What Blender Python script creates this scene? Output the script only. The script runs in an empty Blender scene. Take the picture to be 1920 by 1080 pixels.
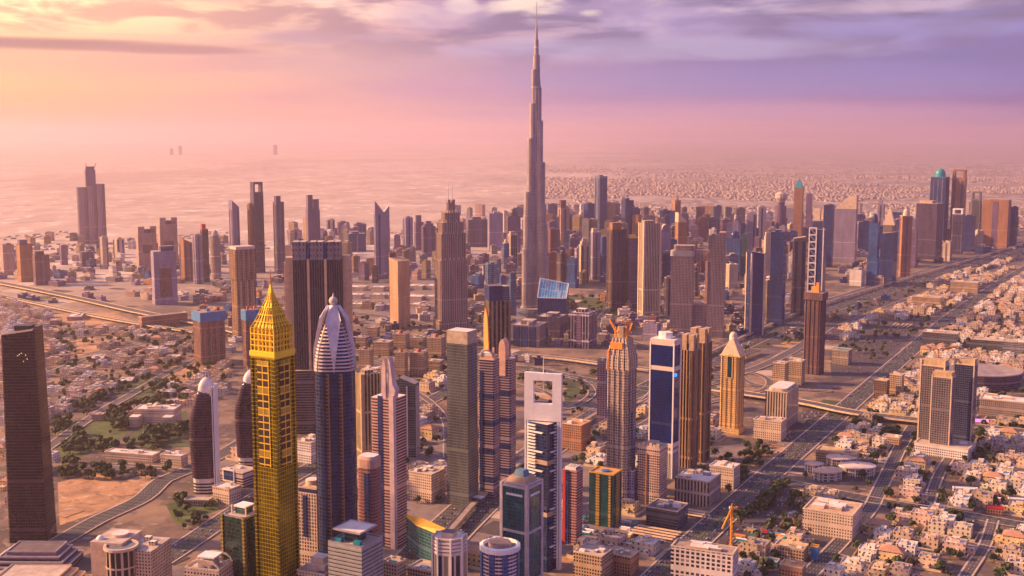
import bpy, math, random
import numpy as np
from mathutils import Vector
from mathutils.noise import noise as mnoise
random.seed(7)
S = bpy.context.scene
COL = S.collection
R = math.radians
# ------------------------------------------------------------------ camera, sky, sun, exposure
F, H = 2200.0, 484.0                       # focal length in photo pixels, flying height in metres
PITCH = math.atan(290.0 / F)
cP, sP = math.cos(PITCH), math.sin(PITCH)
cam = bpy.data.cameras.new("camera")
cam.sensor_width = 36.0
cam.lens = F / 1920 * 36
cam.clip_start, cam.clip_end = 5.0, 300000.0
co = bpy.data.objects.new("camera", cam)
co.location = (0, 0, H)
co.rotation_euler = (math.pi / 2 - PITCH, 0, 0)
COL.objects.link(co)
S.camera = co
SUN_AZ, SUN_EL = -83.0, 25.0               # degrees right of the view direction, above the horizon
world = bpy.data.worlds.new("World")
S.world = world
world.use_nodes = True


def node(nt, typ, ins=None, **kw):
    n = nt.nodes.new(typ)
    for k, v in kw.items():
        setattr(n, k, v)
    for k, v in (ins or {}).items():
        if isinstance(v, bpy.types.NodeSocket):
            nt.links.new(v, n.inputs[k])
        else:
            n.inputs[k].default_value = v
    return n


def mth(nt, op, a, b=None, c=None, clamp=False):
    n = nt.nodes.new('ShaderNodeMath')
    n.operation = op
    n.use_clamp = clamp
    for i, v in enumerate((a, b, c)):
        if v is None:
            continue
        if isinstance(v, bpy.types.NodeSocket):
            nt.links.new(v, n.inputs[i])
        else:
            n.inputs[i].default_value = v
    return n.outputs[0]


def mix(nt, fac, a, b, blend='MIX'):
    n = nt.nodes.new('ShaderNodeMix')
    n.data_type = 'RGBA'
    n.blend_type = blend
    n.clamp_factor = True
    for i, v in ((0, fac), (6, a), (7, b)):
        if isinstance(v, bpy.types.NodeSocket):
            nt.links.new(v, n.inputs[i])
        else:
            n.inputs[i].default_value = v if i == 0 else (*v[:3], 1)
    return n.outputs[2]


def smooth(nt, x, lo, hi):
    n = nt.nodes.new('ShaderNodeMapRange')
    n.interpolation_type = 'SMOOTHSTEP'
    nt.links.new(x, n.inputs[0])
    n.inputs[1].default_value, n.inputs[2].default_value = lo, hi
    return n.outputs[0]


def ramp(nt, x, stops):
    n = nt.nodes.new('ShaderNodeValToRGB')
    e = n.color_ramp.elements
    while len(e) < len(stops):
        e.new(0.5)
    for el, (p, c) in zip(e, stops):
        el.position = p
        el.color = (*c, 1)
    nt.links.new(x, n.inputs[0])
    return n.outputs[0]


def build_sky():
    nt = world.node_tree
    nt.nodes.clear()
    tc = node(nt, 'ShaderNodeTexCoord')
    sx = node(nt, 'ShaderNodeSeparateXYZ', {0: tc.outputs['Generated']})
    X, Y, Z = sx.outputs
    az = mth(nt, 'ARCTAN2', X, Y)
    s = mth(nt, 'DIVIDE', az, 0.412)                 # -1 .. 1 across the view
    q = mth(nt, 'MULTIPLY_ADD', s, 0.0625, 0.5, True)   # all round the horizon -> 0..1
    e = mth(nt, 'DIVIDE', Z, 0.113)                  # 0 horizon .. 1 top of the view

    def P(v):
        return 0.5 + v * 0.0625
    lav = (.17, .13, .56)
    low = ramp(nt, q, [(P(-7.6), lav), (P(-5.6), (.34, .22, .42)), (P(-4), (.85, .42, .25)), (P(-2.2), (1.2, .52, .26)), (P(-1), (1.15, .36, .17)), (P(-.4), (.80, .36, .25)),
                       (P(.1), (.54, .29, .38)), (P(.55), (.33, .165, .31)), (P(1), (.19, .105, .28)), (P(2.2), lav), (P(4), lav)])
    mid = ramp(nt, q, [(P(-7.6), lav), (P(-5.6), (.34, .22, .42)), (P(-4), (.9, .5, .3)), (P(-2.2), (1.4, .75, .36)), (P(-1), (1.15, .50, .22)), (P(-.45), (.62, .34, .31)),
                       (P(.0), (.38, .24, .36)), (P(.5), (.215, .165, .33)), (P(1), (.16, .14, .32)), (P(2.2), lav), (P(4), lav)])
    top = ramp(nt, q, [(P(-7.6), lav), (P(-5.6), (.34, .22, .42)), (P(-4), (.9, .55, .36)), (P(-2.2), (1.5, 1.1, .6)), (P(-1), (1.35, 1.0, .52)), (P(-.55), (.95, .60, .36)),
                       (P(-.25), (.70, .40, .38)), (P(.15), (.42, .32, .42)), (P(.6), (.33, .26, .38)), (P(1), (.22, .195, .35)), (P(2.2), lav), (P(4), lav)])
    c = mix(nt, smooth(nt, e, 0.08, 0.52), low, mid)
    c = mix(nt, smooth(nt, e, 0.45, 1.0), c, top)
    # layered haze bands and clouds, long and flat near the horizon
    cv = node(nt, 'ShaderNodeCombineXYZ', {0: mth(nt, 'MULTIPLY', az, 3.0), 1: mth(nt, 'MULTIPLY', Z, 46.0), 2: 0.3})
    n1 = node(nt, 'ShaderNodeTexNoise', {'Vector': cv.outputs[0], 'Scale': 1.0, 'Detail': 5.0, 'Roughness': .5, 'Distortion': .25})
    band = smooth(nt, n1.outputs[0], .40, .66)
    c = mix(nt, mth(nt, 'MULTIPLY', band, .5), c, mix(nt, smooth(nt, s, -1.2, .2), (.72, .36, .28), (.20, .14, .34)))
    cv2 = node(nt, 'ShaderNodeCombineXYZ', {0: mth(nt, 'MULTIPLY', az, 11.0), 1: mth(nt, 'MULTIPLY', Z, 48.0), 2: 5.1})
    n2 = node(nt, 'ShaderNodeTexNoise', {'Vector': cv2.outputs[0], 'Scale': 1.0, 'Detail': 7.0, 'Roughness': .56, 'Distortion': .35})
    hi = smooth(nt, e, .38, .8)
    puff = mth(nt, 'MULTIPLY', smooth(nt, n2.outputs[0], .44, .60), hi)
    dark = mix(nt, smooth(nt, s, -1.1, .1), (.80, .38, .26), (.20, .15, .26))
    c = mix(nt, mth(nt, 'MULTIPLY', puff, .9), c, dark)
    gap = mth(nt, 'MULTIPLY', smooth(nt, n2.outputs[0], .47, .36), hi)

    def blob(caz, cz, raz, rz, src, soft=1.0, wob=1.6):
        a = mth(nt, 'DIVIDE', mth(nt, 'SUBTRACT', az, caz), raz)
        b = mth(nt, 'DIVIDE', mth(nt, 'SUBTRACT', Z, cz), rz)
        d = mth(nt, 'ADD', mth(nt, 'MULTIPLY', a, a), mth(nt, 'MULTIPLY', b, b))
        d = mth(nt, 'MULTIPLY_ADD', mth(nt, 'SUBTRACT', src, .5), wob * 1.5, d)
        return smooth(nt, d, 1.0 + soft * .6, 1.0 - soft)
    glow = blob(-.02, .108, .32, .03, n2.outputs[0], 1.0, .3)
    c = mix(nt, mth(nt, 'MULTIPLY', mth(nt, 'MULTIPLY', gap, glow), .5), c, (.85, .60, .50))

    def px(u, v):
        return math.atan((u - 960) / F), (250 - v) / F / math.hypot(1, (u - 960) / F)
    for (u, v, ru, rv, colr, f, wob) in [(1250, 95, 420, 22, (.42, .36, .52), .5, 2.2), (1130, 25, 170, 16, (.36, .26, .42), .6, 2.4), (1700, 60, 260, 20, (.30, .25, .50), .5, 2.2), (1650, 20, 200, 12, (.62, .44, .52), .5, 2.4),
            (60, 86, 300, 11, (.40, .21, .20), 1.0, .9), (330, 98, 150, 8, (.44, .22, .22), .95, .9),
            (590, 75, 90, 13, (.46, .27, .33), .7, 1.5), (720, 76, 50, 10, (.46, .29, .36), .6, 1.5),
            (700, 25, 85, 16, (.95, .60, .48), .7, 5), (868, 16, 30, 13, (.95, .70, .58), .8, 4), (985, 24, 75, 20, (.9, .68, .54), .8, 5),
            (1105, 32, 24, 7, (.8, .62, .52), .6, 4), (840, 35, 110, 30, (.40, .28, .42), .55, 1.8), (420, 14, 60, 10, (1.0, .46, .34), .5, 2.0),
            (1270, 50, 150, 25, (.36, .27, .47), .5, 1.6), (1500, 155, 560, 34, (.23, .20, .42), .6, .9), (1550, 258, 620, 20, (.25, .13, .36), .85, .6),
            (1400, 218, 520, 26, (.52, .28, .40), .6, .5), (830, 170, 150, 26, (.46, .24, .38), .5, .7)]:
        a, zz = px(u, v)
        c = mix(nt, mth(nt, 'MULTIPLY', blob(a, zz, ru / F, rv / F, n2.outputs[0], 1.0, wob), f), c, colr)
    sky = node(nt, 'ShaderNodeTexSky', sky_type='NISHITA', sun_disc=False, sun_elevation=R(SUN_EL), sun_rotation=R(SUN_AZ),
               air_density=1.6, dust_density=4.0, ozone_density=1.5)
    b1 = node(nt, 'ShaderNodeBackground', {0: sky.outputs[0], 1: 0.09})
    b2 = node(nt, 'ShaderNodeBackground', {0: c, 1: 0.75})
    c = mix(nt, smooth(nt, Z, .13, .5), c, (.20, .15, .52))
    nt.links.new(c, b2.inputs[0])
    up = smooth(nt, Z, .12, .75)
    ms = node(nt, 'ShaderNodeMixShader', {0: mth(nt, 'MULTIPLY', up, .55)})
    nt.links.new(b2.outputs[0], ms.inputs[1])
    nt.links.new(b1.outputs[0], ms.inputs[2])
    out = node(nt, 'ShaderNodeOutputWorld')
    nt.links.new(ms.outputs[0], out.inputs[0])
    world.cycles.sampling_method = 'MANUAL'
    world.cycles.sample_map_resolution = 512


build_sky()
sl = bpy.data.lights.new("sun", 'SUN')
sl.energy, sl.angle, sl.color = 5.0, R(2.0), (1.0, .55, .25)
so = bpy.data.objects.new("sun", sl)
_d = Vector((math.sin(R(SUN_AZ)) * math.cos(R(SUN_EL)), math.cos(R(SUN_AZ)) * math.cos(R(SUN_EL)), math.sin(R(SUN_EL))))
so.rotation_euler = _d.to_track_quat('Z', 'Y').to_euler()
COL.objects.link(so)
S.view_settings.view_transform = 'Standard'
S.view_settings.look = 'None'
S.view_settings.exposure = 0.92
S.view_settings.gamma = 1.0
S.cycles.use_denoising = True
S.cycles.max_bounces = 5
S.cycles.diffuse_bounces = 2
S.cycles.glossy_bounces = 2
S.cycles.volume_bounces = 1
S.cycles.use_adaptive_sampling = True
S.cycles.adaptive_threshold = 0.02
HAZE_DENSITY = 3.9e-5


# ------------------------------------------------------------------ pixels of the photograph <-> metres in the city
def gp(u, v, z=0.0):
    a, b = (u - 960) / F, (v - 540) / F
    t = (H - z) / (sP + b * cP)
    return (a * t, (cP - b * sP) * t)


def at_depth(u, v, Y):
    a, b = (u - 960) / F, (v - 540) / F
    t = Y / (cP - b * sP)
    return a * t, H - (sP + b * cP) * t


def depth_of(vb):
    return gp(960, vb)[1]


def pix(x, y, z=0.0):
    dz = z - H
    f = y * cP - dz * sP
    return 960 + F * x / f, 540 - F * (y * sP + dz * cP) / f


# ------------------------------------------------------------------ objects
def tag(o, label=None, cat=None, group=None, kind=None):
    for k, v in (('label', label), ('category', cat), ('group', group), ('kind', kind)):
        if v:
            o[k] = v
    return o


def thing(name, label, cat, loc=(0, 0, 0), rz=0.0, group=None):
    o = bpy.data.objects.new(name, None)
    o.empty_display_size = 1.0
    o.location = loc
    o.rotation_euler = (0, 0, rz)
    COL.objects.link(o)
    return tag(o, label, cat, group)


class MB:
    """Collects faces with UVs in metres (along the wall, up the wall) and a material slot."""
    def __init__(s):
        s.v, s.f, s.uv, s.m = [], [], [], []

    def face(s, pts, mat=0, uv=None):
        i = len(s.v)
        s.v.extend(tuple(p) for p in pts)
        s.f.append(tuple(range(i, i + len(pts))))
        s.uv.extend(uv or [(p[0], p[1]) for p in pts])
        s.m.append(mat)

    def loft(s, rings, mat=0, cap=1, capmat=None, edge=None, bottom=False):
        """rings: [(polygon, z, material of the wall above)], the same number of points in each."""
        base = len(s.v)
        n = len(rings[0][0])
        for r in rings:
            zz = r[1]
            for k, p in enumerate(r[0]):
                s.v.append((p[0], p[1], zz[k] if isinstance(zz, (list, tuple)) else zz))
        for k in range(len(rings) - 1):
            P0 = rings[k][0]
            m = rings[k][2] if len(rings[k]) > 2 else mat
            z0, z1 = s.v[base + k * n][2], s.v[base + (k + 1) * n][2]
            for i in range(n):
                j = (i + 1) % n
                L = math.dist(P0[i], P0[j])
                a, b = base + k * n + i, base + k * n + j
                c, d = a + n, b + n
                s.f.append((a, b, d, c))
                o = 13.7 * i
                s.uv.extend([(o, s.v[a][2]), (o + L, s.v[b][2]), (o + L, s.v[d][2]), (o, s.v[c][2])])
                s.m.append(edge[i] if edge and m == mat else m)
        if cap:
            t = base + (len(rings) - 1) * n
            s.f.append(tuple(range(t, t + n)))
            s.uv.extend([(p[0], p[1]) for p in rings[-1][0]])
            s.m.append(capmat if capmat is not None else mat)
        if bottom:
            s.f.append(tuple(range(base + n - 1, base - 1, -1)))
            s.uv.extend([(p[0], p[1]) for p in reversed(rings[0][0])])
            s.m.append(mat)
        return s

    def prism(s, poly, z0, z1, mat=0, capmat=None, edge=None, bottom=False):
        return s.loft([(poly, z0), (poly, z1)], mat, 1, capmat, edge, bottom)

    def box(s, cx, cy, z0, sx, sy, sz, mat=0, rot=0.0, capmat=None):
        c, n = math.cos(rot), math.sin(rot)
        q = [(-sx / 2, -sy / 2), (sx / 2, -sy / 2), (sx / 2, sy / 2), (-sx / 2, sy / 2)]
        return s.prism([(cx + x * c - y * n, cy + x * n + y * c) for x, y in q], z0, z0 + sz, mat, capmat, None, True)

    def beam(s, p, q, r=0.5, mat=0):
        p, q = Vector(p), Vector(q)
        d = (q - p).normalized()
        a = d.cross(Vector((0, 0, 1)) if abs(d.z) < .95 else Vector((1, 0, 0))).normalized() * r
        b = d.cross(a).normalized() * r
        ring = [a + b, -a + b, -a - b, a - b]
        P, Q = [p + w for w in ring], [q + w for w in ring]
        for i in range(4):
            j = (i + 1) % 4
            s.face([P[j], P[i], Q[i], Q[j]], mat)
        s.face(P, mat)
        s.face(Q[::-1], mat)
        return s

    def sphere(s, cx, cy, cz, r, mat=0, n=12, sz=1.0, half=False):
        rings = []
        for k in range(0 if half else 1, n // 2):
            t = (k / (n // 2)) * (math.pi / 2 if half else math.pi) - (0 if half else math.pi / 2)
            rings.append(([(cx + r * math.cos(t) * math.cos(2 * math.pi * i / n), cy + r * math.cos(t) * math.sin(2 * math.pi * i / n)) for i in range(n)],
                          cz + r * sz * math.sin(t)))
        return s.loft(rings, mat, 1, mat, None, not half)

    def build(s, name, mats, parent=None, smooth=False):
        me = bpy.data.meshes.new(name)
        me.from_pydata(s.v, [], s.f)
        ul = me.uv_layers.new(name="UVMap")
        ul.data.foreach_set("uv", np.array(s.uv, dtype=np.float32).ravel())
        me.polygons.foreach_set("material_index", np.array(s.m, dtype=np.int32))
        if smooth:
            me.polygons.foreach_set("use_smooth", np.ones(len(s.f), dtype=bool))
        for m in (mats if isinstance(mats, (list, tuple)) else [mats]):
            me.materials.append(m)
        me.update()
        o = bpy.data.objects.new(name, me)
        COL.objects.link(o)
        if parent is not None:
            o.parent = parent
        return o


def rect(w, d, cx=0, cy=0):
    return [(cx - w / 2, cy - d / 2), (cx + w / 2, cy - d / 2), (cx + w / 2, cy + d / 2), (cx - w / 2, cy + d / 2)]


def ngon(n, rx, ry=None, cx=0, cy=0, ph=0.0):
    ry = ry or rx
    return [(cx + rx * math.cos(ph + 2 * math.pi * i / n), cy + ry * math.sin(ph + 2 * math.pi * i / n)) for i in range(n)]


def cham(w, d, c):
    a, b = w / 2, d / 2
    return [(-a + c, -b), (a - c, -b), (a, -b + c), (a, b - c), (a - c, b), (-a + c, b), (-a, b - c), (-a, -b + c)]


def rounded(w, d, r, k=4):
    pts = []
    for (cx, cy, t0) in ((w / 2 - r, -d / 2 + r, -90), (w / 2 - r, d / 2 - r, 0), (-w / 2 + r, d / 2 - r, 90), (-w / 2 + r, -d / 2 + r, 180)):
        for i in range(k + 1):
            t = R(t0 + 90 * i / k)
            pts.append((cx + r * math.cos(t), cy + r * math.sin(t)))
    return pts


def finned(w, d, bay, dep=1.0, fin=.35):
    """Plan of a slab with piers standing proud of glass bays; returns points and the slot of each edge (0 wall, 1 glass)."""
    pts, em = [], []
    for (L, x0, y0, dx, dy) in ((w, -w / 2, -d / 2, 1, 0), (d, w / 2, -d / 2, 0, 1), (w, w / 2, d / 2, -1, 0), (d, -w / 2, d / 2, 0, -1)):
        n = max(1, round(L / bay))
        b = L / n
        nx, ny = -dy, dx                       # inward
        f = b * fin / 2
        for i in range(n):
            s0, s1 = i * b + f, (i + 1) * b - f
            for (t, inw, m) in ((s0, 0, 0), (s0, dep, 1), (s1, dep, 0), (s1, 0, 0)):
                pts.append((x0 + dx * t + nx * inw, y0 + dy * t + ny * inw))
                em.append(m)
    return pts, em


def scaled(poly, k, ky=None):
    return [(x * k, y * (ky or k)) for x, y in poly]


# ------------------------------------------------------------------ materials
def bsdf(nt, **kw):
    b = nt.nodes.new('ShaderNodeBsdfPrincipled')
    for k, v in kw.items():
        k = k.replace('_', ' ')
        if isinstance(v, bpy.types.NodeSocket):
            nt.links.new(v, b.inputs[k])
        else:
            b.inputs[k].default_value = v
    o = nt.nodes.new('ShaderNodeOutputMaterial')
    nt.links.new(b.outputs[0], o.inputs[0])
    return b


def newmat(name):
    m = bpy.data.materials.new(name)
    m.use_nodes = True
    m.node_tree.nodes.clear()
    return m, m.node_tree


_plain = {}


def plain(name, col, rough=.75, metal=0.0, var=.22, scale=.12):
    if name in _plain:
        return _plain[name]
    m, nt = newmat(name)
    tc = node(nt, 'ShaderNodeTexCoord')
    n = node(nt, 'ShaderNodeTexNoise', {'Vector': tc.outputs['Object'], 'Scale': scale, 'Detail': 5.0, 'Roughness': .65})
    n2 = node(nt, 'ShaderNodeTexNoise', {'Vector': tc.outputs['Object'], 'Scale': scale * 9, 'Detail': 2.0})
    f = mth(nt, 'MULTIPLY_ADD', n.outputs[0], .7, mth(nt, 'MULTIPLY', n2.outputs[0], .3))
    f = smooth(nt, f, .3, .7)
    c = mix(nt, f, [x * (1 - var) for x in col], [min(1, x * (1 + var)) for x in col])
    bsdf(nt, Base_Color=c, Roughness=rough, Metallic=metal)
    _plain[name] = m
    return m


def emis(name, col, k):
    m, nt = newmat(name)
    bsdf(nt, Base_Color=(*col, 1), Emission_Color=(*col, 1), Emission_Strength=k)
    return m


def facade(name, wall, glass, fh=3.7, bay=3.2, wu=.62, wv=.58, metal=.45, gr=.16, var=.6, blind=.12, wr=.8, wm=0.0, dbl=0):
    """Rows of window cells laid out in metres by the UVs: wu, wv are the glazed shares of a bay and of a storey."""
    m, nt = newmat(name)
    uv = node(nt, 'ShaderNodeUVMap')
    sx = node(nt, 'ShaderNodeSeparateXYZ', {0: uv.outputs[0]})
    pu = mth(nt, 'DIVIDE', sx.outputs[0], bay)
    pv = mth(nt, 'DIVIDE', sx.outputs[1], fh)
    mask = mth(nt, 'LESS_THAN', mth(nt, 'FRACT', pu), wu)
    mask = mth(nt, 'MULTIPLY', mask, mth(nt, 'LESS_THAN', mth(nt, 'FRACT', pv), wv))
    if dbl:                                   # a plain plant floor every dbl storeys
        mask = mth(nt, 'MULTIPLY', mask, mth(nt, 'GREATER_THAN', mth(nt, 'FRACT', mth(nt, 'DIVIDE', pv, dbl)), 1.5 / dbl))
    cell = node(nt, 'ShaderNodeCombineXYZ', {0: mth(nt, 'FLOOR', pu), 1: mth(nt, 'FLOOR', pv)})
    wn = node(nt, 'ShaderNodeTexWhiteNoise', {0: cell.outputs[0]}, noise_dimensions='2D')
    g = mix(nt, wn.outputs[0], [x * (1 - var) for x in glass], [x * (1 + var) for x in glass])
    g = mix(nt, mth(nt, 'GREATER_THAN', wn.outputs[0], 1 - blind), g, [.5 * a + .3 * b + .02 for a, b in zip(wall, glass)])
    tc = node(nt, 'ShaderNodeTexCoord')
    sc = node(nt, 'ShaderNodeMapping', {0: tc.outputs['Object'], 3: (.05, .05, .012)})
    n = node(nt, 'ShaderNodeTexNoise', {'Vector': sc.outputs[0], 'Scale': 1.0, 'Detail': 6.0, 'Roughness': .65})
    w = mix(nt, smooth(nt, n.outputs[0], .3, .7), [x * .8 for x in wall], [min(1, x * 1.15) for x in wall])
    g = mix(nt, smooth(nt, n.outputs[0], .36, .62), mix(nt, 1.0, g, (.45, .45, .55), 'MULTIPLY'), g)  # uneven reflections put into the glass colour by noise
    row = node(nt, 'ShaderNodeTexWhiteNoise', {'W': mth(nt, 'FLOOR', pv)}, noise_dimensions='1D')
    mask = mth(nt, 'MULTIPLY', mask, mth(nt, 'GREATER_THAN', row.outputs[0], .018))
    bsdf(nt, Base_Color=mix(nt, mask, w, g), Roughness=mth(nt, 'MULTIPLY_ADD', mask, gr - wr, wr), Metallic=mth(nt, 'MULTIPLY_ADD', mask, metal - wm, wm))
    return m


FAC = {}
for _k, _a in dict(
    tan=dict(wall=(.46, .31, .20), glass=(.06, .05, .06)), cream=dict(wall=(.62, .47, .36), glass=(.08, .06, .07), wu=.5, wv=.5),
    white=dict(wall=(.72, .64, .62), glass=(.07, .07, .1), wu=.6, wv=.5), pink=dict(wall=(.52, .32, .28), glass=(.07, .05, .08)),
    grey=dict(wall=(.28, .25, .27), glass=(.05, .05, .08), wu=.7), stone=dict(wall=(.36, .27, .22), glass=(.06, .05, .06), wu=.55, wv=.7),
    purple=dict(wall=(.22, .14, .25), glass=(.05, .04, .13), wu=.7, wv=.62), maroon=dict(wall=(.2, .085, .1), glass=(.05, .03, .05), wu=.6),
    brown=dict(wall=(.17, .1, .075), glass=(.04, .03, .04), wu=.66), rust=dict(wall=(.42, .2, .11), glass=(.07, .04, .04), wu=.5),
    navy=dict(wall=(.03, .045, .16), glass=(.012, .04, .20), wu=.86, wv=.8, metal=.2, gr=.14), blue=dict(wall=(.06, .12, .30), glass=(.018, .10, .36), wu=.85, wv=.75, metal=.2),
    steel=dict(wall=(.2, .21, .32), glass=(.07, .10, .20), wu=.8, wv=.7, metal=.25), teal=dict(wall=(.06, .14, .17), glass=(.008, .10, .13), wu=.85, wv=.72, metal=.25),
    ribs=dict(wall=(.34, .26, .28), glass=(.05, .045, .08), wu=.55, wv=1.1), ribsdark=dict(wall=(.13, .09, .16), glass=(.03, .03, .10), wu=.6, wv=1.1),
    ribscream=dict(wall=(.56, .42, .32), glass=(.1, .07, .08), wu=.5, wv=1.1, bay=4.5), bands=dict(wall=(.5, .38, .36), glass=(.06, .05, .09), wu=1.1, wv=.55),
    bandsdark=dict(wall=(.2, .15, .2), glass=(.04, .035, .07), wu=1.1, wv=.6), frame=dict(wall=(.3, .2, .15), glass=(.05, .035, .035), wu=.78, wv=.74, metal=0, gr=.9, blind=.2),
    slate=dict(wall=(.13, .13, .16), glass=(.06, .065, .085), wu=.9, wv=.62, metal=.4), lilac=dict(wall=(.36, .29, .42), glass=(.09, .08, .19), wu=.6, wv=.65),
).items():
    FAC[_k] = facade('facade_' + _k, **_a)
ROOF = plain('roof_screed', (.50, .39, .32), .9, 0, .3, .08)
ROOFPALE = plain('roof_pale', (.74, .64, .58), .85, 0, .2, .08)
ROOFDARK = plain('roof_dark', (.16, .12, .13), .85, 0, .3, .08)
CREAM = plain('cream_stone', (.62, .47, .34), .75)
TAN = plain('tan_stone', (.50, .33, .2), .75)
WHITE = plain('white_cladding', (.84, .79, .76), .55, 0, .08)
GREYM = plain('grey_metal', (.34, .32, .35), .5, .4)
DARKM = plain('dark_metal', (.05, .045, .06), .45, .3)
CONC = plain('raw_concrete', (.34, .25, .2), .9, 0, .3)
ORANGE = plain('orange_netting', (.85, .3, .05), .8, 0, .25)
BLUENET = plain('blue_netting', (.04, .18, .42), .7, 0, .3)
GOLDP = plain('gold_paint', (.95, .55, .04), .38, .35, .12)
TEALP = plain('teal_tiles', (.02, .30, .34), .4, .2)
REDP = plain('red_paint', (.5, .03, .04), .6)
YELLOWP = plain('crane_yellow', (.85, .42, .03), .6)
# ------------------------------------------------------------------ the ground, roads and open spaces
def ground_mat():
    m, nt = newmat('city_ground')
    g = node(nt, 'ShaderNodeNewGeometry')
    sx = node(nt, 'ShaderNodeSeparateXYZ', {0: g.outputs['Position']})
    x, y, _ = sx.outputs

    def nz(kx, ky, det=5.0, rough=.6, off=0.0):
        cv = node(nt, 'ShaderNodeCombineXYZ', {0: mth(nt, 'MULTIPLY', x, kx), 1: mth(nt, 'MULTIPLY', y, ky), 2: off})
        return node(nt, 'ShaderNodeTexNoise', {'Vector': cv.outputs[0], 'Scale': 1.0, 'Detail': det, 'Roughness': rough}).outputs[0]
    near = mix(nt, smooth(nt, nz(1 / 130, 1 / 130, 7), .36, .62), (.09, .062, .06), (.29, .185, .125))
    near = mix(nt, mth(nt, 'MULTIPLY', smooth(nt, nz(1 / 55, 1 / 55, 6, .6, 4), .50, .60), .8), near, (.075, .055, .06))
    near = mix(nt, mth(nt, 'MULTIPLY', smooth(nt, nz(1 / 18, 1 / 18, 3, .6, 8), .56, .7), .6), near, (.42, .33, .26))
    near = mix(nt, mth(nt, 'MULTIPLY', smooth(nt, nz(1 / 80, 1 / 80, 7, .65, 12), .58, .66), .6), near, (.07, .085, .04))
    des = mix(nt, smooth(nt, nz(1 / 300, 1 / 700, 5, .6), .3, .7), (.40, .30, .25), (.56, .44, .36))
    des = mix(nt, mth(nt, 'MULTIPLY', smooth(nt, nz(1 / 190, 1 / 300, 5, .6, 3), .56, .62), .5), des, (.24, .17, .15))
    des = mix(nt, mth(nt, 'MULTIPLY', smooth(nt, nz(1 / 160, 1 / 260, 5, .6, 7), .57, .62), .7), des, (.80, .67, .58))
    des = mix(nt, mth(nt, 'MULTIPLY', smooth(nt, nz(1 / 2600, 1 / 3800, 4, .6, 27), .5, .62), .45), des, (.25, .18, .16))
    st = node(nt, 'ShaderNodeMapping', {0: g.outputs['Position'], 3: (1 / 46.0, 1 / 130.0, 1)})
    vo = node(nt, 'ShaderNodeTexVoronoi', {'Vector': st.outputs[0], 'Scale': 1.0})
    sp = node(nt, 'ShaderNodeSeparateColor', {0: vo.outputs['Color']}).outputs[0]
    city = mix(nt, smooth(nt, sp, .25, .95), (.20, .145, .13), (.46, .365, .31))
    city = mix(nt, smooth(nt, nz(1 / 900, 1 / 900, 6, .6, 15), .5, .62), city, (.22, .15, .12))
    cm = smooth(nt, mth(nt, 'ADD', mth(nt, 'DIVIDE', x, y), mth(nt, 'MULTIPLY', mth(nt, 'SUBTRACT', nz(1 / 4000, 1 / 2500, 4, .6, 21), .5), .5)), .0, .14)
    far = mix(nt, cm, des, city)
    c = mix(nt, smooth(nt, mth(nt, 'MULTIPLY_ADD', x, -.8, y), 3500, 5600), near, far)
    bsdf(nt, Base_Color=c, Roughness=.95)
    return m


gm = MB()
GX = 80000
gm.face([(-GX, -GX, 0), (GX, -GX, 0), (GX, GX, 0), (-GX, GX, 0)])
tag(gm.build('ground', ground_mat()), kind='structure')


def road_mat(name, col=(.05, .043, .052), line=(.55, .5, .46)):
    m, nt = newmat(name)
    uv = node(nt, 'ShaderNodeUVMap')
    sx = node(nt, 'ShaderNodeSeparateXYZ', {0: uv.outputs[0]})
    lane = mth(nt, 'LESS_THAN', mth(nt, 'FRACT', mth(nt, 'DIVIDE', sx.outputs[0], 3.75)), .085)
    dash = mth(nt, 'LESS_THAN', mth(nt, 'FRACT', mth(nt, 'DIVIDE', sx.outputs[1], 12.0)), .5)
    sc = node(nt, 'ShaderNodeMapping', {0: uv.outputs[0], 3: (.25, .012, 1)})
    n = node(nt, 'ShaderNodeTexNoise', {'Vector': sc.outputs[0], 'Scale': 1.0, 'Detail': 5.0})
    c = mix(nt, smooth(nt, n.outputs[0], .3, .7), [k * .7 for k in col], [k * 1.5 for k in col])
    c = mix(nt, mth(nt, 'MULTIPLY', lane, dash), c, line)
    bsdf(nt, Base_Color=c, Roughness=.8)
    return m


ASPH = road_mat('asphalt')
ASPH2 = road_mat('asphalt_worn', (.085, .065, .068), (.5, .44, .4))
KERB = plain('kerb_concrete', (.50, .38, .30), .9)
ROADS = []                                  # centre lines and half widths, to keep houses and trees off them


def spline(pts, step=18.0):
    P = [Vector((*p, 0)) for p in pts]
    P = [P[0] * 2 - P[1]] + P + [P[-1] * 2 - P[-2]]
    out = []
    for i in range(1, len(P) - 2):
        a, b, c, d = P[i - 1:i + 3]
        n = max(2, int((c - b).length / step))
        for k in range(n):
            t = k / n
            out.append(.5 * ((2 * b) + (c - a) * t + (2 * a - 5 * b + 4 * c - d) * t * t + (3 * b - a - 3 * c + d) * t ** 3))
    out.append(P[-2])
    return [(p.x, p.y) for p in out]


def offset(line, o):
    r = []
    for i, p in enumerate(line):
        a, b = line[max(0, i - 1)], line[min(len(line) - 1, i + 1)]
        dx, dy = b[0] - a[0], b[1] - a[1]
        L = math.hypot(dx, dy) or 1
        r.append((p[0] + dy / L * o, p[1] - dx / L * o))
    return r


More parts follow.
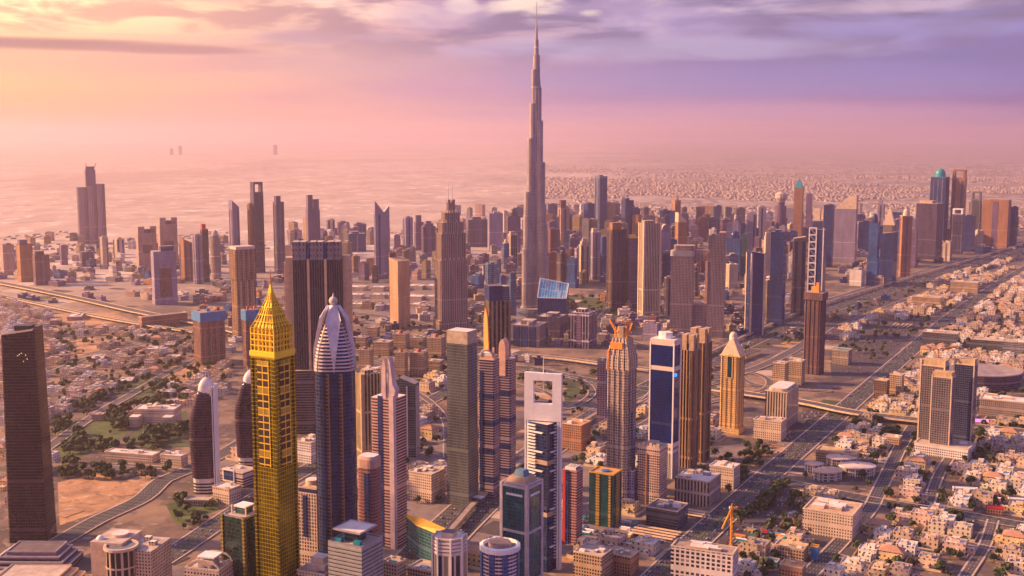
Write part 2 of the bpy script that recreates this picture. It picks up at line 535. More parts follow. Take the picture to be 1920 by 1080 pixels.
def strip(mb, line, o0, o1, z, mat=0):
    A, B = offset(line, o0), offset(line, o1)
    s = 0.0
    zz = z if callable(z) else (lambda k: z)
    for i in range(len(line) - 1):
        L = math.dist(line[i], line[i + 1])
        w = abs(o1 - o0)
        mb.face([(*A[i], zz(i)), (*B[i], zz(i)), (*B[i + 1], zz(i + 1)), (*A[i + 1], zz(i + 1))][::-1] if o1 < o0 else
                [(*A[i], zz(i)), (*B[i], zz(i)), (*B[i + 1], zz(i + 1)), (*A[i + 1], zz(i + 1))], mat,
                [(0, s), (w, s), (w, s + L), (0, s + L)])
        s += L


_rz = [0.80]


def road(pxs, w, mat=None, name='road', median=0.0, raw=False):
    line = spline(pxs if raw else [gp(*p) for p in pxs])
    ROADS.append((line, w / 2 + 3))
    _rz[0] += .03
    z = _rz[0]
    mb = MB()
    strip(mb, line, -w / 2, w / 2, z)
    for sgn in (-1, 1):                      # kerbed pavements on both sides
        o0, o1 = sorted((sgn * w / 2, sgn * (w / 2 + 2.2)))
        strip(mb, line, o0, o1, z + .14, 1)
        strip(mb, line, sgn * w / 2, sgn * w / 2 + .01 * sgn, lambda k: z + .14, 1)
    if median:
        strip(mb, line, -median / 2, median / 2, z + .16, 2)
    tag(mb.build(name, [mat or ASPH, KERB, VERGE]), kind='structure')
    return line


VERGE = plain('planted_verge', (.07, .085, .035), .95, 0, .65, .04)
LAWN = plain('lawn_grass', (.075, .10, .03), .95, 0, .6, .03)
SANDY, _nt = newmat('bare_sand')
_tc = node(_nt, 'ShaderNodeTexCoord')
_a = node(_nt, 'ShaderNodeTexNoise', {'Vector': _tc.outputs['Object'], 'Scale': .018, 'Detail': 8.0, 'Roughness': .65, 'Distortion': .6}).outputs[0]
_b = node(_nt, 'ShaderNodeTexNoise', {'Vector': _tc.outputs['Object'], 'Scale': .05, 'Detail': 6.0, 'Roughness': .6, 'Distortion': 1.2}).outputs[0]
_c = mix(_nt, smooth(_nt, _a, .36, .6), (.30, .17, .10), (.52, .28, .14))
_c = mix(_nt, mth(_nt, 'MULTIPLY', smooth(_nt, _b, .55, .64), .7), _c, (.13, .09, .06))
_c = mix(_nt, mth(_nt, 'MULTIPLY', smooth(_nt, _b, .42, .36), .6), _c, (.62, .46, .34))
bsdf(_nt, Base_Color=_c, Roughness=.95)
LOT = plain('parking_asphalt', (.075, .058, .065), .9, 0, .3, .03)
PAVE = plain('pale_paving', (.22, .165, .15), .9, 0, .3, .05)
WATERM, _nt = newmat('lake_water')
bsdf(_nt, Base_Color=(.035, .03, .05, 1), Roughness=.12, Metallic=0.0)
AREAS = []                                  # polygons no house may stand on


def area(pxs, mat, name, z=.05, keep=True):
    poly = [gp(*p) for p in pxs]
    if keep:
        AREAS.append(poly)
    a = sum(poly[i][0] * poly[(i + 1) % len(poly)][1] - poly[(i + 1) % len(poly)][0] * poly[i][1] for i in range(len(poly)))
    if a < 0:
        poly = poly[::-1]
    mb = MB()
    mb.face([(*p, z) for p in poly])
    return tag(mb.build(name, mat), kind='structure')


area([(108, 800), (205, 770), (262, 792), (215, 830), (150, 858), (104, 862)], LAWN, 'lawn', .05)
area([(265, 790), (350, 770), (360, 838), (280, 842), (230, 828)], VERGE, 'park_grass', .06)
area([(205, 720), (300, 700), (300, 742), (230, 755)], VERGE, 'park_grass', .05)
area([(108, 905), (180, 885), (285, 892), (292, 915), (230, 945), (112, 985)], SANDY, 'sand_lot', .05)
area([(90, 590), (210, 585), (250, 602), (140, 612)], SANDY, 'sand_lot', .05)
area([(110, 645), (200, 625), (240, 640), (130, 672)], SANDY, 'sand_lot', .05)
area([(300, 690), (392, 676), (420, 690), (330, 728)], SANDY, 'sand_lot', .06)
area([(310, 945), (395, 928), (415, 955), (330, 985)], LAWN, 'lawn', .07)
area([(958, 558), (1100, 552), (1140, 588), (1075, 606), (955, 604)], WATERM, 'lake_water', .08)
area([(1010, 552), (1130, 560), (1165, 600), (1140, 606), (1090, 575)], VERGE, 'park_grass', .12)
area([(1058, 712), (1082, 715), (1090, 735), (1072, 752), (1056, 756)], VERGE, 'park_grass', .06)
area([(1030, 718), (1058, 714), (1058, 752), (1034, 750)], SANDY, 'sand_lot', .07)
area([(1610, 792), (1726, 806), (1724, 816), (1600, 801)], LAWN, 'lawn', .07)
area([(1836, 800), (1935, 806), (1935, 822), (1836, 816)], LAWN, 'lawn', .07)
area([(1400, 845), (1500, 822), (1540, 835), (1470, 880), (1400, 900)], SANDY, 'bare_ground', .05)
area([(1360, 965), (1440, 905), (1520, 925), (1500, 985), (1420, 1030), (1345, 1030)], LOT, 'parking_lot', .06)
area([(1555, 660), (1640, 600), (1740, 600), (1640, 705), (1560, 720)], LOT, 'parking_lot', .05)
area([(1505, 770), (1560, 765), (1480, 830), (1440, 830)], LOT, 'parking_lot', .06)
area([(1600, 850), (1690, 840), (1650, 900), (1600, 905)], LOT, 'parking_lot', .06)
area([(1290, 845), (1400, 830), (1440, 870), (1350, 905), (1290, 900)], PAVE, 'plaza', .045)
area([(660, 530), (830, 522), (830, 600), (660, 612)], PAVE, 'plaza', .045, False)
area([(860, 950), (1000, 820), (1100, 800), (1250, 930), (1100, 1060), (860, 1060)], PAVE, 'plaza', .04, False)
area([(560, 900), (840, 780), (900, 960), (700, 1090), (560, 1090)], PAVE, 'plaza', .04, False)
area([(1830, 748), (1935, 740), (1935, 790), (1835, 786)], LOT, 'parking_lot', .05)

corr = spline([gp(*p) for p in [(2060, 430), (1920, 476), (1780, 517), (1640, 560), (1520, 602), (1405, 650)]])
cm_ = MB()
strip(cm_, corr, -85, 85, .085)
tag(cm_.build('road_reserve', plain('road_reserve', (.085, .066, .066), .9, 0, .4, .02)), kind='structure')
HWY = road([(2060, 425), (1920, 470), (1780, 510), (1640, 552), (1520, 592), (1405, 640), (1240, 718), (1060, 818), (960, 890), (870, 968), (760, 1080), (690, 1160)], 62, name='highway', median=5)
road([(2060, 410), (1920, 455), (1780, 494), (1640, 535), (1520, 574), (1425, 612)], 20, ASPH2, 'road')
SERV = road([(2060, 447), (1920, 490), (1790, 530), (1660, 577), (1560, 618)], 18, ASPH2, 'road')
WASL = road([(1200, 1120), (1310, 1010), (1440, 893), (1560, 788), (1700, 665), (1800, 582), (1920, 505), (2040, 440)], 36, name='road', median=4)
road([(1330, 868), (1400, 888), (1480, 906), (1650, 941), (1790, 963), (1920, 986), (2010, 1002)], 24, name='road', median=2)
road([(1460, 1130), (1515, 1080), (1622, 966), (1647, 924), (1687, 841), (1712, 800)], 17, name='road')
road([(1741, 946), (1762, 888), (1800, 832), (1850, 770)], 12, ASPH2, 'road')
road([(1630, 976), (1720, 1000), (1825, 1022), (1940, 1046)], 9, ASPH2, 'road')
road([(1795, 1110), (1811, 1080), (1846, 1024), (1862, 976)], 11, ASPH2, 'road')
road([(1560, 1040), (1680, 1072), (1800, 1100)], 8, ASPH2, 'road')
road([(1700, 846), (1800, 862), (1930, 890)], 9, ASPH2, 'road')
road([(1600, 640), (1760, 640), (1930, 660)], 12, ASPH2, 'road')
road([(1650, 580), (1780, 600), (1930, 610)], 10, ASPH2, 'road')
FIN = road([(180, 1130), (330, 1035), (480, 935), (600, 868), (720, 800), (850, 730), (960, 690), (1060, 705), (1180, 726), (1345, 742)], 30, name='road', median=3)
road([(60, 1042), (110, 1018), (179, 978), (265, 937), (305, 902), (350, 884), (420, 850), (470, 820)], 26, name='road', median=2)
road([(60, 862), (100, 833), (180, 778), (250, 738), (330, 692), (430, 648)], 17, ASPH2, 'road')
road([(100, 880), (200, 872), (300, 878), (345, 884)], 10, ASPH2, 'road')
road([(90, 700), (200, 660), (330, 640), (430, 600)], 12, ASPH2, 'road')
road([(90, 640), (180, 632), (300, 655), (400, 676)], 9, ASPH2, 'road')
road([(940, 668), (1050, 678), (1150, 692), (1250, 704), (1345, 706), (1420, 690), (1500, 650), (1560, 610)], 22, ASPH2, 'slip_road')
road([(950, 700), (1040, 704), (1092, 716), (1110, 738), (1085, 758), (1050, 768), (1000, 760)], 12, ASPH2, 'slip_road')
road([(1180, 760), (1240, 735), (1330, 722), (1400, 700), (1440, 712), (1435, 730), (1400, 738), (1340, 742)], 11, ASPH2, 'slip_road')
road([(1400, 640), (1380, 680), (1400, 716), (1460, 728), (1560, 735)], 11, ASPH2, 'slip_road')
road([(1120, 800), (1180, 770), (1215, 745), (1235, 715), (1225, 692)], 11, ASPH2, 'slip_road')
road([(960, 720), (1020, 735), (1060, 760), (1120, 770), (1200, 772)], 10, ASPH2, 'slip_road')
road([(1130, 840), (1200, 800), (1260, 770), (1345, 752)], 12, ASPH2, 'slip_road')
road([(640, 660), (740, 690), (830, 700), (900, 690)], 12, ASPH2, 'road')
road([(660, 740), (760, 730), (830, 780), (840, 860)], 10, ASPH2, 'road')
road([(640, 585), (760, 600), (900, 640), (960, 668)], 18, ASPH2, 'road')
road([(1240, 600), (1330, 640), (1400, 645)], 14, ASPH2, 'road')
road([(1160, 560), (1120, 612), (1180, 640), (1345, 690)], 14, ASPH2, 'road')

# the air: one even volume round the camera and the whole city
hm = MB()
hm.box(0, 0, -1.0, GX * 2 + 400, GX * 2 + 400, 846.0)
hz = hm.build('haze', None)
hz.data.materials.clear()
m_, nt_ = newmat('haze_air')
pv = node(nt_, 'ShaderNodeVolumePrincipled', {'Color': (.96, .77, .83, 1), 'Density': HAZE_DENSITY, 'Anisotropy': .6})
o_ = node(nt_, 'ShaderNodeOutputMaterial')
nt_.links.new(pv.outputs[0], o_.inputs['Volume'])
hz.data.materials.append(m_)
tag(hz, kind='stuff')


# ------------------------------------------------------------------ elevated roads and the metro line
def viaduct(pxs, w, z, label, name='flyover', mat=None, rail=True):
    line = spline([gp(u, v, z) for u, v in pxs], 24)
    root = thing(name, label, 'viaduct')
    n = len(line)
    zf = (lambda k: z)
    d = MB()
    strip(d, line, -w / 2, w / 2, zf, 0)
    dk = d.build('deck', mat or ASPH2, root)
    g = MB()
    A, B = offset(line, -w / 2), offset(line, w / 2)
    for i in range(n - 1):
        for (P, s) in ((A, 1), (B, -1)):
            q = [(*P[i], z - 2.2), (*P[i + 1], z - 2.2), (*P[i + 1], z + 1.1), (*P[i], z + 1.1)]
            g.face(q if s < 0 else q[::-1])
        g.face([(*A[i], z - 2.2), (*A[i + 1], z - 2.2), (*B[i + 1], z - 2.2), (*B[i], z - 2.2)])
    g.build('parapet', CREAM, root)
    for i in range(1, n - 1, 2):
        p = MB()
        p.prism(ngon(8, w * .09 + .8, None, *line[i]), 0, z - 2.25)
        p.build('pillar', CONC, root)
    ROADS.append((line, w / 2 + 2))
    return root


viaduct([(1338, 728), (1500, 752), (1600, 772), (1750, 790), (1960, 812)], 26, 9, 'long flyover with tan parapets crossing the diagonal avenue beside the cream hotel')
viaduct([(980, 664), (1060, 672), (1150, 684), (1260, 693), (1345, 680), (1420, 655)], 15, 10, 'curving tan interchange bridge behind the white frame tower')
viaduct([(1960, 444), (1780, 497), (1640, 538), (1520, 576), (1420, 618), (1320, 664), (1230, 706)], 10, 8, 'slender metro viaduct running beside the wide highway', 'metro_viaduct', CONC)
viaduct([(1120, 772), (1010, 840), (905, 925), (850, 985), (800, 1040)], 10, 8, 'metro viaduct passing the foot of the grey slab tower', 'metro_viaduct', CONC)
viaduct([(-60, 518), (120, 553), (260, 584), (380, 606), (520, 640)], 30, 9, 'broad raised highway crossing the sandy ground at the far left')
viaduct([(-60, 540), (150, 586), (260, 606), (365, 622)], 14, 8, 'narrow raised road just below the broad raised highway at the far left')
# ------------------------------------------------------------------ towers
OCC = []                                     # circles no house may stand on: x, y, radius
GRID = 29.0                                  # bearing of the street grid, degrees right of the view


def place(uL, uR, vt, vb, ar=.8, rv=None, Y=None):
    """Where a building stands and how big it is: its sides and top in the photograph and its depth."""
    Y = Y or depth_of(vb)
    xl, z = at_depth(uL, vt, Y)
    xr, _ = at_depth(uR, vt, Y)
    xc = (xl + xr) / 2
    beta = math.degrees(math.atan2(xc, Y))
    th = GRID if rv is None else beta + rv
    a = R(th - beta)
    W = (xr - xl) * math.cos(R(beta))
    w = W / (abs(math.cos(a)) + ar * abs(math.sin(a)))
    d = ar * w
    off = (w * abs(math.sin(a)) + d * abs(math.cos(a))) / 2
    k = (Y + off) / Y
    OCC.append((xc * k, Y + off, .62 * max(w, d) + 6))
    return xc * k, Y + off, w * k, d * k, H - (H - z) * k, -R(th)


def rooftop(root, poly, h, wall, roofm=ROOF, plant=True, name='roof'):
    """A parapet round a screed roof, with plant rooms and tanks on it."""
    r = MB()
    o, i = poly, scaled(poly, .93)
    r.loft([(o, h), (o, h + 1.6), (i, h + 1.6), (i, h + .3)], 0, 1, 1)
    rf = r.build(name, [wall, roofm], root)
    xs, ys = [p[0] for p in poly], [p[1] for p in poly]
    w, d = max(xs) - min(xs), max(ys) - min(ys)
    if plant:
        rng = random.Random(int(w * 100 + h * 7))
        p = MB()
        p.prism(rect(w * .42, d * .45, w * rng.uniform(-.12, .12), d * rng.uniform(-.1, .1)), h + .3, h + 3 + w * .1, 0, 1)
        p.build('plant_room', [wall, roofm], rf)
        for _ in range(rng.randint(3, 7)):
            q = MB()
            s = w * rng.uniform(.05, .1)
            q.prism(rect(s * 1.6, s, w * rng.uniform(-.38, .38), d * rng.choice((-.38, -.3, .3, .37))), h + .3, h + rng.uniform(1.4, 3), 0, 1)
            q.build('roof_unit', [rng.choice((GREYM, WHITE, CONC)), ROOFDARK], rf)
        for _ in range(rng.randint(1, 2)):
            q = MB()
            s = w * rng.uniform(.06, .11)
            q.prism(ngon(8, s, None, w * rng.uniform(-.36, .36), d * rng.choice((-.34, .34))), h + .3, h + 1.2 + s, 0)
            q.build('tank', [GREYM], rf)
    return rf


def crown(root, kind, w, d, h, hc, wall, poly):
    """Builds what stands above the main roof line h; hc is its height."""
    c = MB()
    if kind == 'slant':
        P = rect(w, d)
        c.loft([(P, h), (P, [h + hc * .05, h + hc, h + hc, h + hc * .05])], 0, 1, 1)
    elif kind == 'slantl':
        P = rect(w, d)
        c.loft([(P, h), (P, [h + hc, h + hc * .05, h + hc * .05, h + hc])], 0, 1, 1)
    elif kind == 'step':
        c.prism(rect(w * .72, d * .72), h, h + hc * .55, 0, 1)
        c.prism(rect(w * .42, d * .42), h + hc * .55, h + hc, 0, 1)
    elif kind == 'step1':
        c.prism(rect(w * .6, d * .6, -w * .12), h, h + hc, 0, 1)
    elif kind == 'dome':
        c.prism(ngon(14, min(w, d) * .42), h, h + hc * .35, 0, 1)
        c.sphere(0, 0, h + hc * .35, min(w, d) * .4, 1, 14, hc * .65 / (min(w, d) * .4), True)
    elif kind == 'pyramid':
        c.loft([(rect(w, d), h), (rect(w * .03, d * .03), h + hc)], 1, 1, 1)
    elif kind == 'arch':
        n = 12
        top = [(w / 2 * math.cos(math.pi * i / n), h + hc * math.sin(math.pi * i / n)) for i in range(n + 1)]
        for y, s in ((-d / 2, 1), (d / 2, -1)):
            c.face([(x, y, z) for x, z in top][::-s], 0)
        for i in range(n):
            (x0, z0), (x1, z1) = top[i], top[i + 1]
            c.face([(x0, -d / 2, z0), (x0, d / 2, z0), (x1, d / 2, z1), (x1, -d / 2, z1)], 1)
    elif kind == 'quarter':                   # curved slope falling to the left
        n = 10
        top = [(-w / 2 + w * i / n, h + hc * math.sin(math.pi / 2 * i / n)) for i in range(n + 1)]
        for y, s in ((-d / 2, 1), (d / 2, -1)):
            c.face(([(x, y, z) for x, z in top] + [(w / 2, y, h)])[::-s], 0)
        for i in range(n):
            (x0, z0), (x1, z1) = top[i], top[i + 1]
            c.face([(x0, -d / 2, z0), (x1, -d / 2, z1), (x1, d / 2, z1), (x0, d / 2, z0)], 1)
        c.face([(w / 2, -d / 2, h), (w / 2, d / 2, h), (w / 2, d / 2, h + hc), (w / 2, -d / 2, h + hc)], 0)
    elif kind == 'portal':                    # two posts and a lintel
        for s in (-1, 1):
            c.prism(rect(w * .16, d * .9, s * w * .4), h, h + hc, 0, 1)
        c.box(0, 0, h + hc * .8, w * .64, d * .9, hc * .2, 0)
    elif kind == 'twin':
        for s, q in ((-1, 1.0), (1, .7)):
            c.prism(rect(w * .4, d * .8, s * w * .26), h, h + hc * q, 0, 1)
    elif kind == 'mushroom':
        c.prism(ngon(12, w * .34), h, h + hc * .3, 0, 1)
        c.loft([(ngon(12, w * .34), h + hc * .3), (ngon(12, w * .56), h + hc * .6), (ngon(12, w * .5), h + hc * .85), (ngon(12, w * .2), h + hc)], 1, 1, 1)
    return c


CROWN_ROOF = {}


def tower(uL, uR, vt, vb, style, label, ar=.8, rv=None, cr='flat', ch=0, top=None, shape='rect', name='office_tower', Y=None,
          podium=0, pier=None, spire=0, cat='tower', group=None, setb=None, roofm=None):
    """ch: photo pixels (at the top) taken by the crown; the shaft ends below it. pier: material of corner piers."""
    x, y, w, d, h, rz = place(uL, uR, vt, vb, ar, rv, Y)
    m = FAC[style] if isinstance(style, str) else style
    trim = top or m
    roofm = roofm or ROOF
    px_m = (y / F) * 1.01
    hc = ch * px_m
    hs = h - hc
    root = thing(name, label, cat, (x, y, 0), rz, group)
    if shape == 'rect':
        poly = rect(w, d)
    elif shape == 'round':
        poly = rounded(w, d, min(w, d) * .32)
    elif shape == 'cyl':
        poly = ngon(18, w / 2, d / 2)
    else:
        poly = cham(w, d, min(w, d) * .22)
    f = MB()
    if setb:                                 # (height share, size) setbacks
        z0, q = 0, poly
        rings = [(poly, 0)]
        for (hh, k) in setb:
            rings += [(q, hs * hh), (scaled(poly, k), hs * hh)]
            q = scaled(poly, k)
        rings.append((q, hs))
        f.loft(rings, 0, 1, 1)
        poly = q
        xs, ys = [p[0] for p in q], [p[1] for p in q]
        w2, d2 = max(xs) - min(xs), max(ys) - min(ys)
    else:
        f.prism(poly, 0, hs, 0, 1)
        w2, d2 = w, d
    f.build('facade', [m, roofm], root)
    hsh = random.Random(label)
    if shape == 'rect' and not setb and uR - uL > 13 and pier is None and hsh.random() < .75:
        tone = FAC[hsh.choice(('navy', 'purple', 'ribsdark', 'navy', 'slate'))] if style not in ('navy', 'blue', 'teal', 'ribsdark', 'slate') else hsh.choice((FAC['steel'], plain('pale_fin', (.66, .60, .62), .5, .1), FAC['lilac']))
        for (sx, sy, L) in ((0, -1, w), (1, 0, d), (-1, 0, d)):
            for o in hsh.choice(((0,), (0,), (-.3, .3), (-.28, 0, .28), (.36,))):
                q = MB()
                t = L * (.22 if style not in ('navy', 'blue', 'teal', 'ribsdark', 'slate') else .08)
                if sy:
                    q.box(o * L, sy * (d / 2 + .3), 0, t, .9, hs * .97)
                else:
                    q.box(sx * (w / 2 + .3), o * L, 0, .9, t, hs * .97)
                q.build('facade_strip', tone, root)
    if cr == 'flat' or cr in ('step1', 'portal', 'step', 'twin', 'dome', 'mushroom'):
        rooftop(root, poly, hs, trim if top else m, roofm, plant=(cr == 'flat'))
    if cr != 'flat':
        crown(root, cr, w2, d2, hs, hc, m, poly).build('crown', [trim, top or roofm], root)
    if podium:
        p = MB()
        p.prism(rect(w * podium, d * podium), 0, 14, 0, 1)
        p.build('podium', [FAC['stone'], ROOF], root)
    if pier is not None:
        for sx in (-1, 1):
            for sy in (-1, 1):
                p = MB()
                s = w * .11
                p.prism(rect(s, s, sx * (w / 2 - s * .3), sy * (d / 2 - s * .3)), 0, hs + 2.5)
                p.build('pier', pier, root)
    if spire:
        s = MB()
        s.loft([(ngon(6, w * .03 + .4), h - 1), (ngon(6, .25), h + spire * px_m)], 0)
        s.build('spire', GREYM, root)
    return root


T = tower
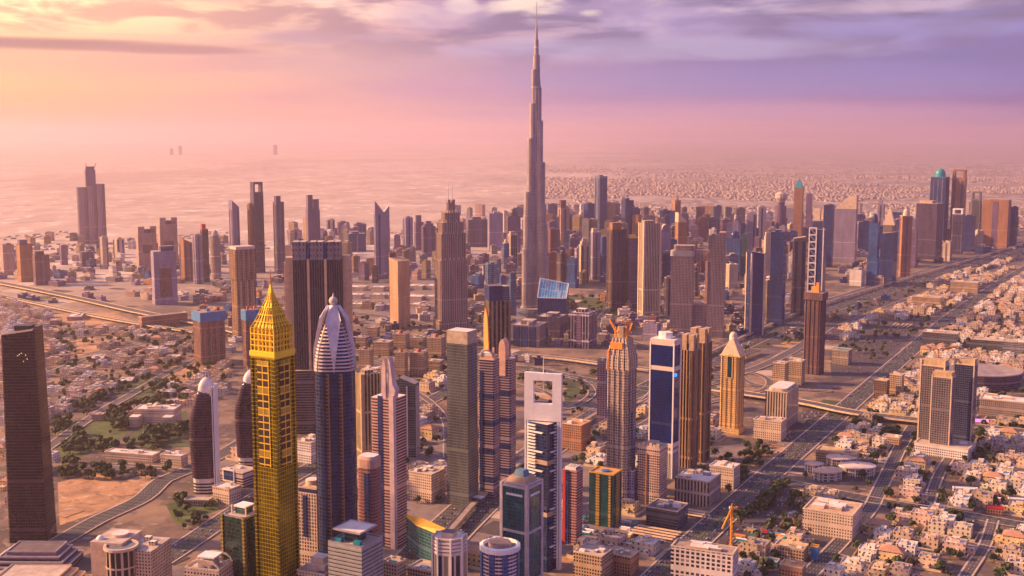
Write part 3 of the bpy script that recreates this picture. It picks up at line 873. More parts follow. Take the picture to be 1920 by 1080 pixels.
# ---- far left, beyond the elevated highway
for a in [
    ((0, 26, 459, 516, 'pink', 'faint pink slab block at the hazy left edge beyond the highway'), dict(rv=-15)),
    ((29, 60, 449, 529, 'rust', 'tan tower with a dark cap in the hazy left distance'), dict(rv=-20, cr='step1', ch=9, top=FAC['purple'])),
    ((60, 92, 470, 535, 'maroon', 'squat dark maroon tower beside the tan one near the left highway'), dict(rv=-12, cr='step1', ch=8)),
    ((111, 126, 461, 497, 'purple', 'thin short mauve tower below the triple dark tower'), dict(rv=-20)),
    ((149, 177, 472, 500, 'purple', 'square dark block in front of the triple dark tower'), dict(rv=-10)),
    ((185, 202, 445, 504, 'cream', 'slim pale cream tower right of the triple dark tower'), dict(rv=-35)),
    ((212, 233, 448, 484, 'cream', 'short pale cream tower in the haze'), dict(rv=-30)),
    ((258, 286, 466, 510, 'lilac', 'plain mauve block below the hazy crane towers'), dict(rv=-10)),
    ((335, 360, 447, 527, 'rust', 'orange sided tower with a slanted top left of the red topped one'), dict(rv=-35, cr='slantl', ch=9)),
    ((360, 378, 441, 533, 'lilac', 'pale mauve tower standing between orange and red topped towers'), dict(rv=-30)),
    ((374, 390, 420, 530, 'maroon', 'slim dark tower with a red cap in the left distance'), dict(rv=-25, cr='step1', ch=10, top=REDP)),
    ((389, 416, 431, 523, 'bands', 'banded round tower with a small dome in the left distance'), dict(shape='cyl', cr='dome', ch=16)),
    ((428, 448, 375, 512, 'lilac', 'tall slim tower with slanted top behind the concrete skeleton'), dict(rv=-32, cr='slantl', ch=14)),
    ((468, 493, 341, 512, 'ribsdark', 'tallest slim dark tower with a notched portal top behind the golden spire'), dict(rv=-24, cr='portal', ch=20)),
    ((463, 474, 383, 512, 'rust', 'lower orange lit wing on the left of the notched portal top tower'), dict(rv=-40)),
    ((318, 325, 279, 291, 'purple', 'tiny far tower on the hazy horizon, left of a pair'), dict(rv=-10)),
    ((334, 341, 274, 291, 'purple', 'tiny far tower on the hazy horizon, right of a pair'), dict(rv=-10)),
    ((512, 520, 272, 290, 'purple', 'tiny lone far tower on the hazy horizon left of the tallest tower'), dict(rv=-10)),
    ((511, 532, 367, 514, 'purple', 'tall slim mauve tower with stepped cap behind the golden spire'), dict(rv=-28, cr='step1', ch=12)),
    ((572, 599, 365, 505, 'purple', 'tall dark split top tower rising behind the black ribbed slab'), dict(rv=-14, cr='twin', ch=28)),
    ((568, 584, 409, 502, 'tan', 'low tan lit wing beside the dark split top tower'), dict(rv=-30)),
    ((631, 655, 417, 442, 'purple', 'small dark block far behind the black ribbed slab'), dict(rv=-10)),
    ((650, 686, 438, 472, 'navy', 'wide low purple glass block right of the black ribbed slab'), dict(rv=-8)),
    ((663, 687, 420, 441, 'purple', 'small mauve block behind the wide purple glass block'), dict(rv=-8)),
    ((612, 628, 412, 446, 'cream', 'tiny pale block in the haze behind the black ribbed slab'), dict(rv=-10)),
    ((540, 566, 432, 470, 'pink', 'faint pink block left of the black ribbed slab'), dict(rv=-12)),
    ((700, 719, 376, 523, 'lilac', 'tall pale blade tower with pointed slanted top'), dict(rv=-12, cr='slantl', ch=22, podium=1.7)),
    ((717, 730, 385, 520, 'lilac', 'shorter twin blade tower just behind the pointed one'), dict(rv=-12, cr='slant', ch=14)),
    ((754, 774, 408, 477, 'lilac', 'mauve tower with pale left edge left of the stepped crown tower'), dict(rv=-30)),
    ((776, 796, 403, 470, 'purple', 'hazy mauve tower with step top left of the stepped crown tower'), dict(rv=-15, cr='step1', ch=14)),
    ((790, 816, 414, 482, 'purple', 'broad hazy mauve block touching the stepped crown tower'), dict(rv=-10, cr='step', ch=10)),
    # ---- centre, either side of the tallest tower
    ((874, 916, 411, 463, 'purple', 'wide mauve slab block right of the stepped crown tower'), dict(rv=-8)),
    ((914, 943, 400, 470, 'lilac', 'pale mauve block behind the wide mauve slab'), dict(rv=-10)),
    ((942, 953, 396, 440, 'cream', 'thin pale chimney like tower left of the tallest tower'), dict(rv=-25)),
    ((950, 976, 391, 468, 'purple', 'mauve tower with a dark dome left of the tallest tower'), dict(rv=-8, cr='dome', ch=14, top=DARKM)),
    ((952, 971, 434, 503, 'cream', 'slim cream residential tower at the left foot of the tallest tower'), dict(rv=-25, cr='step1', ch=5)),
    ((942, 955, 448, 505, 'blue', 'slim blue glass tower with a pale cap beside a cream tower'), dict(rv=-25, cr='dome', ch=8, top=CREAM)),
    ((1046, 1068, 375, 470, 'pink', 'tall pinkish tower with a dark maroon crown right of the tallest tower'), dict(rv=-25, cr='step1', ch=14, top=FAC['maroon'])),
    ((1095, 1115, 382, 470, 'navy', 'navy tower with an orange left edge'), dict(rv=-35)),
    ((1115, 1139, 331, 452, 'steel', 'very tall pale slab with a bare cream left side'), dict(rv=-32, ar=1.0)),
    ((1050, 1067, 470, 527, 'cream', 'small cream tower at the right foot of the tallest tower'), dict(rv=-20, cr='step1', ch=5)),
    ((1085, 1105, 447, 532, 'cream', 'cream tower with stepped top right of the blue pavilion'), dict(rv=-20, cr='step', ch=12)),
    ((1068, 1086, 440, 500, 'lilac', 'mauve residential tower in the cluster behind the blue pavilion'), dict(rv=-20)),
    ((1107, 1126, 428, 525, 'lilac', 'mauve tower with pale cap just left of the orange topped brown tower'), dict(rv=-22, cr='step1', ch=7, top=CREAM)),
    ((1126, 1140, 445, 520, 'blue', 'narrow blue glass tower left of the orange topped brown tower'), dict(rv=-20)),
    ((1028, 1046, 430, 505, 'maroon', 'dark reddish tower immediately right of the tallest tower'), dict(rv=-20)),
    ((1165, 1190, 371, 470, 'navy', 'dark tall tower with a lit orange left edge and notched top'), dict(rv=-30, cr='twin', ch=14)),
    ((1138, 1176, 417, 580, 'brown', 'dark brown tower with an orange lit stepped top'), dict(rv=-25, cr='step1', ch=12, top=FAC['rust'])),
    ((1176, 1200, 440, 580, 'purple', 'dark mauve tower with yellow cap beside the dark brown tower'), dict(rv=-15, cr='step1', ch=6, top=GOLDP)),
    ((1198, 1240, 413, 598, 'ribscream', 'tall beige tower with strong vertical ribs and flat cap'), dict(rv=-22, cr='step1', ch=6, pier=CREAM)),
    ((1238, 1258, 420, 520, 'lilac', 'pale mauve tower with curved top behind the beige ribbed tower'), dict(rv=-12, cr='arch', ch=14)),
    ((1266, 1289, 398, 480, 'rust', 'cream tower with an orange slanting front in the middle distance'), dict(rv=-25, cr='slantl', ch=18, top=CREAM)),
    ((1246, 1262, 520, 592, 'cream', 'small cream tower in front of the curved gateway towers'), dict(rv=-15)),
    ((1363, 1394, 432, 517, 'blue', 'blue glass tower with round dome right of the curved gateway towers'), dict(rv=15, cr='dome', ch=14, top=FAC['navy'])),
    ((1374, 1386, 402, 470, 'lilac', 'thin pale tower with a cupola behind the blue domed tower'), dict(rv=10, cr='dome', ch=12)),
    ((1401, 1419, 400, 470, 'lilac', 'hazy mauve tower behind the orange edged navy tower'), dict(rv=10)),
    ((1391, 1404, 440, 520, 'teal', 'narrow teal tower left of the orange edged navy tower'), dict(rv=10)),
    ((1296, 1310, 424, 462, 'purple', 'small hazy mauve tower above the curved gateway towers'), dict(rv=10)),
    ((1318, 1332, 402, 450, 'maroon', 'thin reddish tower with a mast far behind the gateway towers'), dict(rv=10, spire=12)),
    ((1345, 1360, 410, 448, 'purple', 'small mauve tower right of the reddish masted one'), dict(rv=10)),
    # ---- the right hand row along the wide highway
    ((1400, 1435, 470, 630, 'navy', 'navy glass tower with a broad orange lit left edge'), dict(rv=-24, cr='slantl', ch=5, pier=CREAM, ar=.9)),
    ((1436, 1452, 517, 610, 'stone', 'narrow tan tower with a pale cap between two navy towers'), dict(rv=-15, cr='mushroom', ch=8, top=CREAM)),
    ((1433, 1451, 435, 560, 'cream', 'pale cream tower behind the orange edged navy tower'), dict(rv=-15, cr='step1', ch=8)),
    ((1446, 1476, 435, 612, 'navy', 'tall plain navy glass tower beside the orange edged one'), dict(rv=15, ar=.9)),
    ((1453, 1477, 359, 470, 'purple', 'mauve tower with a flared round cap behind the plain navy one'), dict(rv=10, shape='cyl', cr='mushroom', ch=28)),
    ((1490, 1508, 334, 455, 'rust', 'pink tower topped by a teal pyramid'), dict(rv=10, cr='pyramid', ch=18, top=TEALP)),
    ((1487, 1512, 443, 592, 'stone', 'grey beige tower left of the tall white ladder frame tower'), dict(rv=-8, cr='slant', ch=4)),
    ((1523, 1548, 391, 480, 'steel', 'tower with a bare cream cap and rooftop crane behind the ladder frame'), dict(rv=12, cr='step1', ch=22, top=CREAM)),
    ((1545, 1565, 385, 500, 'navy', 'plain navy block right of the ladder frame tower'), dict(rv=12)),
    ((1512, 1524, 364, 440, 'purple', 'thin mauve tower left of the bare cream cap'), dict(rv=10)),
    ((1566, 1610, 365, 492, 'lilac', 'wide pale tower with a curved sloping top'), dict(rv=10, cr='quarter', ch=26, top=CREAM, ar=.5)),
    ((1560, 1588, 390, 490, 'grey', 'grey tower in front of the curved sloping top'), dict(rv=10, cr='step', ch=14)),
    ((1610, 1633, 416, 472, 'navy', 'low wide navy block right of the curved sloping top'), dict(rv=8)),
    ((1629, 1653, 400, 536, 'blue', 'blue tower with a navy cylinder cap beside the highway'), dict(rv=15, cr='dome', ch=18, top=FAC['navy'], setb=((.45, .85),))),
    ((1646, 1660, 375, 440, 'lilac', 'hazy mauve tower behind the navy cylinder cap'), dict(rv=12, cr='step1', ch=8)),
    ((1652, 1684, 434, 533, 'navy', 'navy and maroon glass tower left of the cream topped slim one'), dict(rv=20, cr='slant', ch=4)),
    ((1657, 1682, 387, 470, 'stone', 'tower capped by a pale cream pyramid far along the highway'), dict(rv=10, cr='pyramid', ch=34, top=CREAM)),
    ((1688, 1712, 391, 520, 'rust', 'slim tower with an orange left face along the highway'), dict(rv=-20, cr='dome', ch=14, top=CREAM)),
    ((1706, 1722, 430, 500, 'purple', 'thin mauve tower beside the slim orange faced one'), dict(rv=15)),
    ((1719, 1770, 376, 487, 'ribsdark', 'wide ribbed tower brown at left and navy at right'), dict(rv=20, cr='step1', ch=5, top=TAN)),
    ((1746, 1782, 316, 455, 'navy', 'tallest navy tower of the right distance with a small dome'), dict(rv=18, cr='dome', ch=16, top=TEALP)),
    ((1786, 1814, 318, 455, 'rust', 'tall pinkish tower with an open portal crown'), dict(rv=10, cr='portal', ch=16)),
    ((1786, 1809, 391, 477, 'steel', 'grey blue tower with a pale framed top'), dict(rv=12, cr='portal', ch=10, top=WHITE)),
    ((1808, 1830, 405, 472, 'navy', 'plain navy tower right of the pale framed top'), dict(rv=15)),
    ((1822, 1842, 359, 462, 'grey', 'grey tower with an arched open crown'), dict(rv=12, cr='portal', ch=14)),
    ((1843, 1897, 372, 465, 'rust', 'broad orange brown gridded slab at the right end of the row'), dict(rv=12, cr='arch', ch=3, ar=.5)),
    ((1895, 1910, 388, 462, 'navy', 'navy block behind the broad orange brown slab'), dict(rv=20)),
    ((1420, 1437, 388, 458, 'white', 'thin white pink slab far behind the navy towers'), dict(rv=-10)),
    ((1593, 1622, 506, 537, 'white', 'low white striped block beside the highway'), dict(rv=20)),
    ((1640, 1662, 520, 538, 'tan', 'low tan block at the foot of the navy cylinder cap tower'), dict(rv=20)),
    ((1768, 1786, 455, 490, 'cream', 'small cream block at the foot of the wide ribbed tower'), dict(rv=20)),
    ((1828, 1860, 462, 476, 'navy', 'low dark glass block at the far end of the row'), dict(rv=20)),
    # ---- between the downtown and the front row
    ((957, 1028, 607, 652, 'ribs', 'low office block with white fins behind the twin banded towers'), dict(rv=18, ar=1.0)),
    ((1003, 1065, 592, 634, 'ribsdark', 'dark low office block behind the white finned one'), dict(rv=18, ar=1.0)),
    ((1066, 1120, 585, 654, facade('facade_violet', (.5, .42, .5), (.05, .04, .1), wu=.86, wv=1.1, bay=7.0), 'dark violet office cube with thin white vertical lines and a pale roof'),
     dict(rv=22, ar=1.0, roofm=ROOFPALE, name='office_cube', cat='office')),
    ((1120, 1142, 676, 800, 'steel', 'plain grey blue tower just left of the orange topped skeleton tower'), dict(rv=15)),
    ((665, 714, 700, 868, facade('facade_olive', (.5, .36, .2), (.09, .08, .06), wu=.6, wv=1.1, bay=5.2), 'tan tower with olive vertical strips behind the pointed banded tower'), dict(rv=-20, ar=.9, pier=TAN)),
    ((748, 786, 706, 858, 'slate', 'plain dark grey tower hidden behind the pointed banded tower'), dict(rv=20, cr='slantl', ch=12)),
    ((1205, 1240, 606, 640, 'lilac', 'low mauve block behind the blue glass tower'), dict(rv=18)),
]:
    T(*a[0], **a[1])
# ------------------------------------------------------------------ towers one can name by their shape
def hz_of(v, Y, u=960):
    return at_depth(u, v, Y)[1]


def crane(x, y, z, hm, jib, rz, label, col=None, tilt=0.0, group=None):
    root = thing('tower_crane', label, 'crane', (x, y, z), rz, group)
    col = col or YELLOWP

    def lattice(name, p, q, s, n):
        b = MB()
        p, q = Vector(p), Vector(q)
        d = (q - p)
        a = d.cross(Vector((0, 1, 0.01))).normalized() * s * .7
        c = d.cross(a).normalized() * s * .7
        cs = [a + c, -a + c, -a - c, a - c]
        for w in cs:
            b.beam(p + w, q + w, .28)
        for k in range(n):
            for i in range(4):
                b.beam(p + d * (k / n) + cs[i], p + d * ((k + 1) / n) + cs[(i + 1) % 4], .16)
        return b.build(name, col, root)
    lattice('mast', (0, 0, 0), (0, 0, hm), 1.2, max(4, int(hm / 5)))
    tip = (jib * math.cos(tilt), 0, hm + jib * math.sin(tilt))
    lattice('jib', (0, 0, hm), tip, .9, max(4, int(jib / 5)))
    lattice('counter_jib', (0, 0, hm), (-jib * .3, 0, hm + .5), .9, 3)
    b = MB()
    b.box(-jib * .27, 0, hm - 2.2, jib * .08, 2.2, 2.4)
    b.build('counterweight', CONC, root)
    b = MB()
    b.box(1.2, -1.9, hm - .6, 2.2, 1.8, 2.4)
    b.build('cab', WHITE, root)
    b = MB()
    b.beam((0, 0, hm), (0, 0, hm + 6), .4)
    b.beam((0, 0, hm + 6), (tip[0] * .7, 0, hm + (tip[2] - hm) * .7 + .8), .14)
    b.beam((0, 0, hm + 6), (-jib * .28, 0, hm + .9), .14)
    b.build('tie_bar', col, root)
    return root


# ---- the tallest tower: three stepped wings round a core, ending in a needle
def burj():
    Y = depth_of(588)
    x0, _ = at_depth(1006, 300, Y)
    root = thing('skyscraper', 'tallest tower of all, a stepped silver spire ending in a long needle', 'skyscraper', (x0, Y + 40, 0), R(-8))
    OCC.append((x0, Y + 40, 95))
    k = (Y + 40) / Y
    mf = facade('facade_spire', (.52, .44, .44), (.17, .14, .18), fh=3.9, bay=2.6, wu=.55, wv=.86, metal=.5, gr=.3, wr=.4, wm=.25, var=.35, blind=.05)

    def top(v):
        return hz_of(v, Y) * k + (k - 1) * 0

    def lobe(L, r, n=6):
        return [(0, -r * .9), (L - r, -r)] + [(L - r + r * math.sin(math.pi * i / n), -r * math.cos(math.pi * i / n)) for i in range(1, n)] + [(L - r, r), (0, r * .9)]
    wings = [(214, [(172, 42, 12), (262, 38, 12), (325, 36, 12), (468, 27, 11), (560, 20, 9.5), (650, 14, 8)]),
             (334, [(150, 40, 12), (240, 35, 12), (292, 31, 11.5), (404, 27, 11), (515, 20, 9.5), (604, 15, 8)]),
             (94, [(200, 50, 13), (360, 38, 12), (520, 24, 10), (630, 15, 8)])]
    for ang, tiers in wings:
        w = MB()
        a = R(ang)
        z0 = 0
        for (zt, L, r) in tiers:
            P = [(x * math.cos(a) - y * math.sin(a), x * math.sin(a) + y * math.cos(a)) for x, y in lobe(L, r)]
            w.prism(P, 0 if z0 == 0 else z0 - 2, zt, 0, 1)
            P2 = [(p[0] * .985, p[1] * .985) for p in P]
            w.prism(P2, zt, zt + 3, 1, 1)
            z0 = zt
        w.build('wing', [mf, GREYM], root)
    c = MB()
    c.loft([(ngon(12, 13), 0), (ngon(12, 12), 600), (ngon(12, 9.5), 640), (ngon(12, 9.0), 690), (ngon(12, 6.2), 692), (ngon(12, 5.6), 730), (ngon(12, 3.4), 732), (ngon(12, 2.8), 762)], 0, 1, 1)
    c.build('core', [mf, GREYM], root)
    s = MB()
    s.loft([(ngon(8, 1.5), 760), (ngon(8, 1.1), 790), (ngon(8, .55), 829)], 0)
    s.build('spire', GREYM, root)
    p = MB()
    p.loft([(ngon(20, 52), 0), (ngon(20, 52), 6), (ngon(20, 44), 6), (ngon(20, 44), 12)], 0, 1, 1)
    p.build('podium', [FAC['steel'], ROOF], root)


burj()


# ---- the golden hotel
def golden():
    Y = 1010.0
    x, y, w, d, h, rz = place(470, 549, 612, 0, 1.0, None, Y)
    k = y / Y
    z = lambda v: H - (H - hz_of(v, Y)) * k
    z0, z1, z2, z3 = z(668), z(655), z(612), z(533)
    root = thing('gold_tower', 'golden hotel tower with a yellow lattice crown and pointed pyramid top', 'hotel tower', (x, y, 0), rz)
    gl = facade('gold_glass', (.52, .40, .015), (.24, .19, .015), fh=3.7, bay=3.0, wu=.9, wv=.85, metal=.75, gr=.18, wr=.3, wm=.5, var=.35, blind=.04)
    grid = facade('gold_lattice_window', (.90, .58, .03), (.035, .012, .012), fh=6.4, bay=6.4, wu=.86, wv=.82, metal=0, gr=.5, wr=.45, wm=.3)
    lat = plain('gold_lattice', (.98, .68, .03), .5, .1, .1)
    core = facade('gold_crown_core', (.9, .50, .02), (.16, .06, .01), fh=4.6, bay=3.2, wu=.5, wv=.55, metal=.2, gr=.5, wr=.5, wm=.3)
    f = MB()
    f.prism(cham(w, d, w * .04), 0, z0, 0, 0)
    f.build('shaft', gl, root)
    zc = z(868)
    for i in range(4):                        # two tall window panels on each face
        for s in (-1, 1):
            p = MB()
            a = i * math.pi / 2
            p.box(s * w * .13, -w / 2 - .15, zc, 6.4, .9, z0 - zc - 2, 0)
            p.v = [(X * math.cos(a) - Yy * math.sin(a), X * math.sin(a) + Yy * math.cos(a), Z) for X, Yy, Z in p.v]
            p.build('window_panel', grid, root)
    for i in range(4):
        p = MB()
        a = i * math.pi / 2 + math.pi / 4
        p.prism(rect(2.6, 2.6, w * .688 * math.cos(a), w * .688 * math.sin(a)), 0, z0)
        p.build('pier', gl, root)
    c = MB()
    c.loft([(rect(w * 1.0, d), z0), (rect(w * 1.10, d * 1.10), z0 + 2), (rect(w * 1.10, d * 1.10), z1), (rect(w * .98, d * .98), z1 + .5)], 0)
    c.build('cornice', lat, root)
    cr = MB()
    cr.prism(rect(w * .94, d * .94), z1, z2)
    crn = cr.build('crown', core, root)
    b = MB()
    n = 6
    hw = w * .5
    for i in range(4):
        a = i * math.pi / 2
        def q(t, zz, hh=hw):
            X, Yy = -hh + 2 * hh * t, -hh
            return (X * math.cos(a) - Yy * math.sin(a), X * math.sin(a) + Yy * math.cos(a), zz)
        for j in range(n):
            b.beam(q(j / n, z1), q(j / n, z2), .4)
        for j in range(4):
            zz = z1 + (z2 - z1) * (j + 1) / 4
            b.beam(q(0, zz), q(1, zz), .42)
    b.build('lattice', lat, crn)
    py = MB()
    prof = [(0, 1.0), (.14, .80), (.3, .62), (.48, .44), (.62, .27), (.8, .13), (1, .02)]
    py.loft([(rect(w * .93 * r, d * .93 * r), z2 + (z3 - z2) * t) for t, r in prof], 0)
    pyr = py.build('pyramid', core, root)
    b = MB()
    for i in range(4):
        a = i * math.pi / 2
        for (t, r), (t2, r2) in zip(prof[:-1], prof[1:]):
            def q(s, rr, tt):
                X, Yy = (-hw + 2 * hw * s) * rr, -hw * rr
                return (X * math.cos(a) - Yy * math.sin(a), X * math.sin(a) + Yy * math.cos(a), z2 + (z3 - z2) * tt)
            m = 6 if t < .45 else 3
            for j in range(m):
                b.beam(q(j / m, r, t), q(j / m, r2, t2), .36)
            b.beam(q(0, r, t), q(1, r, t), .42)
    b.build('lattice', lat, pyr)
    s = MB()
    s.loft([(ngon(6, .9), z3 - 3), (ngon(6, .25), z(505))], 0)
    s.build('spire', plain('spire_red', (.45, .16, .06), .5), root)


golden()


# ---- the dark tower with striped ogive top and pale diamond fins
def rose():
    Y = 1085.0
    x, y, w, d, h, rz = place(590, 665, 690, 0, 1.0, 2, Y)
    k = y / Y
    z = lambda v: H - (H - hz_of(v, Y)) * k
    root = thing('blue_glass_tower', 'dark blue tower with striped ogive top, pale diamond fin and ball finial', 'skyscraper', (x, y, 0), rz)
    gl = facade('rose_glass', (.05, .05, .10), (.008, .035, .15), fh=3.6, bay=2.4, wu=.9, wv=.82, metal=.3, gr=.12, var=.7, blind=.05)
    strp = facade('rose_strip', (.30, .17, .09), (.12, .06, .04), fh=3.6, bay=3.0, wu=.6, wv=.6, metal=.4, gr=.25)
    z1 = z(690)
    f = MB()
    P = rounded(w, d, w * .3, 5)
    f.prism(P, 0, z1)
    f.build('shaft', gl, root)
    for i in range(4):
        for (off, ww) in ((-.17, 3.2), (.17, 3.2)):
            a = i * math.pi / 2
            p = MB()
            p.box(off * w, -d / 2 - .2, 0, ww, 1.2, z1 - 2)
            p.v = [(X * math.cos(a) - Yy * math.sin(a), X * math.sin(a) + Yy * math.cos(a), Z) for X, Yy, Z in p.v]
            p.build('pier', strp, root)
    n = 16
    zt = z(588)
    cap = MB()
    rings = []

    def prof(t):
        return max(.16, math.cos(t * 1.36) ** .8 * (1 - .08 * t))
    for i in range(n):
        t0, t1 = i / n, (i + .38) / n
        r0, r1 = prof(t0), prof(t1)
        rings += [(scaled(P, r0 * 1.04), z1 + (zt - z1) * t0, 2), (scaled(P, r1 * 1.04), z1 + (zt - z1) * t1, 2), (scaled(P, r1 * .93), z1 + (zt - z1) * t1, 1), (scaled(P, prof((i + 1) / n) * .93), z1 + (zt - z1) * ((i + 1) / n), 2)]
    cap.loft(rings, 0, 1, 2)
    cap.build('crown', [gl, gl, plain('crown_slab', (.70, .58, .58), .5)], root)
    for i in range(4):
        a = i * math.pi / 2
        e = MB()
        m = 14
        for q in range(m):                   # rounded ribs running up the corners of the crown
            t0, t1 = q / m, (q + 1) / m
            c0, c1 = math.pi / 4 + a, math.pi / 4 + a
            R0, R1 = w * .60 * prof(t0), w * .60 * prof(t1)
            e.beam((R0 * math.cos(c0), R0 * math.sin(c0), z1 + (zt - z1) * t0), (R1 * math.cos(c1), R1 * math.sin(c1), z1 + (zt - z1) * t1), .5)
        e.build('rib', plain('lit_rib', (.50, .28, .19), .5), root)
        dm = MB()
        hw = w * .19
        zm, zlo, zhi = z(596), z(694), z(572)
        lo_r, mid_r, hi_r = w * .53, w * .30, w * .14
        out = [(0, zlo, lo_r), (hw * .45, z(650), w * .50), (hw, zm, mid_r + 1.5), (hw * .7, z(580), w * .2), (0, zhi, hi_r), (-hw * .7, z(580), w * .2), (-hw, zm, mid_r + 1.5), (-hw * .45, z(650), w * .50)]
        fr = [(X, -rr - 1.2, Z) for X, Z, rr in out]
        bk = [(X, -rr + 1.6, Z) for X, Z, rr in out]
        dm.face(fr)
        dm.face(bk[::-1])
        for j in range(8):
            jj = (j + 1) % 8
            dm.face([fr[jj], fr[j], bk[j], bk[jj]])
        dm.v = [(X * math.cos(a) - Yy * math.sin(a), X * math.sin(a) + Yy * math.cos(a), Z) for X, Yy, Z in dm.v]
        dm.build('diamond_fin', plain('pale_fin', (.66, .60, .62), .5, .1), root)
    s = MB()
    s.loft([(ngon(10, w * .16), zt - 1), (ngon(10, w * .14), z(578)), (ngon(10, w * .10), z(572))], 0)
    s.build('neck', plain('pale_fin', (.66, .60, .62)), root)
    s = MB()
    s.sphere(0, 0, z(564), w * .115, 0, 14)
    s.loft([(ngon(8, w * .04), z(558)), (ngon(8, .2), z(549))], 0)
    s.build('finial', plain('stone_ball', (.50, .44, .38), .7), root, True)


rose()


# ---- the wide black ribbed slab with tan wings
def black_slab():
    Y = depth_of(812)
    x, y, w, d, h, rz = place(546, 643, 452, 812, .34, 6, Y)
    k = y / Y
    z = lambda v: H - (H - hz_of(v, Y)) * k
    root = thing('ribbed_slab_tower', 'wide black ribbed slab tower with pale piers and lower tan wings', 'skyscraper', (x, y, 0), rz)
    rib = plain('dark_rib', (.085, .065, .09), .6)
    gl = facade('black_glass', (.05, .04, .06), (.02, .018, .035), fh=3.7, bay=3.4, wu=.9, wv=.8, metal=.5, gr=.15, var=.8, blind=.1)
    tops = facade('slab_top', (.24, .2, .22), (.035, .03, .06), fh=9.0, bay=5.0, wu=.45, wv=.45, metal=0, gr=.6)
    bw = w * .288
    for i, cx in enumerate((-w * .345, 0, w * .345)):
        P, em = finned(bw, d, bw / 6, 1.4, .42)
        P = [(a + cx, b) for a, b in P]
        f = MB()
        f.prism(P, 0, z(486), 0, 2, em)
        f.build('bay', [rib, gl, ROOFDARK], root)
        t = MB()
        for s in (-1, 1):
            t.prism(rect(bw * .42, d * .98, cx + s * bw * .25), z(486), z(452), 0, 1)
        t.prism(rect(bw * .12, d * .8, cx), z(486), z(458), 1, 1)
        tp = t.build('bay_top', [tops, ROOF], root)
    for cx in (-w * .172, w * .172):
        p = MB()
        p.prism(rect(w * .05, d * 1.04, cx), 0, z(484))
        p.build('pier', plain('lit_pier', (.66, .42, .27), .7), root)
        g = MB()
        g.prism(rect(w * .055, d * .86, cx), z(484) + .02, z(455), 0, 1)
        g.build('glass_slot', [FAC['navy'], ROOFDARK], root)
    for s, v in ((-1, 482), (1, 480)):
        p = MB()
        p.prism(rect(w * .14, d * .8, s * w * .575, d * .25), 0, z(v), 0, 1)
        p.prism(rect(w * .03, d * .7, s * w * .66, d * .25), 0, z(v) - 8, 0, 1)
        p.build('wing', [plain('tan_wing', (.60, .40, .26), .75), ROOF], root)
    p = MB()
    p.prism(rect(w * 1.3, d * 1.5), 0, z(690), 0, 1)
    p.build('podium', [facade('dark_podium', (.16, .12, .14), (.04, .035, .06), fh=4.2, bay=3, wu=1.1, wv=.55), ROOF], root)


black_slab()


# ---- the stepped crown hotel with two antennas
def address():
    Y = depth_of(620)
    x, y, w, d, h, rz = place(814, 877, 486, 620, .62, -22, Y)
    k = y / Y
    z = lambda v: H - (H - hz_of(v, Y)) * k
    root = thing('stepped_tower', 'stepped art deco style tower with tapering crown and two thin antennas', 'hotel tower', (x, y, 0), rz)
    m = facade('address_ribs', (.40, .28, .26), (.09, .07, .09), fh=3.7, bay=3.6, wu=.5, wv=.8, metal=.3, var=.4)
    steps = [(1.12, 0, z(598)), (1.0, z(598), z(486)), (.9, z(486), z(437)), (.78, z(437), z(416)), (.56, z(416), z(398)), (.26, z(398), z(380))]
    for i, (kk, a, b) in enumerate(steps):
        f = MB()
        P, em = finned(w * kk, d * (kk if kk < 1 else 1), 7.0, 1.3, .5)
        f.prism(P, a, b, 0, 1)
        t = f.build('podium' if i == 0 else 'tier', [m, ROOF], root)
        if 0 < i < 5:
            c = MB()
            n = 7
            for sx in range(n):
                for sy in (-1, 1):
                    c.prism(rect(1.5, 1.5, (sx / (n - 1) - .5) * w * kk * .97, sy * d * kk * .48), b, b + 6)
            c.build('pinnacle_row', CREAM, t)
    for s in (-1, 1):
        p = MB()
        p.loft([(ngon(6, .7), z(382)), (ngon(6, .3), z(345))], 0)
        p.v = [(a + s * w * .075, b, c) for a, b, c in p.v]
        p.build('antenna', GREYM, root)
        q = MB()
        q.prism(rect(w * .09, d * .3, s * w * .085), z(380), z(374))
        q.build('horn', m, root)


address()


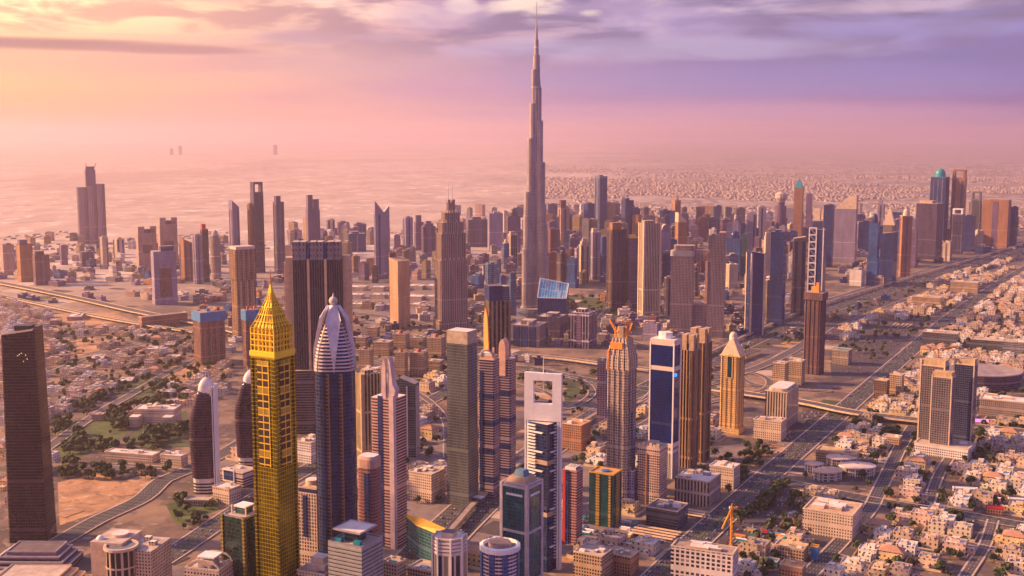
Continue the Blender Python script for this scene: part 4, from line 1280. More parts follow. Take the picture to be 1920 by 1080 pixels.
# ---- white frame tower with a square hole
def frame_tower():
    Y = 1258.0
    x, y, w, d, h, rz = place(983, 1055, 697, 1065, .13, 16, Y)
    k = y / Y
    z = lambda v: H - (H - hz_of(v, Y)) * k
    root = thing('white_frame_tower', 'navy glass tower in a white frame with a square hole and mast on top', 'tower', (x, y, 0), rz)
    gl = facade('frame_glass', (.03, .045, .13), (.01, .028, .12), fh=3.6, bay=3.2, wu=.93, wv=.85, metal=.25, gr=.1, var=.7, blind=.05)
    zb, zt, h0, h1 = z(788), z(699), z(756), z(713)
    hw = w * .258
    fr = MB()
    th = d
    fr.box(-(w / 2 + hw) / 2, 0, zb, w / 2 - hw, th, zt - zb)
    fr.box((w / 2 + hw) / 2, 0, zb, w / 2 - hw, th, zt - zb)
    fr.box(0, 0, zb, hw * 2, th * .98, h0 - zb)
    fr.box(0, 0, h1, hw * 2, th * .98, zt - h1 - .2)
    fr.build('top_frame', WHITE, root)
    for s in (-1, 1):
        for o in (.475, .41):
            p = MB()
            p.prism(rect(w * .045, th * .9, s * w * o), 0, zb + .5)
            p.build('leg', WHITE, root)
    a = R(-22)
    P = rect(w * .62, w * .5)
    P = [(X * math.cos(a) - Yy * math.sin(a), X * math.sin(a) + Yy * math.cos(a) + 1.5) for X, Yy in P]
    cx = sum(p[0] for p in P) / 4
    b = MB()
    b.prism(P, 0, zb - 1.5, 0, 1)
    body = b.build('glass_body', [gl, ROOFPALE], root)
    # white balcony slabs step across both faces towards the frame legs
    n = int((zb - 14) / 3.6)
    cnt = 0
    for i in range(n):
        zz = zb - 5 - i * 3.6
        big = (i % 6 == 2)
        for (A, B) in ((P[0], P[1]), (P[1], P[2])):
            A_, B_ = (A, B) if A is P[0] else (B, A)        # from the frame leg towards the corner
            f1 = .8 if big else .42
            p0 = (A_[0], A_[1])
            p1 = (A_[0] + (B_[0] - A_[0]) * f1, A_[1] + (B_[1] - A_[1]) * f1)
            dx, dy = p1[0] - p0[0], p1[1] - p0[1]
            L = math.hypot(dx, dy)
            nx, ny = (dy / L, -dx / L) if A is P[0] else (-dy / L, dx / L)
            q = MB()
            e = 2.4
            pts = [(p0[0] - nx * .3, p0[1] - ny * .3), (p1[0] - nx * .3, p1[1] - ny * .3), (p1[0] + nx * e, p1[1] + ny * e), (p0[0] + nx * e, p0[1] + ny * e)]
            if sum(pts[j][0] * pts[(j + 1) % 4][1] - pts[(j + 1) % 4][0] * pts[j][1] for j in range(4)) < 0:
                pts = pts[::-1]
            q.prism(pts, zz, zz + 1.3, 0, 0, None, True)
            if cnt < 98:
                q.build('balcony', WHITE, root)
            cnt += 1
    m = MB()
    m.loft([(ngon(6, .8), h1 - 12), (ngon(6, .6), zt), (ngon(6, .2), z(668))], 0)
    m.build('mast', WHITE, root)
    t = MB()
    for j, vv in enumerate((866, 962)):
        t.prism([(p[0] * 1.05, p[1] * 1.05) for p in P], z(vv), z(vv) + 5)
    t.build('belt', plain('tan_belt', (.42, .3, .22)), root)


frame_tower()


# ---- pointed pink banded tower
def pointed():
    Y = depth_of(1030)
    x, y, w, d, h, rz = place(695, 762, 735, 1030, .95, 33, Y)
    k = y / Y
    z = lambda v: H - (H - hz_of(v, Y)) * k
    root = thing('pointed_tower', 'pink banded tower with a curved pointed crest and a thin mast', 'tower', (x, y, 0), rz)
    bd = facade('pink_bands', (.56, .33, .28), (.10, .06, .08), fh=3.6, bay=30, wu=1.1, wv=.5, metal=.2, var=.3, blind=.0)
    fl = plain('pink_corner', (.56, .42, .42), .6)
    f = MB()
    f.prism(cham(w, d, w * .05), 0, z(742), 0, 1)
    f.build('shaft', [bd, ROOFPALE], root)
    c = MB()
    c.prism(rect(w * .2, d * .2, w * .42, -d * .42), 0, z(735))
    c.build('corner_pier', fl, root)
    g = MB()
    g.box(-w * .08, -d / 2 - .1, 0, w * .2, .8, z(738), 0)
    g.build('window_slot', FAC['navy'], root)
    # the crest: two curved blades leaning on the corner
    zc, zp = z(742), z(668)
    for (pts, yy, th, nm) in (
            ([(-w * .02, zc), (w * .18, zc), (w * .18, z(680)), (w * .09, zp), (-w * .0, z(690))], -d * .45, 3.0, 'crest_blade'),
            ([(w * .2, zc), (w * .5, zc), (w * .58, z(726)), (w * .45, z(714)), (w * .41, z(695)), (w * .36, z(676)), (w * .27, z(666))], -d * .30, 9.0, 'crest_blade')):
        b = MB()
        fr = [(X, yy - th / 2, Z) for X, Z in pts]
        bk = [(X, yy + th / 2, Z) for X, Z in pts]
        b.face(fr)
        b.face(bk[::-1])
        for j in range(len(pts)):
            jj = (j + 1) % len(pts)
            b.face([fr[jj], fr[j], bk[j], bk[jj]])
        b.build(nm, fl, root)
    m = MB()
    m.loft([(ngon(6, .7), zc), (ngon(6, .2), z(640))], 0)
    m.v = [(a + w * .2, b - d * .3, c_) for a, b, c_ in m.v]
    m.build('mast', plain('spire_red', (.45, .16, .06), .5), root)


pointed()


# ---- sail shaped twin towers on the left
def sail(uL, uR, vt, vb, label):
    Y = depth_of(vb)
    x, y, w, d, h, rz = place(uL, uR, vt + 20, vb, .8, 12, Y)
    k = y / Y
    z = lambda v: H - (H - hz_of(v, Y)) * k
    root = thing('sail_tower', label, 'tower', (x, y, 0), rz, 'twin sail towers')
    gl = facade('sail_glass', (.09, .045, .07), (.05, .025, .08), fh=3.7, bay=2.6, wu=.9, wv=.8, metal=.55, gr=.14, var=.5)
    bw = facade('sail_base', (.66, .56, .52), (.07, .05, .08), fh=4.2, bay=9, wu=1.1, wv=.55)
    hh = z(vt)
    n = 16
    rings = []
    hb = hh * .14
    for i in range(n + 1):
        t = i / n
        left = -w * .57 + w * .42 * max(0, (t - .42) / .58) ** 2.3 + w * .08 * (1 - t) ** 2
        rt = w / 2 - w * .1
        dd = d * (1 - .35 * t ** 3)
        zz = hb + (hh * .9 - hb) * t
        L, r_ = rt - left, min(dd, rt - left) * .35
        rings.append(([(a + (left + rt) / 2, b) for a, b in rounded(L, dd, r_, 3)], zz))
    f = MB()
    f.loft(rings, 0)
    f.build('sail', gl, root, True)
    b = MB()
    b.prism([(a + (-w * .45 + w * .4) / 2, b_) for a, b_ in rounded(w * .86, d, w * .28, 3)], 0, hb, 0, 1)
    b.build('banded_base', [bw, ROOF], root)
    for o in (.40, .47):
        p = MB()
        p.prism(rect(w * .035, d * .9, w * o), 0, hh * .93)
        p.build('fin', WHITE, root)
    g = MB()
    g.prism(rect(w * .06, d * .8, w * .435), 0, hh * .9)
    g.build('lift_shaft', FAC['purple'], root)
    c = MB()
    last = rings[-1][0]
    cx = sum(p[0] for p in last) / len(last)
    c.loft([([(cx + (a - cx) * s, b * s) for a, b in last], hh * .9 + (hh * .1) * q) for q, s in ((-.55, 1.04), (.0, 1.06), (.35, .95), (.7, .66), (1, .2))], 0)
    cp = c.build('cap', plain('white_cap', (.80, .70, .64), .5), root, True)
    s = MB()
    for dx in (-.12, .0, .1):
        s.beam((cx + dx * w, 0, hh * .95), (cx + dx * w, 0, hh * 1.03), .5)
    s.build('cap_mast', WHITE, cp)


sail(437, 492, 693, 886, 'right sail tower half hidden behind the golden hotel, white cap and orange edge')
sail(351, 409, 707, 928, 'sail shaped dark tower standing clear with white cap and pale vertical fins')


# ---- plain dark tower on the left
def dark_left():
    Y = depth_of(1020)
    x, y, w, d, h, rz = place(0, 82, 618, 1020, .75, 22, Y)
    root = thing('dark_tower', 'massive plain dark brown glass tower at the left edge of the view', 'tower', (x, y, 0), rz)
    m = facade('dark_glass', (.075, .045, .06), (.03, .016, .035), fh=3.7, bay=2.8, wu=.9, wv=.82, metal=.55, gr=.12, var=.55, blind=.05)
    f = MB()
    P0, P1 = cham(w * 1.16, d * 1.16, w * .05), cham(w, d, w * .05)
    f.loft([(P0, 0), (P1, [h - 4, h + 1, h + 4, h + 4, h + 2, h - 3, h - 4, h - 4])], 0, 1, 1)
    f.build('facade', [m, ROOFDARK], root)
    r = MB()
    r.box(w * .05, d * .1, h - 1, w * .5, d * .4, 6)
    r.build('plant_room', DARKM, root)
    lit = emis('lit_window', (1.0, .66, .3), .45)
    g = random.Random(3)
    for i in range(6):
        q = MB()
        t = .45 + .05 * i + g.uniform(-.01, .01)
        q.box(-w / 2 + w * t * 1.1, -d / 2 - .35, h - 34 + i * 1.4 + g.choice((-6, 0, 5)), 1.0, .5, 1.3)
        q.build('lit_window', lit, root)


dark_left()


# ---- grey slab and the purple banded twins beside it
def grey_slab():
    Y = depth_of(952)
    x, y, w, d, h, rz = place(838, 894, 612, 952, .8, 31, Y)
    k = y / Y
    z = lambda v: H - (H - hz_of(v, Y)) * k
    root = thing('grey_slab_tower', 'grey green slab tower with a tan box top beside the purple banded twins', 'tower', (x, y, 0), rz)
    m = facade('grey_slab', (.12, .125, .13), (.10, .115, .125), fh=3.7, bay=2.2, wu=.88, wv=.75, metal=.3, gr=.25, var=.3, blind=.06)
    f = MB()
    f.loft([(rect(w * 1.08, d * 1.05), 0), (rect(w, d), z(642))], 0, 1, 1)
    f.build('facade', [m, ROOF], root)
    t = MB()
    t.prism(rect(w * 1.02, d * 1.02), z(642) + .02, z(618), 0, 1)
    t.build('box_top', [plain('tan_box', (.42, .33, .24), .8, 0, .35, .2), ROOFPALE], root)
    s = MB()
    s.box(w * .502, 0, 4, .8, d * .12, z(645) - 4)
    s.build('glass_strip', FAC['blue'], root)
    e = MB()
    e.prism(rect(w * .5, d * .5, w * .75, d * .1), 0, 12, 0, 1)
    e.build('entrance_block', [FAC['slate'], ROOFPALE], root)


grey_slab()


def banded_twin(uL, uR, vt, vb, label, arch):
    Y = depth_of(vb)
    x, y, w, d, h, rz = place(uL, uR, vt, vb, .85, 24, Y)
    k = y / Y
    z = lambda v: H - (H - hz_of(v, Y)) * k
    root = thing('banded_tower', label, 'tower', (x, y, 0), rz, 'purple banded twin towers')
    m = facade('twin_bands', (.34, .25, .30), (.05, .035, .09), fh=3.5, bay=40, wu=1.1, wv=.5, metal=.3, var=.2, blind=0)
    hs = h
    f = MB()
    f.prism(cham(w, d, w * .06), 0, hs, 0, 1)
    f.build('facade', [m, ROOF], root)
    for i, q in enumerate((.12, .32, .52, .72)):
        b = MB()
        b.prism(cham(w * 1.015, d * 1.015, w * .06), hs * q, hs * q + 7)
        b.build('belt', FAC['navy'], root)
    g = MB()
    g.box(-w * .32, -d / 2 - .3, 3, w * .18, 1.0, hs * .9)
    g.build('window_slot', FAC['navy'], root)
    if arch:
        a = MB()
        ww, n = w * .42, 12
        zb = hs - 22
        top = [(ww / 2 * math.cos(math.pi * i / n), z(652) + (z(634) - z(652)) * math.sin(math.pi * i / n)) for i in range(n + 1)]
        prof = [(ww / 2, zb)] + top + [(-ww / 2, zb)]
        fr = [(X, -d / 2 - 1.2, Z) for X, Z in prof]
        bk = [(X, d * .1, Z) for X, Z in prof]
        a.face(fr[::1])
        for j in range(len(prof)):
            jj = (j + 1) % len(prof)
            a.face([fr[j], fr[jj], bk[jj], bk[j]])
        a.face(bk[::-1])
        a.build('arched_crown', plain('orange_crown', (.68, .40, .28), .6), root)
        s = MB()
        s.loft([(ngon(6, .7), z(636)), (ngon(6, .2), z(622))], 0)
        s.build('spire', GREYM, root)
    else:
        c = MB()
        c.box(0, 0, hs, w * .9, d * .7, 5, 1)
        c.box(-w * .05, -d * .1, hs + 5, w * .75, d * .5, 3, 0)
        c.box(w * .36, -d * .2, hs, w * .12, d * .12, z(650) - hs, 1)
        c.build('crown', [WHITE, plain('orange_crown', (.68, .40, .28))], root)
        g = MB()
        n = 10
        for i in range(n):
            t0, t1 = math.pi * i / n, math.pi * (i + 1) / n
            p0 = (w * .38 * math.cos(t0), -d * .35, hs + 3 + 9 * math.sin(t0))
            p1 = (w * .38 * math.cos(t1), -d * .35, hs + 3 + 9 * math.sin(t1))
            g.beam(p0, p1, .8)
        g.build('roof_arch', GREYM, root)


banded_twin(897, 937, 672, 935, 'lower purple banded tower between the grey slab and its arch topped twin', False)
banded_twin(927, 968, 672, 918, 'taller purple banded tower with a pale pointed arch crown', True)


# ---- olive tower with a sail wall coloured as its sunlit side behind the twins
def olive_sail():
    Y = depth_of(760)
    x, y, w, d, h, rz = place(907, 958, 532, 760, .8, -18, Y)
    k = y / Y
    z = lambda v: H - (H - hz_of(v, Y)) * k
    root = thing('olive_tower', 'dark tower with olive columns, navy head and a sunlit orange side wall', 'tower', (x, y, 0), rz)
    m = facade('olive_columns', (.36, .27, .19), (.05, .04, .06), fh=4, bay=6.2, wu=.6, wv=1.1, metal=.35)
    P, em = finned(w, d, 6.5, 1.5, .45)
    f = MB()
    f.prism(P, 0, z(562), 0, 1)
    f.build('facade', [m, ROOF], root)
    t = MB()
    t.prism(rect(w * .62, d * .9, -w * .18), z(562), z(534), 0, 1)
    t.build('navy_head', [FAC['navy'], ROOFDARK], root)
    t = MB()
    t.loft([(rect(w * .34, d * .8, w * .31), z(562)), (rect(w * .30, d * .6, w * .31), z(536))], 0, 1, 1)
    t.build('shoulder', [FAC['slate'], ROOF], root)
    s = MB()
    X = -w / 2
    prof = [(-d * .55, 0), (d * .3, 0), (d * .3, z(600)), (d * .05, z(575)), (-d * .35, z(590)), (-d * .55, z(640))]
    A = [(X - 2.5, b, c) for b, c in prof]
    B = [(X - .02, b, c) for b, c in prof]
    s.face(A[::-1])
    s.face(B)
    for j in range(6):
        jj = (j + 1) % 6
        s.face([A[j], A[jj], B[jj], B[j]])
    s.build('side_wall', plain('sunlit_wall', (.75, .27, .06), .6), root)  # sunlit orange of the tower's left side put into the wall colour


olive_sail()


# ---- skeleton tower under construction with orange scaffolding
def skeleton():
    Y = depth_of(945)
    x, y, w, d, h, rz = place(1138, 1195, 690, 945, .9, 24, Y)
    k = y / Y
    z = lambda v: H - (H - hz_of(v, Y)) * k
    root = thing('skeleton_tower', 'bare concrete tower under construction with orange netting round its tapering head', 'tower', (x, y, 0), rz)
    m = facade('skeleton_frame', (.54, .42, .34), (.06, .045, .05), fh=3.7, bay=3.0, wu=.62, wv=.62, metal=0, gr=.8, blind=.35, var=.6)
    P, em = finned(w, d, 8.0, 1.6, .5)
    zb = z(690)
    f = MB()
    f.prism(P, 0, zb, 0, 1)
    f.build('frame', [m, CONC], root)
    g = MB()
    g.prism(rect(w * .34, d * .3, w * .42, d * .0), 0, z(770), 0, 0)
    g.box(-w * .05, -d / 2 - .4, 0, w * .2, 1.2, z(885))
    g.build('glass_panel', FAC['steel'], root)
    lev = [(1.0, 690), (.9, 664), (.72, 646), (.5, 632)]
    for i in range(3):
        c = MB()
        kk, v0 = lev[i]
        k1, v1 = lev[i + 1]
        c.loft([(rect(w * kk * .98, d * kk * .98), z(v0)), (rect(w * (kk * .4 + k1 * .6), d * (kk * .4 + k1 * .6)), z(v1))], 0, 1, 1)
        t = c.build('head_tier', [m, CONC], root)
        n = 5
        for j in range(n):                   # pale raking columns
            q = MB()
            s = (j / (n - 1) - .5)
            q.beam((s * w * kk, -d * kk * .5, z(v0)), (s * w * (kk * .4 + k1 * .6) * 1.02, -d * (kk * .4 + k1 * .6) * .51, z(v1)), .7)
            q.build('column', CREAM, t)
        for j in range(n):
            q = MB()
            s = (j / (n - 1) - .5)
            q.beam((w * kk * .5, s * d * kk, z(v0)), (w * (kk * .4 + k1 * .6) * .51, s * d * (kk * .4 + k1 * .6) * 1.02, z(v1)), .7)
            q.build('column', CREAM, t)
    o = MB()
    o.box(-w * .46, -d * .1, zb - 2, 3, d * .8, z(652) - zb)
    o.box(-w * .1, -d * .42, z(652), w * .55, 2.4, z(640) - z(652))
    o.build('netting', ORANGE, root)
    for s in (-.18, .18):
        q = MB()
        q.loft([(rect(w * .13, d * .2, s * w), z(632)), (rect(w * .08, d * .14, s * w * .9), z(612))], 0)
        q.build('scaffold', ORANGE if s > 0 else plain('scaffold_olive', (.55, .34, .08)), root)
    q = MB()
    q.prism(rect(w * .2, d * .3), z(632), z(612))
    q.build('lift_core', CONC, root)
    return x, y, z, w, d, rz


sk = skeleton()
crane(sk[0] - 9, sk[1] + 4, sk[2](640), 13, 17, R(140), 'orange crane with a raised jib on the left of the skeleton tower head', ORANGE, R(58), 'cranes on the skeleton tower')
crane(sk[0] + 9, sk[1] + 6, sk[2](640), 10, 15, R(60), 'orange crane with a raised jib on the right of the skeleton tower head', ORANGE, R(50), 'cranes on the skeleton tower')


# ---- blue glass tower in a white frame
def blue_glass():
    Y = depth_of(897)
    x, y, w, d, h, rz = place(1220, 1276, 634, 897, .62, 24, Y)
    k = y / Y
    z = lambda v: H - (H - hz_of(v, Y)) * k
    root = thing('blue_mirror_tower', 'deep blue mirror glass tower with pale top band and frame', 'tower', (x, y, 0), rz)
    gl = facade('deep_blue_glass', (.006, .02, .10), (.002, .028, .22), fh=3.8, bay=2.0, wu=.97, wv=.93, metal=.4, gr=.08, var=.3, blind=.0)
    pale = plain('pale_frame', (.70, .56, .46), .6, 0, .08)
    f = MB()
    f.prism(rect(w, d), z(834) , z(640), 0, 1)
    f.build('glass', [gl, ROOFPALE], root)
    b = MB()
    b.prism(rect(w * 1.0, d), 0, z(834) - .05, 0, 1)
    b.build('base', [facade('striped_base', (.62, .52, .5), (.03, .035, .09), fh=40, bay=2.8, wu=.6, wv=.9), ROOF], root)
    for (v0, v1) in ((645, 634), (692, 684), (834, 826)):
        t = MB()
        t.prism(rect(w * 1.03, d * 1.04), z(v0), z(v1), 0, 1)
        t.build('band', [pale, ROOFPALE], root)
    for sx in (-1, 1):
        for sy in (-1, 1):
            p = MB()
            p.prism(rect(1.8, 1.8, sx * w * .5, sy * d * .5), 0, z(640))
            p.build('corner_post', WHITE, root)
    r = MB()
    r.prism(ngon(10, w * .3, d * .3), z(634), z(622), 0, 0)
    r.build('plant_room', WHITE, root)
    s = MB()
    s.sphere(w * .5 + .3, -d * .28, z(699), 3.0, 0, 10)
    s.build('lit_sign', emis('sign_blue', (.02, .22, 1.0), 1.2), root)


blue_glass()


# ---- brown ribbed twin blocks
def brown_twin(uL, uR, vt, vb, label, turret):
    Y = depth_of(vb)
    x, y, w, d, h, rz = place(uL, uR, vt, vb, .9, 26, Y)
    k = y / Y
    z = lambda v: H - (H - hz_of(v, Y)) * k
    root = thing('brown_tower', label, 'tower', (x, y, 0), rz, 'brown ribbed twin towers')
    m = facade('brown_ribs', (.40, .24, .14), (.07, .045, .05), fh=3.6, bay=3.6, wu=.5, wv=1.1, metal=.3, var=.3)
    P, em = finned(w, d, 5.5, 1.0, .5)
    zt = z(turret)
    f = MB()
    f.prism(P, 0, zt, 0, 1)
    f.build('facade', [m, ROOF], root)
    c = MB()
    c.prism(rect(w * .8, d * .8), zt, zt + 9, 1, 1)
    c.build('recessed_storey', [m, FAC['navy']], root)
    for sx in (-1, 1):
        for sy in (-1, 1):
            t = MB()
            t.prism(rect(w * .34, d * .34, sx * w * .27, sy * d * .27), zt, h, 0, 1)
            t.build('turret', [plain('brown_turret', (.42, .27, .17), .8, 0, .3, .3), ROOF], root)


brown_twin(1292, 1337, 614, 868, 'rear brown ribbed tower with four square turrets, right of the pair', 640)
brown_twin(1277, 1313, 626, 880, 'front brown ribbed tower with tan turrets beside the blue mirror tower', 655)


# ---- golden tower with gabled dome top
def gable_tower():
    Y = depth_of(815)
    x, y, w, d, h, rz = place(1351, 1398, 665, 815, .75, 22, Y)
    k = y / Y
    z = lambda v: H - (H - hz_of(v, Y)) * k
    root = thing('gabled_tower', 'yellow tan tower with gabled top, small dome and tall teal window', 'tower', (x, y, 0), rz)
    m = facade('yellow_ribs', (.66, .41, .16), (.22, .13, .08), fh=3.6, bay=2.6, wu=.45, wv=.6, metal=.1, var=.3)
    P, em = finned(w, d, 9, 1.2, .6)
    f = MB()
    f.prism(P, 0, h, 0, 1)
    f.build('facade', [m, ROOF], root)
    g = MB()
    zt = z(637)
    g.face([(-w / 2, -d / 2, h), (w / 2, -d / 2, h), (w * .12, -d * .3, zt), (-w * .12, -d * .3, zt)])
    g.face([(w / 2, -d / 2, h), (w / 2, d / 2, h), (w * .12, d * .3, zt), (w * .12, -d * .3, zt)])
    g.face([(w / 2, d / 2, h), (-w / 2, d / 2, h), (-w * .12, d * .3, zt), (w * .12, d * .3, zt)])
    g.face([(-w / 2, d / 2, h), (-w / 2, -d / 2, h), (-w * .12, -d * .3, zt), (-w * .12, d * .3, zt)])
    g.face([(-w * .12, -d * .3, zt), (w * .12, -d * .3, zt), (w * .12, d * .3, zt), (-w * .12, d * .3, zt)])
    g.build('gable_roof', plain('peach_roof', (.72, .48, .32), .7), root)
    o = MB()
    o.prism(rect(w * 1.06, d * 1.06), h - 1, h + 1.2)
    o.build('cornice', plain('yellow_trim', (.78, .50, .2)), root)
    c = MB()
    c.prism(ngon(12, w * .2), zt, zt + 5)
    c.sphere(0, 0, zt + 5, w * .2, 0, 12, 1.25, True)
    c.build('dome', plain('peach_dome', (.74, .54, .42), .6), root, True)
    s = MB()
    s.loft([(ngon(6, .5), zt + 8), (ngon(6, .15), z(612))], 0)
    s.build('finial', GREYM, root)
    wn = MB()
    ww = w * .27
    z0, z1 = z(706), z(668)
    n = 8
    prof = [(-ww / 2, z0), (ww / 2, z0)] + [(ww / 2 * math.cos(math.pi * i / n), z1 + 5 * math.sin(math.pi * i / n)) for i in range(n + 1)]
    wn.face([(X, -d / 2 - .5, Z) for X, Z in prof])
    fr = wn.build('window', plain('teal_window', (.012, .07, .10), .15, .5), root)
    b = MB()
    for j in range(len(prof)):
        a_, b_ = prof[j], prof[(j + 1) % len(prof)]
        if math.dist(a_, b_) > .01:
            b.beam((a_[0], -d / 2 - .6, a_[1]), (b_[0], -d / 2 - .6, b_[1]), .5)
    b.build('window_frame', plain('yellow_trim', (.78, .50, .2)), fr)
    bs = MB()
    bs.prism(rect(w * 1.1, d * 1.1), 0, 9, 0, 1)
    bs.build('base', [m, ROOF], root)


gable_tower()


# ---- gateway towers joined by a curved bridge
def gateway():
    Y = depth_of(632)
    x, y, w, d, h, rz = place(1258, 1361, 470, 632, .24, 4, Y)
    k = y / Y
    z = lambda v: H - (H - hz_of(v, Y)) * k
    root = thing('gateway_towers', 'pair of grey towers joined high up by a curved sloping bridge', 'towers', (x, y, 0), rz)
    m = facade('gateway_ribs', (.30, .22, .24), (.06, .05, .08), fh=3.8, bay=3.4, wu=.55, wv=.75, metal=.3, var=.4)
    o = plain('gateway_orange', (.62, .34, .2), .7)
    L = MB()
    L.prism(rect(w * .42, d, -w * .29), 0, z(480), 0, 1)
    L.prism(rounded(w * .46, d * 1.05, d * .3) and [(a - w * .28, b) for a, b in rounded(w * .47, d * 1.04, d * .3)], z(480), z(470), 2, 1)
    L.prism([(a - w * .26, b) for a, b in rounded(w * .38, d * .9, d * .25)], z(470), z(460), 0, 1)
    L.build('curved_tower', [m, ROOF, GREYM], root)
    n = 10
    Rr = MB()
    x0, x1 = w * .19, w * .5
    top = [(x0 - w * .06 + (x1 - x0 + w * .06) * (i / n), z(476) + (z(434) - z(476)) * min(1.0, (i / n) * 1.55) ** 1.8) for i in range(n + 1)]
    prof = [(x1, 0)] + top[::-1] + [(x0, z(486)), (x0, 0)]
    fr = [(X, -d * .55, Z) for X, Z in prof]
    bk = [(X, d * .55, Z) for X, Z in prof]
    Rr.face([p for p in fr][::-1], 0, [(p[0], p[2]) for p in fr][::-1])
    Rr.face(bk, 0, [(p[0], p[2]) for p in bk])
    for j in range(len(prof)):
        jj = (j + 1) % len(prof)
        q = [fr[j], fr[jj], bk[jj], bk[j]]
        Rr.face(q, 0 if prof[j][0] == prof[jj][0] else 1, [(p[1], p[2]) for p in q])
    Rr.build('sloping_tower', [m, o], root)
    b = MB()
    b.box(w * .055, 0, z(488), w * .268, d * .8, z(468) - z(488), 0)
    b.box(w * .055, 0, 0, w * .268, d * .7, z(568), 0)
    b.build('bridge', m, root)
    a = MB()
    a.box(w * .165, -d * .1, z(568) + .1, w * .046, d * .95, z(488) - z(568) - .3)
    a.build('arch_jamb', o, root)


gateway()


# ---- ladder frame tower on the highway
def ladder():
    Y = depth_of(600)
    x, y, w, d, h, rz = place(1517, 1551, 430, 600, .7, 14, Y)
    k = y / Y
    z = lambda v: H - (H - hz_of(v, Y)) * k
    root = thing('ladder_frame_tower', 'tower with a tall white ladder frame on dark glass in the right hand row', 'tower', (x, y, 0), rz)
    f = MB()
    f.prism(rect(w, d), 0, h, 0, 1)
    f.build('glass_body', [FAC['navy'], ROOFDARK], root)
    fr = plain('pale_fin', (.66, .60, .62))
    for s in (-1, -.02, .97):
        p = MB()
        p.box(s * w * .46, -d / 2 - 1.0, 0, w * .075, 2, h + 6)
        p.build('frame_leg', fr, root)
    n = 8
    for i in range(n + 1):
        p = MB()
        zz = h + 3 - i * (h * .62) / n
        p.box(-w * .235, -d / 2 - 1.1, zz, w * .40, 1.6, 3.2)
        p.build('rung', fr, root)
    for i in range(n):
        p = MB()
        zz = h + 3 - i * (h * .62) / n
        p.beam((-w * .42, -d / 2 - .9, zz), (-w * .06, -d / 2 - .9, zz - (h * .62) / n * .8), .8)
        p.build('brace', GREYM, root)


ladder()


# ---- dark red tower with open floors beside the highway
def skeleton_right():
    Y = depth_of(704)
    x, y, w, d, h, rz = place(1508, 1552, 550, 704, .8, 20, Y)
    root = thing('skeleton_tower', 'dark red brown skeleton tower with open floors standing alone beside the highway', 'tower', (x, y, 0), rz)
    m = facade('dark_skeleton', (.19, .10, .10), (.07, .04, .06), fh=3.8, bay=4.2, wu=.7, wv=.66, metal=0, gr=.9, blind=.06, var=.5)
    f = MB()
    P, em = finned(w * .94, d * .94, 9, 1.5, .5)
    f.prism(P, 0, h, 0, 1)
    f.build('frame', [m, CONC], root)
    c = MB()
    c.prism(rect(w * 1.04, d * 1.04), h - 12, h + 3, 0, 1)
    c.build('head', [m, CONC], root)
    q = MB()
    q.prism(rect(w * .4, d * .4), h + 3, h + 14)
    q.box(w * .1, 0, h + 14, w * .14, d * .2, 8)
    q.build('lift_core', ORANGE, root)


skeleton_right()


# ---- concrete skeleton towers at left
def skel_left(uL, uR, vt, vb, label, blue, ragged):
    Y = depth_of(vb)
    x, y, w, d, h, rz = place(uL, uR, vt, vb, .85, -22, Y)
    root = thing('skeleton_tower', label, 'tower', (x, y, 0), rz)
    m = facade('raw_frame' + ('_red' if blue else ''), (.40, .22, .17) if blue else (.50, .31, .2), (.11, .06, .06), fh=3.8, bay=4.4, wu=.66, wv=.66, metal=0, gr=.9, blind=.3, var=.6)
    f = MB()
    P, em = finned(w, d, 7, 2.0, .5)
    f.prism(P, 0, h * (.9 if blue else .64), 0, 1)
    f.build('frame', [m, CONC], root)
    if blue:
        c = MB()
        c.prism(rect(w * 1.06, d * 1.06), h * .78, h * .95, 0, 1)
        c.build('netting', [BLUENET, CONC], root)
        r = random.Random(int(uL))
        for i in range(6):
            q = MB()
            q.box(r.uniform(-.4, .4) * w, r.uniform(-.4, .4) * d, h * .94, w * .12, d * .12, h * r.uniform(.02, .07))
            q.build('formwork', r.choice([BLUENET, ORANGE, REDP, CONC]), root)
    else:
        c = MB()
        P2, _ = finned(w * 1.08, d * 1.08, 6, 2.2, .5)
        c.prism(P2, h * .64, h * .97, 0, 1)
        c.build('overhanging_head', [m, CONC], root)
        q = MB()
        q.prism(rect(w * 1.0, d * .98), h * .97, h, 0, 0)
        q.build('roof_rim', plain('pale_rim', (.62, .46, .38)), root)
        for s in (-.3, .05, .35):
            q = MB()
            q.prism(rect(w * .08, d * 1.03, s * w), 0, h * .63)
            q.build('pier', TAN, root)
    return x, y, h, rz


a = skel_left(430, 478, 461, 636, 'unfinished tan concrete tower with a wider ragged head behind the golden spire', False, True)
a = skel_left(360, 421, 577, 684, 'squat skeleton tower wrapped in blue netting at its top, left of the golden hotel', True, False)
crane(a[0] - 6, a[1], a[2] * .9, 26, 34, R(20), 'red crane standing on the squat blue netted skeleton tower', REDP, R(12))
a = skel_left(452, 486, 574, 690, 'second blue netted skeleton tower mostly hidden behind the golden crown', True, False)


